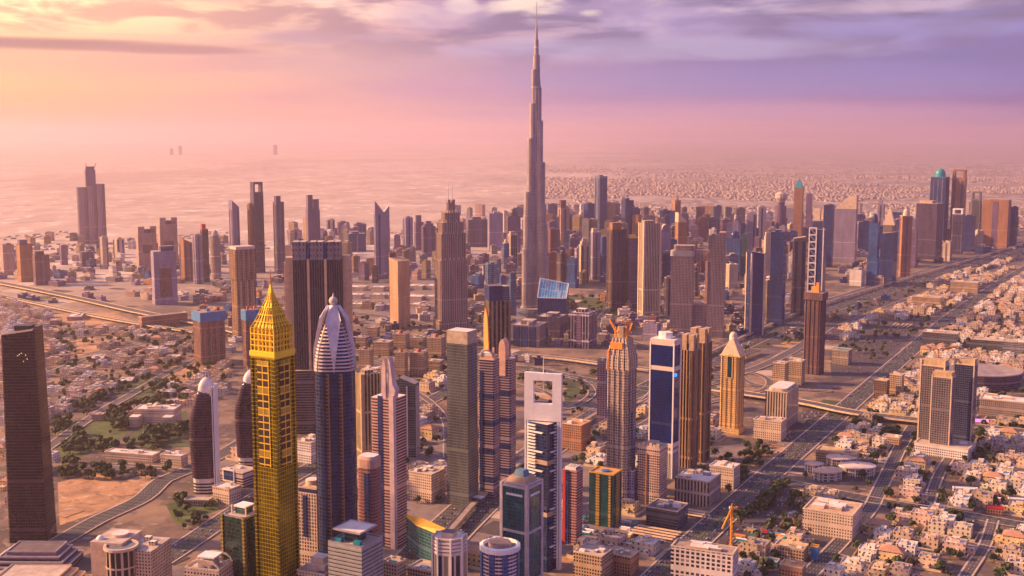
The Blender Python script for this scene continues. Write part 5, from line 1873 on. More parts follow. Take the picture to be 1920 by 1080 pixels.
# ---- hazy triple tower, unfinished crane block, office with dark panel
def triple():
    Y = depth_of(458)
    x, y, w, d, h, rz = place(142, 197, 348, 458, .5, -6, Y)
    k = y / Y
    root = thing('triple_tower', 'hazy dark tower of three ribbed shafts round a taller core, far left', 'tower', (x, y, 0), rz)
    z = lambda v: H - (H - hz_of(v, Y)) * k
    for s, kk in ((-.33, .98), (0, 1.0), (.33, 1.03)):
        f = MB()
        P, em = finned(w * .31, d, w * .06, 2, .4)
        f.prism([(a_ + s * w, b) for a_, b in P], 0, h * kk, 0, 1)
        f.build('shaft', [facade('triple_ribs', (.34, .24, .32), (.07, .05, .10), wu=.55, wv=1.1, bay=9), ROOF], root)
    c = MB()
    c.prism(rect(w * .36, d * .8), h, z(318), 0, 1)
    c.prism(rect(w * .3, d * .5), z(318), z(312), 0, 1)
    c.build('core', [FAC['purple'], ROOF], root)
    s = MB()
    s.beam((w * .15, 0, z(316)), (w * .24, 0, z(306)), 1.4)
    s.beam((-w * .1, 0, z(316)), (-w * .14, 0, z(306)), 1.4)
    s.build('crane_arm', REDP, root)


triple()


def portal_block(uL, uR, vt, vb, label, style, panel):
    Y = depth_of(vb)
    x, y, w, d, h, rz = place(uL, uR, vt, vb, .6, -12, Y)
    root = thing('panel_tower', label, 'tower', (x, y, 0), rz)
    f = MB()
    f.prism(rect(w, d), 0, h, 0, 1)
    f.build('facade', [FAC[style], ROOF], root)
    p = MB()
    p.box(0, -d / 2 - .6, h * panel[0], w * .52, 1.6, h * (panel[1] - panel[0]))
    p.build('dark_panel', FAC['maroon'], root)
    t = MB()
    t.box(w * .12, -d * .1, h + .1, w * .55, d * .6, h * .09)
    t.build('roof_block', FAC['navy'], root)
    if panel[2]:
        for s in (-.3, .35):
            c = MB()
            c.prism(rect(w * .34, d * .8, s * w), h, h * 1.16, 0, 1)
            c.build('raised_bay', [FAC[style], ROOF], root)


portal_block(282, 330, 470, 572, 'mauve tower with a tall dark panel in its middle and a navy roof block', 'lilac', (.15, .68, 0))
portal_block(254, 293, 436, 512, 'hazy pinkish unfinished block with an open notch, left of its partner', 'pink', (.5, .7, 1))
portal_block(295, 332, 420, 500, 'hazy pinkish unfinished block, the taller and right of the two', 'pink', (.4, .6, 1))


# ---- orange slab with a curved top edge
def orange_slab():
    Y = depth_of(616)
    x, y, w, d, h, rz = place(730, 768, 490, 616, .9, -38, Y)
    k = y / Y
    root = thing('orange_slab', 'orange tan slab tower with bare walls and a dark rear fin', 'tower', (x, y, 0), rz)
    m = facade('orange_slab', (.58, .34, .2), (.36, .2, .13), fh=3.8, bay=4, wu=.4, wv=.5, metal=0, gr=.6)
    f = MB()
    f.prism(rect(w, d), 0, h, 0, 1)
    f.build('facade', [m, ROOF], root)
    r = MB()
    r.loft([(rect(w * 1.03, d * 1.03), h + .02), (rect(w * 1.03, d * 1.03), [h + 3, h + 3, h + 10, h + 10])], 0)
    r.build('roof_rim', TAN, root)
    b = MB()
    b.prism(rect(w * .5, d * .14, -w * .2, d * .58), 0, h + 22)
    b.build('rear_fin', FAC['maroon'], root)


orange_slab()


# ---- pavilion with reflected sky blue in its roof colour and the blue glass block left of the tallest tower
def pavilion():
    Y = depth_of(600)
    x, y, w, d, h, rz = place(1008, 1066, 557, 600, .5, 10, Y)
    root = thing('glass_pavilion', 'sky blue sloping glass roof on a navy hall below the tallest tower', 'pavilion', (x, y, 0), rz)
    k = (y + d / 2) / y
    zt = H - (H - hz_of(522, y + d / 2))
    m = facade('glass_sky_reflection', (.50, .60, .68), (.10, .38, .66), fh=30, bay=7, wu=.9, wv=.97, metal=.15, gr=.2, var=.3, blind=.12)  # reflection of the blue sky put into the glass colour
    f = MB()
    f.prism(rect(w, d), 0, h, 0, 1)
    f.build('hall', [FAC['navy'], ROOFDARK], root)
    r = MB()
    A, B = (-w * .5, -d * .5), (w * .5, d * .5)
    za, zb = h + .05, zt
    q = [(A[0], A[1], za), (B[0], A[1], za), (B[0], B[1], h + (zt - h) * .72), (A[0], B[1], zt)]
    r.face(q, 0, [(p[0], p[1] * 1.6) for p in q])
    for i in range(1, 4):
        p0, p1 = q[i], q[(i + 1) % 4]
        r.face([(p0[0], p0[1], h + .04), (p1[0], p1[1], h + .04), p1, p0][::-1], 1)
    r.build('glass_roof', [m, FAC['blue']], root)
    e = MB()
    for i in range(4):
        p0, p1 = q[i], q[(i + 1) % 4]
        e.beam(p0, p1, .9)
    e.build('roof_edge', WHITE, root)


pavilion()
T(910, 933, 495, 560, facade('sky_panel', (.2, .3, .42), (.06, .30, .6), fh=6, bay=5, wu=.9, wv=.8, metal=.3, var=.5), 'small tower with a sky blue glass top left of the tallest tower', rv=-15, ar=.8)
T(955, 968, 512, 575, 'blue', 'narrow blue glass block at the left foot of the tallest tower', rv=-15)
# ------------------------------------------------------------------ the front row, roofs seen from above
def front(uL, uR, vt, Y, label, name='tower', ar=.9, rv=None, cat='tower', group=None):
    x, y, w, d, h, rz = place(uL, uR, vt, 0, ar, rv, Y)
    root = thing(name, label, cat, (x, y, 0), rz, group)
    px = y / F
    return root, w, d, h, px


def slabbed(poly, z0, z1, fh, out=1.03, share=.4):
    """Rings of a shaft whose floor slabs stand proud: slot 0 slab, slot 1 glass."""
    n = int((z1 - z0) / fh)
    rings = []
    big = scaled(poly, out)
    for i in range(n):
        a = z0 + i * fh
        rings += [(big, a, 0), (big, a + fh * share, 0), (poly, a + fh * share, 1), (poly, a + fh, 0)]
    rings.append((poly, z1))
    return rings


def drum_hotel():
    root, w, d, h, px = front(160, 322, 1010, 1150, 'beige hotel with a curved glazed drum and round roof terrace at the bottom left', 'hotel', .8, 30, 'hotel')
    m = facade('hotel_grid', (.58, .43, .30), (.05, .035, .03), fh=3.6, bay=3.4, wu=.5, wv=.55, metal=.1, var=.4)
    f = MB()
    f.prism(rect(w * .5, d * .8, w * .25, d * .1), 0, h - 6, 0, 1)
    f.build('wing', [m, ROOF], root)
    f = MB()
    f.prism(rect(w * .52, d * .8, -w * .25, d * .1), 0, h, 0, 1)
    f.build('end_block', [plain('peach_wall', (.66, .45, .30), .75), ROOF], root)
    c = MB()
    c.prism([(a, b - d * .28) for a, b in ngon(24, w * .24)], 0, h - 4, 0, 1)
    dr = c.build('drum', [facade('drum_glass', (.55, .42, .32), (.02, .015, .035), fh=40, bay=5.2, wu=.72, wv=.95), ROOF], root)
    c = MB()
    c.loft([([(a, b - d * .28) for a, b in ngon(24, w * .26)], h - 4), ([(a, b - d * .28) for a, b in ngon(24, w * .26)], h - 1), ([(a, b - d * .28) for a, b in ngon(24, w * .22)], h - 1), ([(a, b - d * .28) for a, b in ngon(24, w * .22)], h - 2.5)], 0, 1, 1)
    c.build('roof_terrace', [CREAM, plain('slate_disc', (.16, .17, .19), .6)], dr)
    c = MB()
    c.prism([(a - w * .2, b + d * .15) for a, b in ngon(20, w * .13)], h, h + 3, 0, 1)
    c.build('helipad', [CREAM, ROOFPALE], root)
    c = MB()
    c.sphere(-w * .42, -d * .12, h, 4.2, 0, 12, 1, True)
    c.build('roof_dome', WHITE, root, True)
    for s, q in ((.38, .08), (.2, .3)):
        c = MB()
        c.prism(rect(w * .1, d * .12, w * s, d * q), h - 6, h - 2, 0, 1)
        c.build('plant_room', [m, ROOFPALE], root)


drum_hotel()


def terraces():
    for (uL, uR, vt, Y, lab, hh) in ((-30, 158, 1030, 1230, 'dark striped podium stepping down in front of the massive dark tower', 6), (-60, 175, 1078, 1120, 'lower tan terraced podium in the bottom left corner', 5)):
        x, y, w, d, h, rz = place(uL, uR, vt, 0, .6, 24, Y)
        root = thing('terraced_podium', lab, 'podium', (x, y, 0), rz)
        for i in range(4):
            b = MB()
            k = 1 - i * .13
            b.prism(rect(w * k, d * k, 0, d * i * .05), 0 if i == 0 else h - 12 + i * 4 - 4.02, h - 12 + i * 4, 0, 1)
            b.build('terrace', [FAC['bandsdark' if hh == 6 else 'stone'], ROOFDARK if hh == 6 else ROOF], root)
            p = MB()
            p.loft([(rect(w * k * 1.01, d * k * 1.01, 0, d * i * .05), h - 12 + i * 4 - .6), (rect(w * k * 1.01, d * k * 1.01, 0, d * i * .05), h - 12 + i * 4 + 1.1), (rect(w * k * .985, d * k * .985, 0, d * i * .05), h - 12 + i * 4 + 1.1), (rect(w * k * .985, d * k * .985, 0, d * i * .05), h - 12 + i * 4 + .06)], 0, 0)
            p.build('parapet', CREAM if hh == 5 else plain('pale_slab', (.58, .5, .5)), root)


terraces()


def green_glass():
    root, w, d, h, px = front(415, 497, 962, 1030, 'dark green glass tower with an ochre corner at the bottom, left of the golden hotel', 'glass_tower', 1.0)
    gl = facade('green_glass', (.03, .06, .05), (.012, .06, .06), fh=3.6, bay=1.8, wu=.9, wv=.9, metal=.3, gr=.1, var=.8, blind=.06)
    f = MB()
    f.prism(cham(w, d, w * .12), 0, h, 0, 1)
    f.build('facade', [gl, ROOF], root)
    for x, y in ((-w * .5, -d * .5), (w * .46, -d * .5)):
        c = MB()
        c.prism(rect(w * .1, d * .1, x * .96, y * .96), 0, h + 1)
        c.build('corner_strip', facade('ochre_strip', (.30, .22, .05), (.16, .13, .04), bay=2, metal=.5), root)
    rf = rooftop(root, cham(w, d, w * .12), h, GREYM, ROOF, False)
    p = MB()
    p.prism(rect(w * .4, d * .4, 0, d * .05), h + .3, h + 7)
    p.build('plant_room', FAC['teal'], rf)
    p = MB()
    p.box(0, d * .05, h + 7, w * .5, d * .5, 1.2)
    p.build('roof_slab', WHITE, rf)
    for s in (-1, 1):
        p = MB()
        p.beam((s * w * .3, -d * .2, h), (s * w * .3, -d * .2, h + 9), .6)
        p.build('roof_post', CREAM, rf)


green_glass()


def grid_tower():
    root, w, d, h, px = front(556, 619, 905, 1110, 'white and orange gridded tower with a dark belt and round roof, beside the golden hotel', 'apartment_tower', .9, 33)
    m = facade('white_grid', (.70, .54, .46), (.06, .03, .035), fh=3.5, bay=3.0, wu=.6, wv=1.1, metal=.1, gr=.4, var=.5, blind=.15)
    f = MB()
    f.loft(slabbed(cham(w, d, w * .08), 0, h - 7, 3.5, 1.006, .32), 0, 1, 2)
    f.build('facade', [plain('peach_slab', (.68, .5, .42)), m, ROOF], root)
    b = MB()
    b.prism(cham(w * .98, d * .98, w * .08), h - 7, h - 3)
    b.build('belt', FAC['navy'], root)
    r = rooftop(root, cham(w * 1.04, d * 1.04, w * .08), h - 3, CREAM, ROOF, False)
    c = MB()
    c.prism([(a - w * .1, b_ + d * .1) for a, b_ in ngon(18, w * .27)], h - 2.6, h + 3, 0, 1)
    c.build('roof_drum', [CREAM, ROOFPALE], r)
    c = MB()
    c.prism(rect(w * .3, d * .18, w * .2, -d * .2), h - 2.6, h - .6, 0, 1)
    c.build('roof_garden', [CREAM, plain('planted_verge', (.07, .085, .035))], r)
    s = MB()
    s.box(-w * .12, -d / 2 - .5, h - 52, 4, 1.2, 42)
    s.build('window_slot', FAC['navy'], root)


grid_tower()


def slab_top():
    root, w, d, h, px = front(615, 718, 1012, 985, 'teal grey banded tower capped by a big square pale roof slab, bottom centre', 'office_tower', .9, 36)
    m = facade('teal_bands', (.30, .30, .30), (.035, .07, .085), fh=3.6, bay=4, wu=1.1, wv=.6, metal=.45, var=.4)
    f = MB()
    f.loft(slabbed(rect(w, d), 0, h, 3.6, 1.006, .36), 0, 1, 2)
    f.build('facade', [plain('grey_band', (.34, .33, .33)), m, ROOF], root)
    r = rooftop(root, rect(w, d), h, GREYM, ROOF, False)
    p = MB()
    p.prism(rect(w * .4, d * .4), h + .3, h + 9)
    p.build('plant_room', FAC['teal'], r)
    p = MB()
    p.loft([(rect(w * .6, d * .6), h + 9), (rect(w * .82, d * .82), h + 11), (rect(w * .82, d * .82), h + 12.6), (rect(w * .76, d * .76), h + 12.6), (rect(w * .76, d * .76), h + 12.2)], 0, 1, 1)
    p.build('roof_slab', [plain('grey_metal2', (.4, .34, .34)), ROOFPALE], r)
    for sx in (-1, 1):
        p = MB()
        p.prism(rect(w * .2, d * .14, sx * w * .28, -d * .32), h + .3, h + 4)
        p.build('roof_pool', plain('teal_water', (.02, .25, .33), .2), r)


slab_top()


def maroon_round():
    root, w, d, h, px = front(666, 718, 858, 1160, 'dark red banded tower with a rounded tan cap, left of the pink pointed tower', 'tower', .9, 33)
    P = rounded(w, d, w * .3)
    f = MB()
    f.loft(slabbed(P, 0, h - 9, 3.6, 1.008, .4), 0, 1, 1)
    f.build('facade', [plain('dark_red_slab', (.30, .14, .13)), FAC['maroon'], ROOF], root)
    c = MB()
    c.loft([(scaled(P, 1.04), h - 9), (scaled(P, 1.04), h), (scaled(P, .85), h + 3)], 0, 1, 1)
    c.build('cap', [plain('rosy_cap', (.50, .30, .25)), ROOFPALE], root)
    s = MB()
    s.box(w * .14, -d / 2 - .3, 0, w * .26, 1, h - 14)
    s.build('window_slot', FAC['navy'], root)


maroon_round()


def teal_frame():
    root, w, d, h, px = front(940, 1016, 902, 1090, 'teal glass tower in a pale frame with a blue pyramid roof, bottom centre', 'office_tower', .9, 33)
    gl = facade('teal_glass', (.02, .12, .14), (.006, .13, .17), fh=3.6, bay=1.9, wu=.92, wv=.88, metal=.2, gr=.1, var=.6, blind=.05)
    fr = plain('frame_grey', (.52, .45, .46), .5)
    f = MB()
    f.prism(rect(w, d), 0, h, 0, 1)
    f.build('facade', [gl, ROOF], root)
    for sx in (-1, 1):
        for sy in (-1, 1):
            p = MB()
            p.prism(rect(3.2, 3.2, sx * w * .485, sy * d * .485), 0, h + 1)
            p.build('frame_post', fr, root)
    for zz in (h - 3, h - 48, h - 98):
        for (a, b, sx, sy) in ((0, -d / 2, w - 3.3, 1.6), (w / 2, 0, 1.6, d - 3.3), (-w / 2, 0, 1.6, d - 3.3), (0, d / 2, w - 3.3, 1.6)):
            p = MB()
            p.box(a, b, zz, sx, sy, 2.6)
            p.build('frame_beam', fr, root)
    r = rooftop(root, rect(w, d), h, fr, ROOF, False)
    p = MB()
    p.loft([(rect(w * .8, d * .8), h + .3), (rect(w * .62, d * .62), h + 6), (rect(w * .42, d * .42), h + 6)], 0, 1, 0)
    p.build('roof_storey', TAN, r)
    p = MB()
    p.loft([(rect(w * .42, d * .42), h + 6.02), (rect(w * .30, d * .30), h + 12)], 0, 1)
    p.build('blue_roof', plain('roof_blue', (.10, .20, .30), .5), r)
    for (a, b, sx, sy) in ((w * .02, -d / 2 - .5, w * .62, .7), (w / 2 + .5, 0, .7, d * .62)):
        p = MB()
        p.box(a, b, h - 11, sx, sy, 2.0)
        p.build('sign_band', WHITE, root)


teal_frame()


def white_cylinder():
    root, w, d, h, px = front(902, 973, 1020, 1010, 'white cylindrical tower with a scalloped crown and blue glass strips, bottom centre', 'apartment_tower', 1.0, 0)
    P = ngon(24, w / 2)
    f = MB()
    f.loft(slabbed(scaled(P, .98), 0, h - 4, 3.4, 1.02, .42), 0, 1, 1)
    f.build('facade', [plain('white_slab', (.70, .60, .58)), FAC['purple'], ROOF], root)
    for a in (-115, -75, -20, 20, 160, 200):
        s = MB()
        s.box(0, 0, 0, 5.2, 1.6, h - 4)
        c, n_ = math.cos(R(a)), math.sin(R(a))
        s.v = [(-n_ * X + c * (w / 2 + .3 + Y_) * 1.0, c * X + n_ * (w / 2 + .3 + Y_), Z) for X, Y_, Z in s.v]
        s.build('glass_strip', FAC['blue'], root)
    c = MB()
    outer = [((w / 2) * (1.06 + .035 * (i % 2)) * math.cos(2 * math.pi * i / 32), (w / 2) * (1.06 + .035 * (i % 2)) * math.sin(2 * math.pi * i / 32)) for i in range(32)]
    c.loft([(outer, h - 4), (outer, h), (scaled(outer, .84), h + 1), (scaled(outer, .80), h - 2)], 0, 1, 1)
    cr = c.build('crown', [WHITE, ROOFDARK], root)
    c = MB()
    c.prism(ngon(16, w * .30), h - 1.9, h + 2, 0, 1)
    c.build('plant_room', [plain('rosy_cap', (.5, .3, .25)), ROOFDARK], cr)


white_cylinder()


def octagon():
    root, w, d, h, px = front(805, 880, 1005, 1060, 'white and dark blue eight sided tower with raised roof box beside the golden canopy', 'office_tower', 1.0, 20)
    P = cham(w, d, w * .28)
    f = MB()
    f.prism(P, 0, h - 14, 0, 1)
    f.build('facade', [facade('octagon_strips', (.62, .5, .46), (.008, .025, .10), fh=90, bay=6.4, wu=.66, wv=.98, metal=.5, gr=.12), ROOF], root)
    f = MB()
    f.loft(slabbed(scaled(P, .97), h - 14, h, 3.5, 1.05, .5), 0, 1, 2)
    f.build('louvred_storeys', [plain('white_slab', (.7, .6, .58)), GREYM, ROOFPALE], root)
    r = rooftop(root, P, h, CREAM, ROOFPALE, False)
    p = MB()
    p.prism(rect(w * .4, d * .4), h + .3, h + 5, 0, 1)
    p.build('plant_room', [CREAM, ROOFDARK], r)
    for i in range(8):
        q = MB()
        q.prism(rect(1.6, 1.6, P[i][0] * 1.01, P[i][1] * 1.01), 0, h + 2)
        q.build('pier', WHITE, root)


octagon()


def canopy():
    x, y = gp(815, 1000)
    y -= 90
    root = thing('gold_canopy', 'long pointed golden canopy roof lying between the octagonal tower and the pink tower', 'canopy', (x, y, 0), R(-52))
    b = MB()
    L, wd, z = 56, 17, 40
    pts = [(-L, 0, z), (-L * .2, -wd * .62, z), (L * .8, -wd * .42, z), (L, wd * .1, z + 2), (L * .6, wd * .55, z), (-L * .2, wd * .5, z)]
    rid = [(-L * .95, 0, z + .5), (-L * .2, 0, z + 6), (L * .8, 0, z + 6.5)]
    b.face([pts[0], pts[1], rid[1]])
    b.face([pts[1], pts[2], rid[2], rid[1]])
    b.face([pts[2], pts[3], rid[2]])
    b.face([pts[3], pts[4], rid[2]])
    b.face([pts[4], pts[5], rid[1], rid[2]])
    b.face([pts[5], pts[0], rid[1]])
    b.face(pts[::-1])
    b.build('roof', plain('canopy_gold', (.72, .38, .05), .4, .3), root)
    f = MB()
    f.prism([(px_ * .86, py_ * .8) for px_, py_, _ in pts], 0, z - .05)
    f.build('hall', FAC['teal'], root)


canopy()


def low_front(uL, uR, vt, Y, lab, style, name='building', pool=False, rv=None, ar=.9, steps=0):
    root, w, d, h, px = front(uL, uR, vt, Y, lab, name, ar, rv, 'building')
    f = MB()
    m = FAC[style]
    f.prism(rect(w, d), 0, h, 0, 1)
    f.build('facade', [m, ROOF], root)
    r = rooftop(root, rect(w, d), h, CREAM, ROOF, not steps and not pool)
    if steps:
        for i in range(steps):
            p = MB()
            k = .62 - i * .2
            p.prism(rect(w * k, d * k, w * .04, d * .05), h + .3 + i * 6, h + 6.3 + i * 6, 0, 1)
            p.build('roof_storey', [CREAM, ROOFPALE], r)
        p = MB()
        p.prism(rect(w * .18, d * .16, w * .26, -d * .36), h + .3, h + 1.5)
        p.build('roof_pool', plain('blue_water', (.02, .16, .42), .2), r)
    if pool:
        p = MB()
        p.prism([(a, b - d * .1) for a, b in cham(w * .4, d * .3, w * .1)], h + .32, h + .9)
        p.build('roof_pool', plain('teal_water', (.02, .33, .36), .2), r)
        rr = random.Random(int(uL))
        for i in range(5):
            q = MB()
            q.prism(rect(w * .14, d * .12, rr.uniform(-.38, .38) * w, rr.choice((-.4, .34)) * d), h + .3, h + rr.uniform(2, 4.5), 0, 1)
            q.build('plant_room', [rr.choice((CREAM, WHITE, TAN)), ROOFPALE], r)
    return root, w, d, h


low_front(715, 762, 1052, 1120, 'beige building with a turquoise rooftop pool at the bottom edge', 'cream', pool=True)
low_front(764, 832, 1062, 1110, 'rosy tan building with crowded rooftop at the bottom edge beside the octagonal tower', 'pink', pool=True)
low_front(556, 640, 1066, 1010, 'cream stepped rooftop with a small blue pool at the bottom, below the white gridded tower', 'cream', steps=2, rv=33)
r_, w_, d_, h_ = low_front(346, 442, 1058, 1010, 'cream building with arched roof ribs and pale roof slab at the bottom left', 'cream', rv=30)
for s_ in (-1, 0, 1):
    b_ = MB()
    for i_ in range(8):
        t0, t1 = math.pi * i_ / 8, math.pi * (i_ + 1) / 8
        b_.beam((w_ * .45 * math.cos(t0), s_ * d_ * .4, h_ + 1 + 7 * math.sin(t0)), (w_ * .45 * math.cos(t1), s_ * d_ * .4, h_ + 1 + 7 * math.sin(t1)), .8)
    b_.build('roof_rib', CREAM, r_)
b_ = MB()
b_.box(0, 0, h_ + 8.2, w_ * .5, d_ * .5, 1.4)
b_.build('roof_slab', WHITE, r_)


def tricolour():
    root, w, d, h, px = front(1056, 1093, 880, depth_of(1022), 'narrow tower of red, navy and pink banded strips beside the white frame tower', 'tower', .95)
    f = MB()
    f.loft(slabbed(rect(w, d), 0, h, 3.4, 1.008, .4), 0, 1, 2)
    f.build('facade', [plain('rose_slab', (.52, .27, .24)), FAC['maroon'], ROOF], root)
    for (a, ww, mm) in ((-.40, .2, REDP), (-.17, .22, FAC['navy'])):
        s = MB()
        s.box(a * w, -d / 2 - .8, 0, ww * w, 1.2, h + 1)
        s.build('strip', mm, root)
    r = rooftop(root, rect(w * 1.03, d * 1.03), h, plain('rosy_cap', (.5, .3, .25)), ROOF)
    g = MB()
    for i in range(4):
        g.beam((-w * .3 + i * w * .2, -d * .4, h + 4), (-w * .3 + i * w * .2, d * .4, h + 4), .7)
    g.box(0, -d * .42, h + .3, w * .8, .8, 4.4)
    g.build('pergola', WHITE, r)


tricolour()


def green_gold():
    root, w, d, h, px = front(1105, 1166, 884, depth_of(990), 'dark green glass block with gold corner strips and a roof well', 'office_block', .8)
    gl = facade('bottle_glass', (.01, .05, .06), (.006, .075, .085), fh=3.6, bay=1.6, wu=.92, wv=.9, metal=.25, gr=.1, var=.5, blind=.03)
    gd = facade('gold_strip', (.40, .24, .06), (.22, .14, .04), fh=3.6, bay=2, wu=.6, wv=.5, metal=.5)
    f = MB()
    f.prism(rect(w, d), 0, h, 0, 1)
    f.build('facade', [gl, ROOF], root)
    for (a, b, sx, sy) in ((-.14 * w, -d / 2 - .3, w * .16, .8), (.36 * w, -d / 2 - .3, w * .1, .8), (w / 2 + .3, 0, .8, d * .4)):
        s = MB()
        s.box(a, b, 0, sx, sy, h)
        s.build('gold_strip', gd, root)
    r = rooftop(root, rect(w * 1.02, d * 1.02), h, plain('canopy_gold', (.72, .38, .05)), plain('ochre_roof', (.55, .30, .12), .8), False)
    p = MB()
    p.prism(ngon(12, w * .16), h + .3, h + 2)
    p.build('roof_pool', plain('blue_water', (.02, .16, .42), .2), r)


green_gold()


def residential():
    root, w, d, h, px = front(1196, 1252, 835, depth_of(950), 'cream and orange balconied apartment tower in front of the blue mirror tower', 'apartment_tower', .85)
    f = MB()
    f.loft(slabbed(rect(w, d), 0, h, 3.4, 1.008, .34), 0, 1, 2)
    f.build('facade', [plain('peach_slab', (.68, .5, .42)), facade('flat_walls', (.58, .36, .25), (.05, .03, .04), bay=3, fh=3.4, wu=.6, wv=1.1), ROOF], root)
    r = rooftop(root, rect(w, d), h, CREAM, ROOF)
    for i in range(6):
        q = MB()
        q.prism(rect(w * .12, d * .1, (-.42 + i * .16) * w, -d * .42), h + 1, h + 4 + (i % 2) * 2)
        q.build('roof_turret', CREAM, r)
    s = MB()
    s.box(-w * .12, -d / 2 - .8, 0, w * .1, 1.4, h * .9)
    s.build('window_slot', FAC['rust'], root)
    root, w, d, h, px = front(1160, 1198, 880, depth_of(945), 'pale blue grey annex tower at the foot of the concrete skeleton tower', 'tower', .8)
    f = MB()
    f.prism(rect(w, d), 0, h, 0, 1)
    f.build('facade', [FAC['lilac'], ROOF], root)
    rooftop(root, rect(w, d), h, CREAM, ROOF)


residential()


# ---- lower buildings standing on visible ground
def block(uL, uR, vt, vb, style, label, ar=.8, rv=None, name='building', roofm=None, extra=3, wall=None, cat='building', parapet=CREAM):
    x, y, w, d, h, rz = place(uL, uR, vt, vb, ar, rv)
    h = max(4.0, h)
    root = thing(name, label, cat, (x, y, 0), rz)
    f = MB()
    f.prism(rect(w, d), 0, h, 0, 1)
    f.build('facade', [FAC[style] if isinstance(style, str) else style, roofm or ROOF], root)
    r = MB()
    r.loft([(rect(w + .8, d + .8), h), (rect(w + .8, d + .8), h + 1.4), (rect(w * .95, d * .95), h + 1.4), (rect(w * .95, d * .95), h + .3)], 0, 1, 1)
    rf = r.build('roof', [parapet, roofm or ROOF], root)
    g = random.Random(int(uL * 7 + vb))
    for i in range(extra):
        q = MB()
        q.prism(rect(w * g.uniform(.1, .25), d * g.uniform(.1, .25), w * g.uniform(-.33, .33), d * g.uniform(-.33, .33)), h + .3, h + g.uniform(2, 5), 0, 1)
        q.build('plant_room', [g.choice((CREAM, WHITE, TAN, GREYM)), ROOFPALE], rf)
    return root, w, d, h


block(1413, 1475, 786, 828, 'cream', 'low cream podium with a small round pool at the foot of the cream hotel', .7)
root, w, d, h = block(1436, 1498, 728, 806, 'ribscream', 'cream slab hotel with rounded shoulders beside the flyover', 1.9, name='hotel', cat='hotel', roofm=ROOFPALE)
b = MB()
b.prism(rounded(w * .8, d * .9, w * .2), h + .3, h + 6, 0, 1)
b.build('attic', [CREAM, ROOFPALE], root)
block(1449, 1479, 680, 728, 'tan', 'left one of two square tan blocks behind the cream hotel', 1.0, name='apartment_block')
block(1479, 1510, 676, 722, 'tan', 'right one of two square tan blocks behind the cream hotel', 1.0, name='apartment_block')


def residential_twin(uL, uR, vt, vb, label, style, hd):
    root, w, d, h = block(uL, uR, vt, vb, style, label, .8, 14, 'apartment_tower', extra=2, cat='tower')
    c = MB()
    c.box(0, 0, h + .4, w * .96, d * .96, 8, 0)
    c.build('unfinished_top', plain('ochre_concrete', (.50, .34, .19), .85, 0, .3, .2), root)
    for s in (-.5, .5):
        p = MB()
        p.prism(rect(w * .06, d * .1, w * s, -d * .48), 0, h + hd)
        p.build('pier', CREAM, root)
    return root, w, d, h


m1 = facade('twin_flats', (.19, .15, .17), (.03, .03, .055), fh=3.5, bay=3.6, wu=.62, wv=.6, metal=.3, var=.6, blind=.2)
residential_twin(1790, 1834, 682, 838, 'rear navy apartment tower of the unfinished pair with a tan top at far right', facade('twin_flats_blue', (.07, .08, .17), (.012, .03, .11), fh=3.5, bay=3.2, wu=.8, wv=.7), 12)
t_ = residential_twin(1727, 1780, 684, 848, 'left grey apartment tower of the unfinished pair, behind the lower front block', m1, 10)
residential_twin(1748, 1792, 706, 856, 'front grey apartment block of the unfinished pair, lower with an ochre roof box', m1, 4)
block(1714, 1830, 830, 862, 'white', 'low white terraced podium round the foot of the unfinished apartment pair', .6, 14)
xx, yy = gp(1772, 852)
crane(xx + 4, yy + 60, 126, 26, 34, R(15), 'orange crane on top of the unfinished apartment pair at right', ORANGE, R(4))


def stadium():
    x, y = gp(1868, 735)
    root = thing('round_arena', 'round grey arena with a shallow bowl roof behind the unfinished apartment pair', 'arena', (x, y + 60, 0))
    OCC.append((x, y + 60, 85))
    f = MB()
    f.loft([(ngon(36, 66, 58), 0), (ngon(36, 72, 63), 26), (ngon(36, 72, 63), 30)], 0, 0)
    f.build('wall', FAC['bandsdark'], root)
    f = MB()
    f.loft([(ngon(36, 72, 63), 30.02), (ngon(36, 70, 61), 31), (ngon(36, 40, 34), 26), (ngon(36, 8, 6), 27)], 0, 1)
    f.build('roof', plain('arena_roof', (.32, .25, .24), .8, 0, .3, .05), root)


stadium()
block(1836, 1934, 748, 786, 'stone', 'long low shopping block with pale roof strips at the right edge', .5, 6, extra=5, roofm=ROOFPALE)
root = thing('led_hoarding', 'long lit advertising screen with pink and blue glow at the right edge', 'screen', (*gp(1886, 796), 0), R(-8))
for (cx, ww, cc, k) in ((-36, 40, (1.0, .25, .55), .8), (-4, 22, (.25, .02, .2), .3), (14, 14, (.05, .35, 1.0), 1.6), (34, 26, (1.0, .3, .7), .9)):
    b = MB()
    b.box(cx, 0, 2.5, ww - .2, 1.0, 5.5)
    b.build('screen', emis('screen_glow', cc, k), root)
for cx in (-50, -18, 16, 44):
    b = MB()
    b.prism(rect(1.2, 1.2, cx, 1.4), 0, 7)
    b.build('post', DARKM, root)


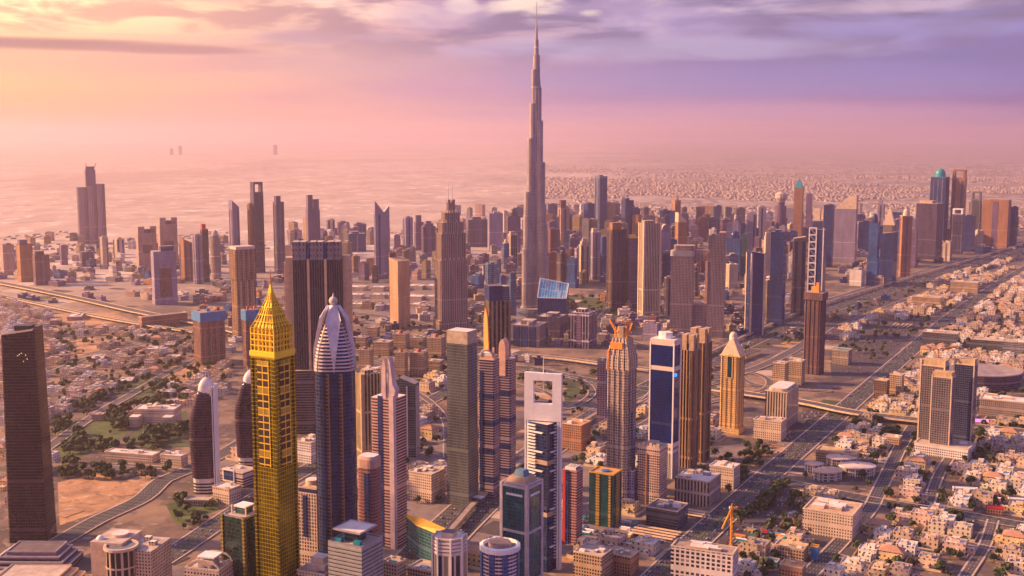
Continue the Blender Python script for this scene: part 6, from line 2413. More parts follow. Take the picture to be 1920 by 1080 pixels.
def oval(u, v, rx, ry, h, label, rot=0.0, rm=None):
    x, y = gp(u, v)
    root = thing('oval_building', label, 'pavilion', (x, y, 0), R(rot), 'white oval pavilions')
    OCC.append((x, y, max(rx, ry) + 6))
    f = MB()
    f.prism(ngon(28, rx * .86, ry * .86), 0, h, 0, 1)
    f.build('wall', [facade('oval_wall', (.6, .5, .46), (.08, .07, .1), fh=4, bay=4, wu=.6, wv=.6), ROOF], root)
    r = MB()
    r.loft([(ngon(28, rx * .9, ry * .9), h + .02), (ngon(28, rx, ry), h + 1.2), (ngon(28, rx * .98, ry * .98), h + 2.4), (ngon(28, rx * .2, ry * .2), h + 5), (ngon(28, rx * .12, ry * .12), h + 5)], 0, 1, 1)
    rf = r.build('roof', [rm or plain('oval_roof', (.72, .56, .46), .6, 0, .1), DARKM], root)
    for i in range(10):
        a = 2 * math.pi * i / 10
        c = MB()
        c.prism(ngon(6, .7, None, rx * .93 * math.cos(a), ry * .93 * math.sin(a)), 0, h + 1)
        c.build('column', WHITE, root)


oval(1607, 890, 27, 19, 12, 'largest smooth white oval roof pavilion, right of the other two', 0)
oval(1552, 898, 22, 15, 11, 'peach oval roof pavilion in front at the left', 10, plain('peach_roof2', (.70, .46, .30), .7))
oval(1578, 872, 24, 17, 11, 'oval roof pavilion at the back behind the smooth white one', 5, plain('peach_roof3', (.68, .5, .38), .7))
oval(1526, 884, 14, 10, 10, 'smallest oval pavilion at the left with a broken roof line', 0, plain('peach_roof3', (.68, .5, .38), .7))
block(1506, 1618, 950, 1012, 'cream', 'big cream box market with a rough tan roof below the oval pavilions', .9, name='market_hall', extra=9, roofm=plain('rough_roof', (.55, .36, .23), .9, 0, .4, .1))
block(1530, 1612, 845, 872, 'tan', 'long low yellow tan shed above the oval pavilions', .4, roofm=plain('yellow_roof', (.62, .40, .18), .85, 0, .3))
block(1452, 1516, 1022, 1054, 'tan', 'yellow roofed low workshop near the bottom with white edges', .6, roofm=plain('yellow_roof', (.62, .40, .18), .85, 0, .3), extra=2)
block(1462, 1512, 1058, 1095, 'rust', 'orange roofed low workshop at the bottom edge beside the avenue', .7, roofm=plain('orange_roof', (.62, .28, .1), .85, 0, .3), extra=1)
block(1520, 1536, 1024, 1052, BLUENET, 'small building wrapped in bright blue sheeting near the bottom', .7, roofm=BLUENET, extra=1, parapet=YELLOWP)
block(1436, 1462, 1050, 1066, 'teal', 'low shed with a teal blue roof near the bottom', .7, roofm=plain('teal_roof', (.01, .2, .32), .5), extra=0)
block(1212, 1290, 948, 994, 'slate', 'grey glass office block with a cluttered dark roof in front of the white complex', .9, roofm=ROOFDARK, extra=6)
block(1266, 1352, 892, 950, 'ribscream', 'large cream white block with vertical strips beside the avenue', 1.0, roofm=ROOFPALE, extra=5)
block(1330, 1388, 872, 918, 'cream', 'cream white rear block of the complex beside the avenue', .8, roofm=ROOFPALE, extra=4)
block(1076, 1150, 1032, 1092, 'tan', 'tan L shaped building with a sunken roof court at the bottom', .9, extra=5)
block(1138, 1198, 1036, 1080, 'rust', 'orange tan building with open roof court at the bottom, beside the L shaped one', .8, extra=4)
block(1258, 1384, 1026, 1110, facade('white_frame_grid', (.70, .60, .56), (.05, .04, .07), fh=4.6, bay=5.6, wu=.62, wv=.62, metal=.2), 'white gridded building with formwork on its roof beside the yellow crane', .35, 14, extra=7, roofm=CONC)
xx, yy = gp(1372, 1048)
crane(xx, yy + 6, 0, 58, 26, R(200), 'bright yellow crane with a steep raised jib beside the avenue at the bottom', plain('crane_amber', (.90, .38, .02), .5), R(-62))
block(1052, 1108, 792, 846, 'rust', 'low tan building with an orange roof court behind the white frame tower', 1.0, roofm=plain('orange_roof', (.62, .28, .1)), extra=3)
block(766, 834, 882, 945, 'cream', 'square cream block with a cluttered roof left of the grey slab tower', .9, extra=6)
block(398, 452, 912, 948, 'cream', 'plain cream cube building between the sail tower and the green glass tower', .8, extra=2, roofm=ROOFPALE)
root, w, d, h = block(412, 482, 880, 916, 'bands', 'terraced white building with a dark framed panel between the sail towers', .7, extra=2)
b = MB()
b.box(-w * .1, -d / 2 - .6, h * .3, w * .5, 1.4, h * .9)
b.build('framed_panel', WHITE, root)
b = MB()
b.box(-w * .1, -d / 2 - 1.5, h * .42, w * .4, .5, h * .66)
b.build('dark_panel', FAC['navy'], root)
block(553, 602, 826, 872, 'white', 'white building with a slim tower between the golden hotel and blue tower', .8, extra=4)
root, w, d, h = block(250, 340, 764, 800, 'cream', 'cream palace with wings in the green park', .5, 20, 'palace', ROOFPALE, 4, cat='palace')
for s in (-1, 1):
    b = MB()
    b.prism(rect(w * .22, d * 1.5, s * w * .4, -d * .3), 0, h * .7, 0, 1)
    b.build('wing', [FAC['cream'], ROOFPALE], root)
b = MB()
b.sphere(0, 0, h + 1, d * .22, 0, 12, 1, True)
b.build('dome', CREAM, root, True)
block(196, 300, 848, 872, 'cream', 'long low white flat roofed building at the park edge', .25, 34, roofm=ROOFPALE, extra=4)
block(300, 352, 852, 880, 'cream', 'low white annex at the road corner of the park', .5, 34, roofm=ROOFPALE, extra=2)
block(345, 400, 935, 952, 'stone', 'low grey curved car park beside the lower left road', .5, 20, extra=0)
block(260, 352, 590, 614, 'rust', 'long brown boundary wall like block below the elevated highway', .15, -25, extra=0)
block(172, 198, 776, 790, 'tan', 'small ochre gatehouse on the park lawn', .8, 20, extra=1)
block(1710, 1768, 556, 578, 'tan', 'long tan low building beside the wide highway at right', .5, 10, extra=3)
block(1782, 1838, 528, 550, 'tan', 'tan low hall with a bright front further along the highway', .5, 10, extra=2)
block(1640, 1668, 712, 752, 'brown', 'dark brown small block left of the unfinished apartment pair', .8, 16, extra=2)
block(1668, 1696, 702, 748, 'tan', 'tan small tower block left of the unfinished apartment pair', .8, 16, extra=2)
block(1560, 1598, 655, 685, 'stone', 'low block with a teal roof beside the dark red skeleton tower', .8, 16, roofm=TEALP, extra=1)
block(1730, 1800, 622, 650, 'slate', 'low dark glass hall behind the parking at right', .5, 8, extra=3)
block(1820, 1890, 636, 660, 'slate', 'low dark blue hall near the right edge behind the arena', .5, 4, extra=3)
block(1880, 1940, 640, 668, 'grey', 'low grey gridded hall at the right edge', .5, 4, extra=3)
block(1848, 1882, 952, 966, 'rust', 'small shed with a bright red roof among the right hand yards', .5, 0, roofm=plain('bright_red', (.62, .01, .02), .5), extra=0, parapet=REDP)
block(1786, 1834, 916, 926, 'white', 'long thin white roofed shed in the right hand yards', .25, -10, roofm=WHITE, extra=0, parapet=WHITE)
block(1890, 1925, 936, 948, 'white', 'short white roofed shed in the right hand yards', .3, -10, roofm=WHITE, extra=0, parapet=WHITE)
block(1654, 1692, 818, 836, 'tan', 'low yellow house with a flat cap behind the dark hedge', .7, 14, extra=1)


# ---- shade roofs of the car parks
def shade(u, v, L, n, label, rot):
    x, y = gp(u, v)
    root = thing('parking_shade', label, 'shade roof', (x, y, 0), R(rot))
    OCC.append((x, y, L * .5))
    for i in range(n):
        b = MB()
        yy = (i - (n - 1) / 2) * 9.5
        b.loft([(rect(L, 5.4, 0, yy), 2.8), (rect(L, 5.0, 0, yy), 3.3), (rect(L, .6, 0, yy), 3.9)], 0, 1, 0, None, True)
        s = b.build('canopy', plain('shade_fabric', (.60, .40, .25), .8), root)
        for k in range(4):
            p = MB()
            p.prism(rect(.4, .4, (k / 3 - .5) * L * .94, yy), 0, 2.79)
            p.build('post', GREYM, s)


shade(1228, 1002, 58, 4, 'four rows of tan parking shade roofs in front of the grey glass office block', -29)
shade(1304, 966, 26, 3, 'three rows of short parking shade roofs beside the avenue', -29)
shade(1690, 612, 60, 5, 'rows of pale parking shade roofs beside the diagonal avenue far right', 60)

# ---- the old style quarter: beige blocks with red domes
og = random.Random(11)
k_ = 0
for (uL, uR, vt, vb, dome) in [(672, 700, 655, 700, 1), (740, 765, 660, 708, 1), (768, 803, 660, 706, 1), (800, 836, 632, 676, 1), (735, 768, 625, 655, 1), (700, 738, 640, 668, 0),
                               (666, 690, 632, 655, 0), (800, 832, 676, 700, 0), (708, 738, 690, 716, 0), (768, 800, 632, 650, 0), (690, 712, 614, 632, 0), (664, 690, 700, 726, 0)]:
    lab = 'beige quarter block topped by a red dome between the blue tower and grey slab tower' if dome else 'plain beige quarter block between the blue tower and grey slab tower'
    root, w, d, h = block(uL, uR, vt, vb, 'tan', lab, .9, 20, 'apartment_block', extra=1 if dome else 3)
    root['group'] = 'red domed quarter blocks' if dome else 'plain quarter blocks'
    if dome:
        b = MB()
        b.prism(ngon(12, w * .2), h + .3, h + 3)
        b.sphere(0, 0, h + 3, w * .19, 0, 12, .9, True)
        b.build('dome', plain('red_dome', (.32, .09, .08), .6), root, True)
        for sx in (-1, 1):
            for sy in (-1, 1):
                t = MB()
                t.prism(rect(w * .16, w * .16, sx * w * .38, sy * d * .38), h + .3, h + 5)
                t.build('turret', TAN, root)

# ---- white roofs of the great mall, behind the slab towers
mg = random.Random(5)
for i in range(14):
    u, v = 668 + (i % 5) * 38 + mg.uniform(-6, 6), 545 + (i // 5) * 17 + mg.uniform(-2, 2)
    root, w, d, h = block(u - mg.uniform(14, 24), u + mg.uniform(12, 22), v - 9, v, 'cream', 'low white roofed mall hall among others between the black slab and the orange slab', .8, 20, 'mall_hall', WHITE if i % 3 else ROOFPALE, 2)
    root['group'] = 'white roofed mall halls'

# ---- larger low buildings on the dusty plots of the left quarter
LG = random.Random(64)
k_ = 0
for _ in range(200):
    u, v = LG.uniform(95, 430), LG.uniform(600, 760)
    if k_ >= 22 or (u > 330 and v > 700) or (v > 700 and u < 220):
        continue
    x, y = gp(u, v)
    if any(math.hypot(x - a, y - b) < q + 34 for a, b, q in OCC) or any(min(math.dist((x, y), p) for p in l) < hw + 22 for l, hw in ROADS):
        continue
    wpx = LG.uniform(16, 34)
    st, word = LG.choice((('cream', 'cream'), ('white', 'white'), ('tan', 'tan'), ('pink', 'pinkish')))
    lab = '%s low flat roofed hall among the villas of the left quarter' % word
    rt, w, d, h = block(u - wpx / 2, u + wpx / 2, v - LG.uniform(6, 11), v, st, lab, LG.uniform(.4, .9), 8 + LG.choice((0, 90)), 'low_hall', LG.choice((ROOF, ROOFPALE)), 2)
    rt['group'] = lab.replace('hall', 'halls')
    k_ += 1
# ------------------------------------------------------------------ the mass of the city: houses, blocks, trees, cars
def seg_d(px_, py_, a, b):
    dx, dy = b[0] - a[0], b[1] - a[1]
    L2 = dx * dx + dy * dy or 1
    t = max(0, min(1, ((px_ - a[0]) * dx + (py_ - a[1]) * dy) / L2))
    return math.hypot(px_ - a[0] - t * dx, py_ - a[1] - t * dy)


_cells = {}
for _l, _hw in ROADS:
    for _i in range(len(_l) - 1):
        a, b = _l[_i], _l[_i + 1]
        n = max(1, int(math.dist(a, b) / 40))
        for k in range(n + 1):
            cx, cy = a[0] + (b[0] - a[0]) * k / n, a[1] + (b[1] - a[1]) * k / n
            key = (int(cx // 80), int(cy // 80))
            for ox in (-1, 0, 1):
                for oy in (-1, 0, 1):
                    _cells.setdefault((key[0] + ox, key[1] + oy), set()).add((a, b, _hw))


def on_road(x, y, pad):
    return any(seg_d(x, y, a, b) < hw + pad for a, b, hw in _cells.get((int(x // 80), int(y // 80)), ()))


def inside(x, y, poly):
    c = False
    j = len(poly) - 1
    for i in range(len(poly)):
        if (poly[i][1] > y) != (poly[j][1] > y) and x < (poly[j][0] - poly[i][0]) * (y - poly[i][1]) / (poly[j][1] - poly[i][1]) + poly[i][0]:
            c = not c
        j = i
    return c


def free(x, y, r, area_ok=False):
    if on_road(x, y, r):
        return False
    if any(math.hypot(x - a, y - b) < q + r for a, b, q in OCC):
        return False
    return area_ok or not any(inside(x, y, p) for p in AREAS)


ZONES = [   # polygon in the photograph, lot size, bearing, share built, kind
    ('right', [(1360, 1090), (1500, 900), (1640, 760), (1700, 700), (1760, 640), (1930, 620), (1930, 1090)], 27, 29, .95),
    ('left', [(100, 615), (330, 618), (440, 690), (420, 740), (350, 770), (240, 720), (120, 790), (100, 700)], 30, 8, .68),
    ('left', [(0, 560), (100, 590), (100, 860), (0, 1000)], 30, 8, .7),
    ('row', [(1560, 625), (1690, 560), (1760, 520), (1900, 480), (1930, 500), (1780, 575), (1660, 660), (1590, 690)], 30, 31, .75),
    ('farright', [(1700, 640), (1930, 500), (1930, 620)], 34, 30, .75),
    ('mid', [(560, 830), (660, 690), (830, 690), (840, 960), (700, 900), (600, 900)], 38, 29, .75),
    ('mid', [(1060, 770), (1340, 760), (1340, 860), (1180, 940), (1060, 870)], 40, 29, .6),
    ('mid', [(340, 880), (480, 840), (480, 1000), (360, 1000)], 42, 29, .5),
    ('mid', [(860, 960), (1100, 900), (1260, 1000), (1250, 1085), (860, 1085)], 38, 29, .65),
]
HG = random.Random(21)
house_spots = []
seen_ = []
for (kind, poly, lot, brg, share) in ZONES:
    W = [gp(u, v) for u, v in poly]
    ca, sa = math.cos(R(brg)), math.sin(R(brg))
    loc = [(x * ca - y * sa, x * sa + y * ca) for x, y in W]
    x0, x1 = min(p[0] for p in loc), max(p[0] for p in loc)
    y0, y1 = min(p[1] for p in loc), max(p[1] for p in loc)
    i = 0
    yy = y0
    while yy < y1:
        xx = x0
        i += 1
        while xx < x1:
            jx, jy = xx + HG.uniform(-3, 3), yy + HG.uniform(-3, 3)
            x, y = jx * ca + jy * sa, -jx * sa + jy * ca
            xx += lot * HG.choice((1, 1, 1, 1.3))
            if HG.random() > share or not inside(x, y, W) or not free(x, y, 11 if kind != 'mid' else 16):
                continue
            house_spots.append((y, x, kind, R(-brg) + HG.choice((0, 0, math.pi / 2, math.pi)), HG.random(), HG.random()))
        yy += lot * (1.3 if i % 2 else .95)
house_spots.sort()

COLS = dict(peach=(.66, .48, .34), cream=(.70, .58, .46), white=(.78, .71, .66), yellow=(.68, .50, .27), tan=(.50, .37, .27), rose=(.58, .41, .34))
for k_, c_ in COLS.items():
    COLS[k_] = facade('house_wall_' + k_, c_, (.09, .07, .06), fh=3.6, bay=3.8, wu=.34, wv=.45, metal=.1, gr=.3, blind=.1)
HROOF = dict(peach=plain('house_roof_peach', (.66, .49, .37), .9, 0, .25, .2), cream=plain('house_roof_cream', (.74, .63, .53), .9, 0, .25, .2),
             tile=plain('house_roof_tile', (.46, .24, .15), .85, 0, .2, .4), grey=plain('house_roof_grey', (.33, .27, .25), .9, 0, .3, .2))


def house_parts(v):
    """Variant v of a villa: the walls, the roof with its parapet and the rooms on the roof, as separate meshes."""
    g = random.Random(100 + v)
    w, d, h = g.uniform(12, 17), g.uniform(11, 15), g.choice((6.8, 7.4, 8.2))
    wings = [rect(w, d)]
    a = MB()
    a.prism(rect(w, d), 0, h, 0, 0)
    ww, wd = w * g.uniform(.35, .5), d * g.uniform(.4, .6)
    ox = g.choice((-1, 1)) * (w / 2 + ww / 2 - .02)
    wp = rect(ww, wd, ox, g.uniform(-.15, .15) * d)
    a.prism(wp, 0, h * .55, 0, 0)
    po = rect(w * .34, 3.0, g.uniform(-.2, .2) * w, -d / 2 - 1.49)
    a.prism(po, 0, h * .6, 0, 0)
    r = MB()
    if v == 3:                           # hipped tiled roof
        r.loft([(rect(w + 1.4, d + 1.4), h), (rect(w + 1.4, d + 1.4), h + .3), (rect(w * .4, d * .08), h + 3.2)], 0, 1, 0)
    else:
        for P, z in ((rect(w + .3, d + .3), h), (scaled(wp, 1.0), h * .55)):
            cx, cy = sum(p[0] for p in P) / 4, sum(p[1] for p in P) / 4
            Q = [(cx + (x - cx) * .93, cy + (y - cy) * .93) for x, y in P]
            r.loft([(P, z + .02), (P, z + 1.0), (Q, z + 1.0), (Q, z + .3)], 1, 1, 0)
    s = MB()
    if v != 3:
        s.prism(rect(w * .34, d * .34, w * g.uniform(-.25, .25), d * g.uniform(-.2, .25)), h + .3, h + 3.4, 0, 1)
        s.prism(rect(w * .12, d * .14, w * g.uniform(-.38, .38), -d * .3), h + .3, h + 1.9, 0, 1)
        for _ in range(2):
            s.prism(ngon(8, .8, None, w * g.uniform(-.4, .4), d * g.uniform(-.4, .4)), h + .3, h + 1.9, 0, 1)
    else:
        s.prism(ngon(6, .6, None, w * .2, 0), h + 1, h + 3.6, 0, 1)
    b = MB()                                 # garden wall
    lw, ld = 21, 20
    for (cx, cy, sx, sy) in ((0, -ld / 2, lw, .3), (0, ld / 2, lw, .3), (-lw / 2, 0, .3, ld - .7), (lw / 2, 0, .3, ld - .7)):
        b.box(cx, cy, 0, sx, sy, 2.0)
    return a, r, s, b


NV = 12
hkeys = ['peach', 'cream', 'white', 'yellow', 'tan', 'rose', 'cream', 'peach', 'white', 'cream', 'rose', 'yellow']
hroofs = ['peach', 'cream', 'cream', 'tile', 'grey', 'peach', 'cream', 'grey', 'cream', 'peach', 'cream', 'peach']
PLACE = dict(right='in the rows of the lower right', left='in the left quarter past the dark tower', row='in the strip between highway and avenue', farright='near the right edge', mid='among the towers')
LABW = dict(peach='peach', cream='cream', white='white', yellow='yellow', tan='tan', rose='rose')
LABR = dict(peach='a peach flat roof', cream='a pale flat roof', tile='a brown tiled hip roof', grey='a grey flat roof')
protos = []
for v in range(NV):
    a, r, s, b = house_parts(v)
    wm, rm = COLS[hkeys[v]], HROOF[hroofs[v]]
    objs = [a.build('walls', [wm]), r.build('roof', [rm, wm]), s.build('roof_room', [wm, rm]), b.build('garden_wall', [CREAM])]
    for o in objs:
        COL.objects.unlink(o)
    protos.append((objs, (a, r, s, b)))
in_view = [h for h in house_spots if -30 < pix(h[1], h[0], 4)[0] < 1950 and pix(h[1], h[0], 4)[1] < 1110]
N_IND = 300
rest = {}
MIDM = {}
for i, (y, x, kind, rz, r1, r2) in enumerate(in_view):
    v = int(r1 * NV) % NV
    sc = dict(right=1.5, left=1.35, row=1.5, farright=1.5).get(kind, 1.75)
    if i < N_IND:
        lab = '%s villa with %s %s' % (LABW[hkeys[v]], LABR[hroofs[v]], PLACE[kind])
        t = thing('villa', lab, 'house', (x, y, 0), rz, 'villas: ' + lab)
        for k, o in enumerate(protos[v][0]):
            c = o.copy()
            COL.objects.link(c)
            c.parent = t
            if k == 3:
                continue
        t.scale = (sc, sc, sc * (.9 + .3 * r2))
    else:
        rest.setdefault(v, []).append((x, y, rz, sc * (.9 + .25 * r2)))
mats, allv, allf, alluv, allm = [], [], [], [], []
for v, L in rest.items():
    for si, (mb, mt) in enumerate(zip(protos[v][1][:3], ([COLS[hkeys[v]]], [HROOF[hroofs[v]], COLS[hkeys[v]]], [COLS[hkeys[v]], HROOF[hroofs[v]]]))):
        idx = []
        for m in mt:
            if m not in mats:
                mats.append(m)
            idx.append(mats.index(m))
        for (x, y, rz, sc) in L:
            c, n = math.cos(rz) * sc, math.sin(rz) * sc
            o = len(allv)
            allv += [(x + p[0] * c - p[1] * n, y + p[0] * n + p[1] * c, p[2] * sc) for p in mb.v]
            allf += [tuple(q + o for q in f) for f in mb.f]
            alluv += mb.uv
            allm += [idx[m] for m in mb.m]
hb = MB()
hb.v, hb.f, hb.uv, hb.m = allv, allf, alluv, allm
tag(hb.build('distant_villas', mats), kind='stuff')

# ---- hazy city: small blocks to the horizon
rng = np.random.default_rng(4)


def mass(name, n, gen, mats):
    P = gen(n)
    n = len(P)
    x, y, w, d, h, a, mi = [np.array(c, dtype=np.float64) for c in zip(*P)]
    c, s = np.cos(a), np.sin(a)
    cor = np.array([(-1, -1), (1, -1), (1, 1), (-1, 1)]) * .5
    V = np.zeros((n, 8, 3))
    for k in range(4):
        lx, ly = cor[k, 0] * w, cor[k, 1] * d
        for q in (0, 1):
            V[:, k + 4 * q, 0] = x + lx * c - ly * s
            V[:, k + 4 * q, 1] = y + lx * s + ly * c
            V[:, k + 4 * q, 2] = h * q
    Fq = np.array([(0, 1, 5, 4), (1, 2, 6, 5), (2, 3, 7, 6), (3, 0, 4, 7), (4, 5, 6, 7)])
    faces = (Fq[None] + (np.arange(n) * 8)[:, None, None]).reshape(-1, 4)
    me = bpy.data.meshes.new(name)
    me.vertices.add(n * 8)
    me.vertices.foreach_set('co', V.reshape(-1))
    me.loops.add(len(faces) * 4)
    me.loops.foreach_set('vertex_index', faces.reshape(-1).astype(np.int32))
    me.polygons.add(len(faces))
    me.polygons.foreach_set('loop_start', np.arange(0, len(faces) * 4, 4, dtype=np.int32))
    ul = me.uv_layers.new(name='UVMap')
    uv = np.zeros((n, 5, 4, 2))
    for k in range(5):
        L = (w if k % 2 == 0 else d)
        uv[:, k, 1, 0] = uv[:, k, 2, 0] = L
        uv[:, k, 2, 1] = uv[:, k, 3, 1] = h if k < 4 else d
    ul.data.foreach_set('uv', uv.reshape(-1))
    mid = np.repeat(mi.astype(np.int32), 5).reshape(n, 5)
    mid[:, 4] = len(mats) - 1 - (mi.astype(np.int32) % 2)
    me.polygons.foreach_set('material_index', mid.reshape(-1))
    for m in mats:
        me.materials.append(m)
    me.update(calc_edges=True)
    o = bpy.data.objects.new(name, me)
    COL.objects.link(o)
    return o


def far_city(n):
    out = []
    while len(out) < n:
        v = rng.uniform(302, 470) if rng.random() < .75 else rng.uniform(330, 420)
        u = rng.uniform(-20, 1940)
        x, y = gp(u, v)
        if y > 20000 or rng.random() < (y - 8000) / 12000:
            continue
        dens = mnoise(Vector((x / 1500, y / 1500, 3))) * .5 + .5 + mnoise(Vector((x / 420, y / 420, 8))) * .22
        cityish = 1.0 if u > 1000 else (0.0 if v < 435 else .10)
        if rng.random() > cityish * (dens > .46):
            continue
        g = 36.0
        q = .55 + .5 * mnoise(Vector((x / 2500, y / 2500, 9)))
        cq, sq = math.cos(q), math.sin(q)
        lx, ly = x * cq - y * sq, x * sq + y * cq
        if lx % 620 < 70 or ly % 900 < 70:
            continue
        lx, ly = round(lx / g) * g + rng.uniform(-12, 12), round(ly / g) * g + rng.uniform(-12, 12)
        x, y = lx * cq + ly * sq, -lx * sq + ly * cq
        if y < 3300 or on_road(x, y, 8) or any(math.hypot(x - a, y - b) < q for a, b, q in OCC):
            continue
        out.append((x, y, rng.uniform(11, 24), rng.uniform(11, 20), rng.choice([5, 7, 8, 9, 14]) if u > 1000 else rng.choice([4, 5, 6]), R(-30) + rng.uniform(-.1, .1), rng.integers(0, 3)))
    return out


tag(mass('distant_city', 26000, far_city, [plain('city_wall_a', (.34, .26, .23), .9), plain('city_wall_b', (.42, .33, .29), .9), plain('city_wall_c', (.28, .20, .19), .9), plain('city_roof_a', (.36, .28, .25), .9), plain('city_roof_b', (.48, .39, .34), .9)]), kind='stuff')

# ---- patches of paving, asphalt and lawn between the buildings
PG = random.Random(55)
pz = .056
for (poly, n) in (([(540, 640), (960, 640), (1000, 900), (860, 1085), (560, 1085)], 55), ([(960, 690), (1345, 700), (1420, 860), (1250, 1085), (900, 1085)], 70), ([(1345, 640), (1560, 620), (1560, 760), (1345, 800)], 26), ([(0, 540), (540, 540), (540, 640), (0, 600)], 40), ([(560, 500), (1480, 500), (1480, 640), (560, 640)], 90), ([(100, 880), (480, 860), (480, 1085), (100, 1085)], 24), ([(1400, 800), (1700, 760), (1930, 760), (1930, 1085), (1400, 1085)], 50)):
    W = [gp(*p) for p in poly]
    x0, x1, y0, y1 = min(p[0] for p in W), max(p[0] for p in W), min(p[1] for p in W), max(p[1] for p in W)
    for _ in range(n * 3):
        x, y = PG.uniform(x0, x1), PG.uniform(y0, y1)
        if not inside(x, y, W) or n <= 0:
            continue
        n -= 1
        sz = max(1.0, y / 2200)
        w, d, a = PG.uniform(18, 60) * sz, PG.uniform(16, 50) * sz, R(-29)
        c, s_ = math.cos(a), math.sin(a)
        pz += .002
        b = MB()
        b.face([(x + px_ * c - py_ * s_, y + px_ * s_ + py_ * c, pz) for px_, py_ in (rect(w, d) if PG.random() < .6 else cham(w, d, min(w, d) * .3))])
        m, nm = PG.choice(((LOT, 'parking_lot'), (LOT, 'parking_lot'), (ROOFDARK, 'dark_yard'), (PAVE, 'paving'), (KERB, 'pale_yard'), (VERGE, 'planted_bed'), (SANDY, 'bare_ground')))
        tag(b.build(nm, m), kind='structure')

# ---- mid rise blocks between the tall towers, each a thing
MG = random.Random(33)
styles = ['tan', 'cream', 'pink', 'lilac', 'purple', 'grey', 'stone', 'navy', 'white', 'blue', 'maroon', 'rust', 'ribs', 'bandsdark']
words = dict(tan='tan', cream='cream', pink='pink', lilac='pale mauve', purple='mauve', grey='grey', stone='stone coloured', navy='navy', white='white', blue='blue glass', maroon='dark red', rust='orange brown', ribs='ribbed', bandsdark='dark banded')
zones = [((830, 450, 980, 560), 60, 24, 'left of the tallest tower', (8, 24)), ((1030, 430, 1270, 540), 110, 22, 'behind the towers right of the tallest tower', (16, 62)), ((540, 440, 820, 530), 80, 20, 'behind the black ribbed slab', (8, 30)),
         ((0, 450, 430, 530), 70, 18, 'beyond the left highway', (8, 16)), ((1240, 430, 1490, 560), 95, 22, 'behind the right hand row', (12, 50)), ((1480, 410, 1900, 470), 70, 22, 'far along the highway', (12, 34)),
         ((1090, 600, 1420, 660), 22, 18, 'low around the interchange', (6, 12)), ((880, 640, 1010, 690), 8, 16, 'behind the purple banded twins', (6, 12)), ((1370, 560, 1480, 620), 12, 18, 'at the foot of the right hand row', (5, 10)),
         ((370, 520, 560, 640), 44, 22, 'around the concrete skeleton tower', (6, 14)), ((820, 400, 1420, 440), 60, 18, 'on the hazy skyline', (8, 22)),
         ((850, 560, 1170, 650), 55, 26, 'around the foot of the tallest tower', (5, 13)), ((650, 575, 900, 650), 34, 24, 'below the white roofed mall', (5, 11)), ((1130, 520, 1400, 640), 70, 26, 'low behind the blue mirror tower', (5, 14)),
         ((0, 480, 430, 570), 60, 26, 'beside the left highway', (4, 9)), ((380, 560, 560, 660), 24, 24, 'left of the black ribbed slab', (5, 10)), ((1400, 560, 1700, 640), 26, 20, 'beside the wide highway', (4, 8)), ((1560, 470, 1760, 540), 30, 18, 'at the foot of the far row', (5, 12))]
specs = []
for ((u0, v0, u1, v1), n, wpx, where, hr) in zones:
    for _ in range(n):
        for _try in range(25):
            u, v = MG.uniform(u0, u1), MG.uniform(v0, v1)
            x, y = gp(u, v)
            k = y / F
            w, d = MG.uniform(.45, 1.0) * wpx * k, MG.uniform(.45, .8) * wpx * k
            if not on_road(x, y, w * .45) and not any(math.hypot(x - a, y - b) < q * .65 + w * .4 for a, b, q in OCC) and not (v > 540 and any(inside(x, y, p) for p in AREAS)):
                break
        else:
            continue
        OCC.append((x, y, w * .5))
        h = MG.uniform(*hr) * k * 1.15
        specs.append((w * h / y / y, x, y, w, d, h, MG.choice(styles), R(MG.choice((-29, -29, 15, -10))), where, MG.random()))
specs.sort(reverse=True)
rest_b, rest_m = MB(), []
for i, (_, x, y, w, d, h, st, rz, where, g1) in enumerate(specs):
    f, r = MB(), MB()
    if g1 < .35:
        f.prism(rect(w, d), 0, h, 0, 1)
    elif g1 < .6:                            # podium and set back shaft
        f.loft([(rect(w, d), 0), (rect(w, d), h * .3), (rect(w * .78, d * .78), h * .3), (rect(w * .78, d * .78), h)], 0, 1, 1)
        w, d = w * .78, d * .78
    elif g1 < .8:
        P, em = finned(w, d, max(5, w / 5), 1.6, .5)
        f.prism(P, 0, h, 0, 1)
    else:
        f.prism(cham(w, d, w * .16), 0, h, 0, 1)
    r.loft([(rect(w + .6, d + .6), h + .02), (rect(w + .6, d + .6), h + 1.5), (rect(w * .92, d * .92), h + 1.5), (rect(w * .92, d * .92), h + .3)], 0, 1, 1)
    r.prism(rect(w * (.3 + .2 * g1), d * .4, w * (.3 * g1 - .15)), h + .3, h + 3 + 6 * g1, 0, 1)
    fm, rm = [FAC[st], ROOF], [FAC[st], ROOF if g1 < .5 else ROOFPALE]
    if i < 285:
        lab = '%s mid rise block %s' % (words[st], where)
        root = thing('city_block', lab, 'building', (x, y, 0), rz, lab + 's')
        f.build('facade', fm, root)
        r.build('roof', rm, root)
        continue
    c, n = math.cos(rz), math.sin(rz)
    for mb, mt in ((f, fm), (r, rm)):
        ix = []
        for m in mt:
            if m not in rest_m:
                rest_m.append(m)
            ix.append(rest_m.index(m))
        o = len(rest_b.v)
        rest_b.v += [(x + p[0] * c - p[1] * n, y + p[0] * n + p[1] * c, p[2]) for p in mb.v]
        rest_b.f += [tuple(q + o for q in fc) for fc in mb.f]
        rest_b.uv += mb.uv
        rest_b.m += [ix[m] for m in mb.m]
tag(rest_b.build('distant_blocks', rest_m), kind='stuff')

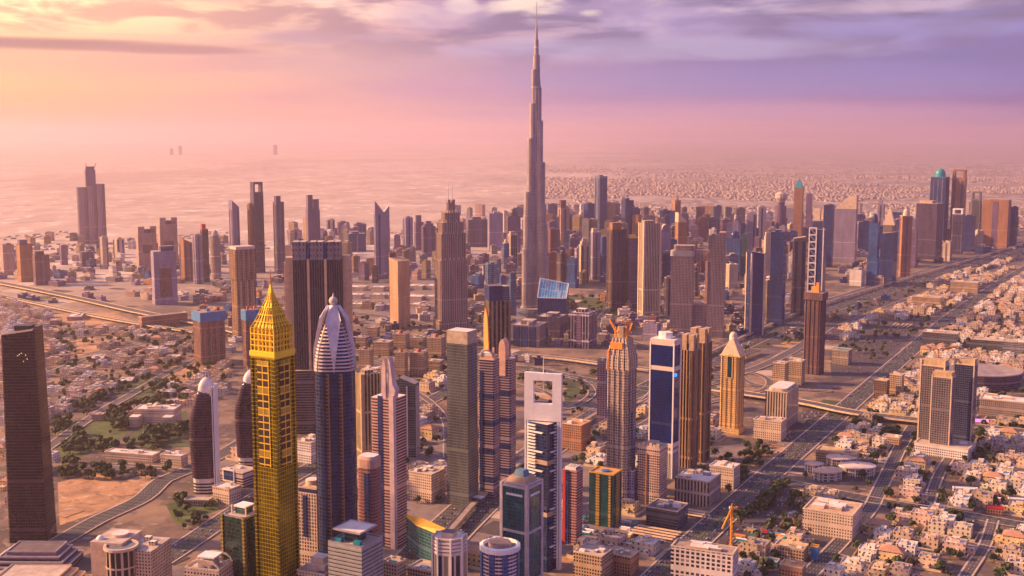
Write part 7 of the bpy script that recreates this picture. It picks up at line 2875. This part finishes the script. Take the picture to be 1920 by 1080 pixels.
# ---- site cabins and containers round the building sites at the bottom
SG = random.Random(91)
cols = dict(blue=plain('cabin_blue', (.03, .13, .38), .6), yellow=plain('cabin_yellow', (.7, .42, .05), .6), white=WHITE, red=REDP, orange=plain('cabin_orange', (.7, .25, .05), .6), teal=plain('cabin_teal', (.02, .26, .3), .6))
for (poly, n, where) in (([(1385, 1000), (1500, 960), (1530, 1010), (1440, 1085), (1385, 1085)], 44, 'in the yards below the avenue'), ([(1080, 960), (1230, 960), (1250, 1020), (1080, 1030)], 18, 'near the parking shade roofs'), ([(1840, 890), (1925, 890), (1925, 975), (1840, 960)], 14, 'in the right hand yards')):
    W = [gp(*p) for p in poly]
    x0, x1, y0, y1 = min(p[0] for p in W), max(p[0] for p in W), min(p[1] for p in W), max(p[1] for p in W)
    k = t_ = 0
    while k < n and t_ < 3000:
        t_ += 1
        x, y = SG.uniform(x0, x1), SG.uniform(y0, y1)
        if not inside(x, y, W) or on_road(x, y, 3) or any(math.hypot(x - a, y - b) < q * .8 + 4 for a, b, q in OCC):
            continue
        k += 1
        OCC.append((x, y, 4))
        cn = SG.choice(list(cols))
        lab = '%s site cabin %s' % (cn, where)
        t = thing('site_cabin', lab, 'cabin', (x, y, 0), R(-29) + SG.choice((0, math.pi / 2)), lab + 's')
        b = MB()
        L = SG.choice((7, 12, 14))
        b.box(0, 0, 0, L, 4, 3.2)
        for j in range(-2, 3):
            b.box(j * L * .2, -2.06, .3, .25, .1, 2.6)
        b.build('body', cols[cn], t)
        b = MB()
        b.loft([(rect(L + .3, 4.3), 3.22), (rect(L + .3, 4.3), 3.42), (rect(L * .98, .6), 3.9)], 0)
        b.build('roof', SG.choice((cols[cn], WHITE, GREYM)), t)
        b = MB()
        b.box(L * .3, -2.12, .2, 1.1, .08, 2.1)
        b.build('door', DARKM, t)

# ---- trees
BARK = plain('bark', (.12, .08, .05), .9)
leafm, nt = newmat('leaves')
gi = node(nt, 'ShaderNodeNewGeometry')
oi = node(nt, 'ShaderNodeObjectInfo')
rn = mth(nt, 'MULTIPLY_ADD', gi.outputs['Random Per Island'], .7, mth(nt, 'MULTIPLY', oi.outputs['Random'], .3))
lc = ramp(nt, rn, [(0, (.018, .035, .014)), (.5, (.04, .065, .02)), (1, (.085, .10, .03))])
bsdf(nt, Base_Color=lc, Roughness=.8)


def crown_mb(seed, r, hgt, n):
    g = random.Random(seed)
    lobes = [(g.uniform(-.5, .5) * r, g.uniform(-.5, .5) * r, hgt * .62 + g.uniform(-.2, .35) * r, r * g.uniform(.45, .75)) for _ in range(6)]
    b = MB()
    for i in range(n):
        cx, cy, cz, lr = g.choice(lobes)
        d = Vector((g.gauss(0, 1), g.gauss(0, 1), g.gauss(0, .8))).normalized()
        p = Vector((cx, cy, cz)) + d * lr * g.uniform(.45, 1.0)
        s = r * g.uniform(.16, .30)
        t = d.cross(Vector((g.random(), g.random(), g.random()))).normalized()
        q = d.cross(t)
        t, q = (t + d * g.uniform(-.5, .5)) * s, (q + d * g.uniform(-.5, .5)) * s
        b.face([p - t - q * .6, p + t - q, p + t * .8 + q, p - t * .9 + q * .8])
    return b


def trunk_mb(seed, r, hgt):
    g = random.Random(seed)
    b = MB()
    b.loft([(ngon(6, .35), 0), (ngon(6, .24), hgt * .45)], 0)
    for i in range(4):
        a = i * 1.6 + g.random()
        b.beam((0, 0, hgt * .38), (r * .45 * math.cos(a), r * .45 * math.sin(a), hgt * .66), .12)
    return b


TV = []
for i in range(6):
    r, hgt = (3.2, 6.5) if i < 3 else (4.6, 9.0)
    TV.append((trunk_mb(i, r, hgt), crown_mb(i + 50, r, hgt, 95), (r, hgt)))
tproto = []
for t, c, _ in TV:
    a, b = t.build('trunk', BARK), c.build('crown', leafm)
    COL.objects.unlink(a)
    COL.objects.unlink(b)
    tproto.append((a, b))
spots = []
TG = random.Random(8)


def scatter(poly, n, where, pad=1.5, clump=0.0, area_ok=True):
    W = [gp(u, v) for u, v in poly]
    x0, x1 = min(p[0] for p in W), max(p[0] for p in W)
    y0, y1 = min(p[1] for p in W), max(p[1] for p in W)
    k = tries = 0
    while k < n and tries < n * 30:
        tries += 1
        x, y = TG.uniform(x0, x1), TG.uniform(y0, y1)
        if clump and mnoise(Vector((x / 60, y / 60, 1))) < clump - .2:
            continue
        if not inside(x, y, W) or on_road(x, y, pad) or any(math.hypot(x - a, y - b) < q * .75 for a, b, q in OCC):
            continue
        if any(abs(x - hx) < 11 and abs(y - hy) < 11 for hy, hx, *_ in house_near.get((int(x // 40), int(y // 40)), ())):
            continue
        spots.append((y, x, where))
        k += 1


house_near = {}
for h in house_spots:
    kx, ky = int(h[1] // 40), int(h[0] // 40)
    for ox in (-1, 0, 1):
        for oy in (-1, 0, 1):
            house_near.setdefault((kx + ox, ky + oy), []).append(h)
scatter(ZONES[0][1], 430, 'between the villas of the lower right')
scatter(ZONES[1][1], 260, 'between the villas of the left quarter')
scatter([(100, 790), (250, 690), (350, 740), (360, 840), (260, 850), (110, 880)], 330, 'in the park behind the dark tower', clump=.15)
scatter([(110, 865), (340, 885), (300, 930), (250, 900), (110, 900)], 60, 'along the edge of the sand lot')
scatter([(1400, 880), (1480, 905), (1440, 960), (1360, 990)], 45, 'beside the avenue')
scatter([(1290, 890), (1420, 830), (1460, 860), (1360, 940)], 50, 'beside the white complex')
scatter([(1610, 806), (1730, 812), (1725, 826), (1600, 816)], 40, 'in the dark hedge by the flyover')
scatter([(1560, 650), (1760, 560), (1930, 560), (1930, 640), (1700, 700)], 160, 'near the right edge')
scatter([(1380, 650), (1560, 590), (1920, 470), (1930, 480), (1560, 620), (1400, 680)], 90, 'along the wide highway', 0)
scatter([(560, 880), (660, 700), (840, 700), (840, 960), (700, 960)], 110, 'among the towers')
scatter([(960, 700), (1340, 690), (1340, 860), (1180, 940), (1060, 860)], 130, 'around the interchange')
scatter([(310, 940), (480, 900), (480, 1000), (330, 1000)], 36, 'near the lower left road')
scatter([(1020, 555), (1130, 560), (1165, 600), (1090, 605)], 60, 'beside the lake', 0)
scatter([(660, 600), (900, 590), (960, 650), (840, 700), (660, 680)], 120, 'in the beige quarter')
spots.sort()
spots = [s for s in spots if -15 < pix(s[1], s[0], 3)[0] < 1935 and pix(s[1], s[0], 6)[1] < 1095]
trest = []
for i, (y, x, where) in enumerate(spots):
    v = TG.randrange(6)
    sc, rz = TG.uniform(1.0, 1.75), TG.uniform(0, 6.28)
    if i < 300:
        lab = '%s dark green tree %s' % ('small round' if v < 3 else 'broad', where)
        t = thing('tree', lab, 'tree', (x, y, 0), rz, lab + 's')
        t.scale = (sc, sc, sc * TG.uniform(.85, 1.15))
        for o in tproto[v]:
            c = o.copy()
            COL.objects.link(c)
            c.parent = t
    else:
        trest.append((x, y, rz, sc, v))
b = MB()
for (x, y, rz, sc, v) in trest:
    for mi, mb in ((1, TV[v][0]), (0, TV[v][1])):
        c, n = math.cos(rz) * sc, math.sin(rz) * sc
        o = len(b.v)
        b.v += [(x + p[0] * c - p[1] * n, y + p[0] * n + p[1] * c, p[2] * sc) for p in mb.v]
        b.f += [tuple(q + o for q in f) for f in mb.f]
        b.uv += mb.uv
        b.m += [mi] * len(mb.f)
tag(b.build('distant_trees', [leafm, BARK]), kind='stuff')

# ---- cars
CARC = dict(white=(.75, .7, .68), silver=(.45, .42, .42), black=(.03, .03, .035), red=(.4, .03, .03), blue=(.04, .07, .22), tan=(.5, .38, .25))
cglass = plain('car_glass', (.03, .03, .04), .15, .2)
tyre = plain('tyre', (.02, .02, .02), .9)
carp = {}
for k, c in CARC.items():
    pm = plain('car_paint_' + k, c, .3, .2, .05)
    b = MB()
    b.loft([(cham(1.82, 4.4, .3), .3), (cham(1.86, 4.5, .3), .62), (cham(1.8, 4.4, .35), .92), (cham(1.62, 3.2, .3), .95)], 0, 1, 0)
    b.loft([(rect(1.60, 2.4, 0, -.15), .95), (rect(1.36, 1.5, 0, -.2), 1.42)], 1, 1, 0)
    for sx in (-.82, .82):
        for sy in (-1.35, 1.35):
            w = [(sx, sy + .33 * math.cos(t), .33 + .33 * math.sin(t)) for t in [i * math.pi / 4 for i in range(8)]]
            w2 = [(p[0] + (.12 if sx > 0 else -.12), p[1], p[2]) for p in w]
            b.face(w2 if sx > 0 else w2[::-1], 2)
            for i in range(8):
                j = (i + 1) % 8
                b.face([w[i], w[j], w2[j], w2[i]], 2)
    o = b.build('car', [pm, cglass, tyre])
    COL.objects.unlink(o)
    carp[k] = o
CG = random.Random(77)
cspots = []
for (line, lanes, every, where, nm) in ((HWY, (-24, -20, -16, -12, -8, 8, 12, 16, 20, 24), 24, 'driving on the wide highway', 1), (WASL, (-14, -10, -6, 6, 10, 14), 20, 'driving on the diagonal avenue', 1), (FIN, (-10, -6, 6, 10), 40, 'on the road behind the front towers', 1)):
    for o in lanes:
        L = offset(line, o)
        s = CG.uniform(0, every)
        for i in range(len(L) - 1):
            d = math.dist(L[i], L[i + 1])
            s += d
            if s > every * CG.uniform(.7, 1.6):
                s = 0
                ang = math.atan2(L[i + 1][1] - L[i][1], L[i + 1][0] - L[i][0]) - math.pi / 2 + (math.pi if o < 0 else 0)
                cspots.append((L[i][1], L[i][0], ang, where, .5))
for (poly, n, where) in (([(1370, 960), (1440, 912), (1510, 928), (1495, 980), (1420, 1022), (1355, 1025)], 130, 'parked in the large lot beside the avenue'), ([(1510, 772), (1555, 768), (1482, 826), (1448, 826)], 60, 'parked by the flyover'),
                         ([(1605, 852), (1685, 843), (1650, 896), (1605, 902)], 40, 'parked by the oval pavilions'), ([(1420, 830), (1500, 826), (1460, 880), (1400, 895)], 30, 'parked on the bare ground below the cream hotel'),
                         ([(1570, 668), (1640, 606), (1730, 604), (1640, 700), (1570, 714)], 170, 'parked on the asphalt behind the highway strip'), ([(1080, 960), (1250, 1000), (1240, 1030), (1060, 1020)], 50, 'parked near the shade roofs')):
    W = [gp(*p) for p in poly]
    x0, x1, y0, y1 = min(p[0] for p in W), max(p[0] for p in W), min(p[1] for p in W), max(p[1] for p in W)
    ca, sa = math.cos(R(29)), math.sin(R(29))
    k = t_ = 0
    while k < n and t_ < 4000:
        t_ += 1
        x, y = CG.uniform(x0, x1), CG.uniform(y0, y1)
        lx, ly = x * ca - y * sa, x * sa + y * ca
        lx, ly = round(lx / 2.7) * 2.7, round(ly / 9) * 9 + CG.choice((-2.4, 2.4))
        x, y = lx * ca + ly * sa, -lx * sa + ly * ca
        if inside(x, y, W) and not on_road(x, y, 0) and not any(math.hypot(x - a, y - b) < q * .7 for a, b, q in OCC) and not any(abs(x - c[1]) < 1.5 and abs(y - c[0]) < 2 for c in cspots):
            cspots.append((y, x, R(-29), where, .1))
            k += 1
cspots.sort()
cspots = [c for c in cspots if 0 < pix(c[1], c[0])[0] < 1920 and pix(c[1], c[0])[1] < 1085]
cmats, cb = [], MB()
for (y, x, a, where, z) in cspots[290:]:
    src = carp[CG.choice(('white', 'white', 'silver', 'black', 'red', 'blue'))].data
    ix = []
    for m in src.materials:
        if m not in cmats:
            cmats.append(m)
        ix.append(cmats.index(m))
    o, c, n = len(cb.v), math.cos(a), math.sin(a)
    cb.v += [(x + p.co.x * c - p.co.y * n, y + p.co.x * n + p.co.y * c, p.co.z + (.9 if z > .3 else .1)) for p in src.vertices]
    for p in src.polygons:
        cb.f.append(tuple(q + o for q in p.vertices))
        cb.uv += [(0, 0)] * len(p.vertices)
        cb.m.append(ix[p.material_index])
tag(cb.build('distant_cars', cmats), kind='stuff')
for (y, x, a, where, z) in cspots[:290]:
    k = CG.choice(('white', 'white', 'white', 'silver', 'silver', 'black', 'black', 'red', 'blue', 'tan'))
    c = carp[k].copy()
    COL.objects.link(c)
    c.location = (x, y, 1.6 if z > .3 else .1)
    c.rotation_euler = (0, 0, a)
    tag(c, '%s car %s' % (k, where), 'car', '%s cars %s' % (k, where))
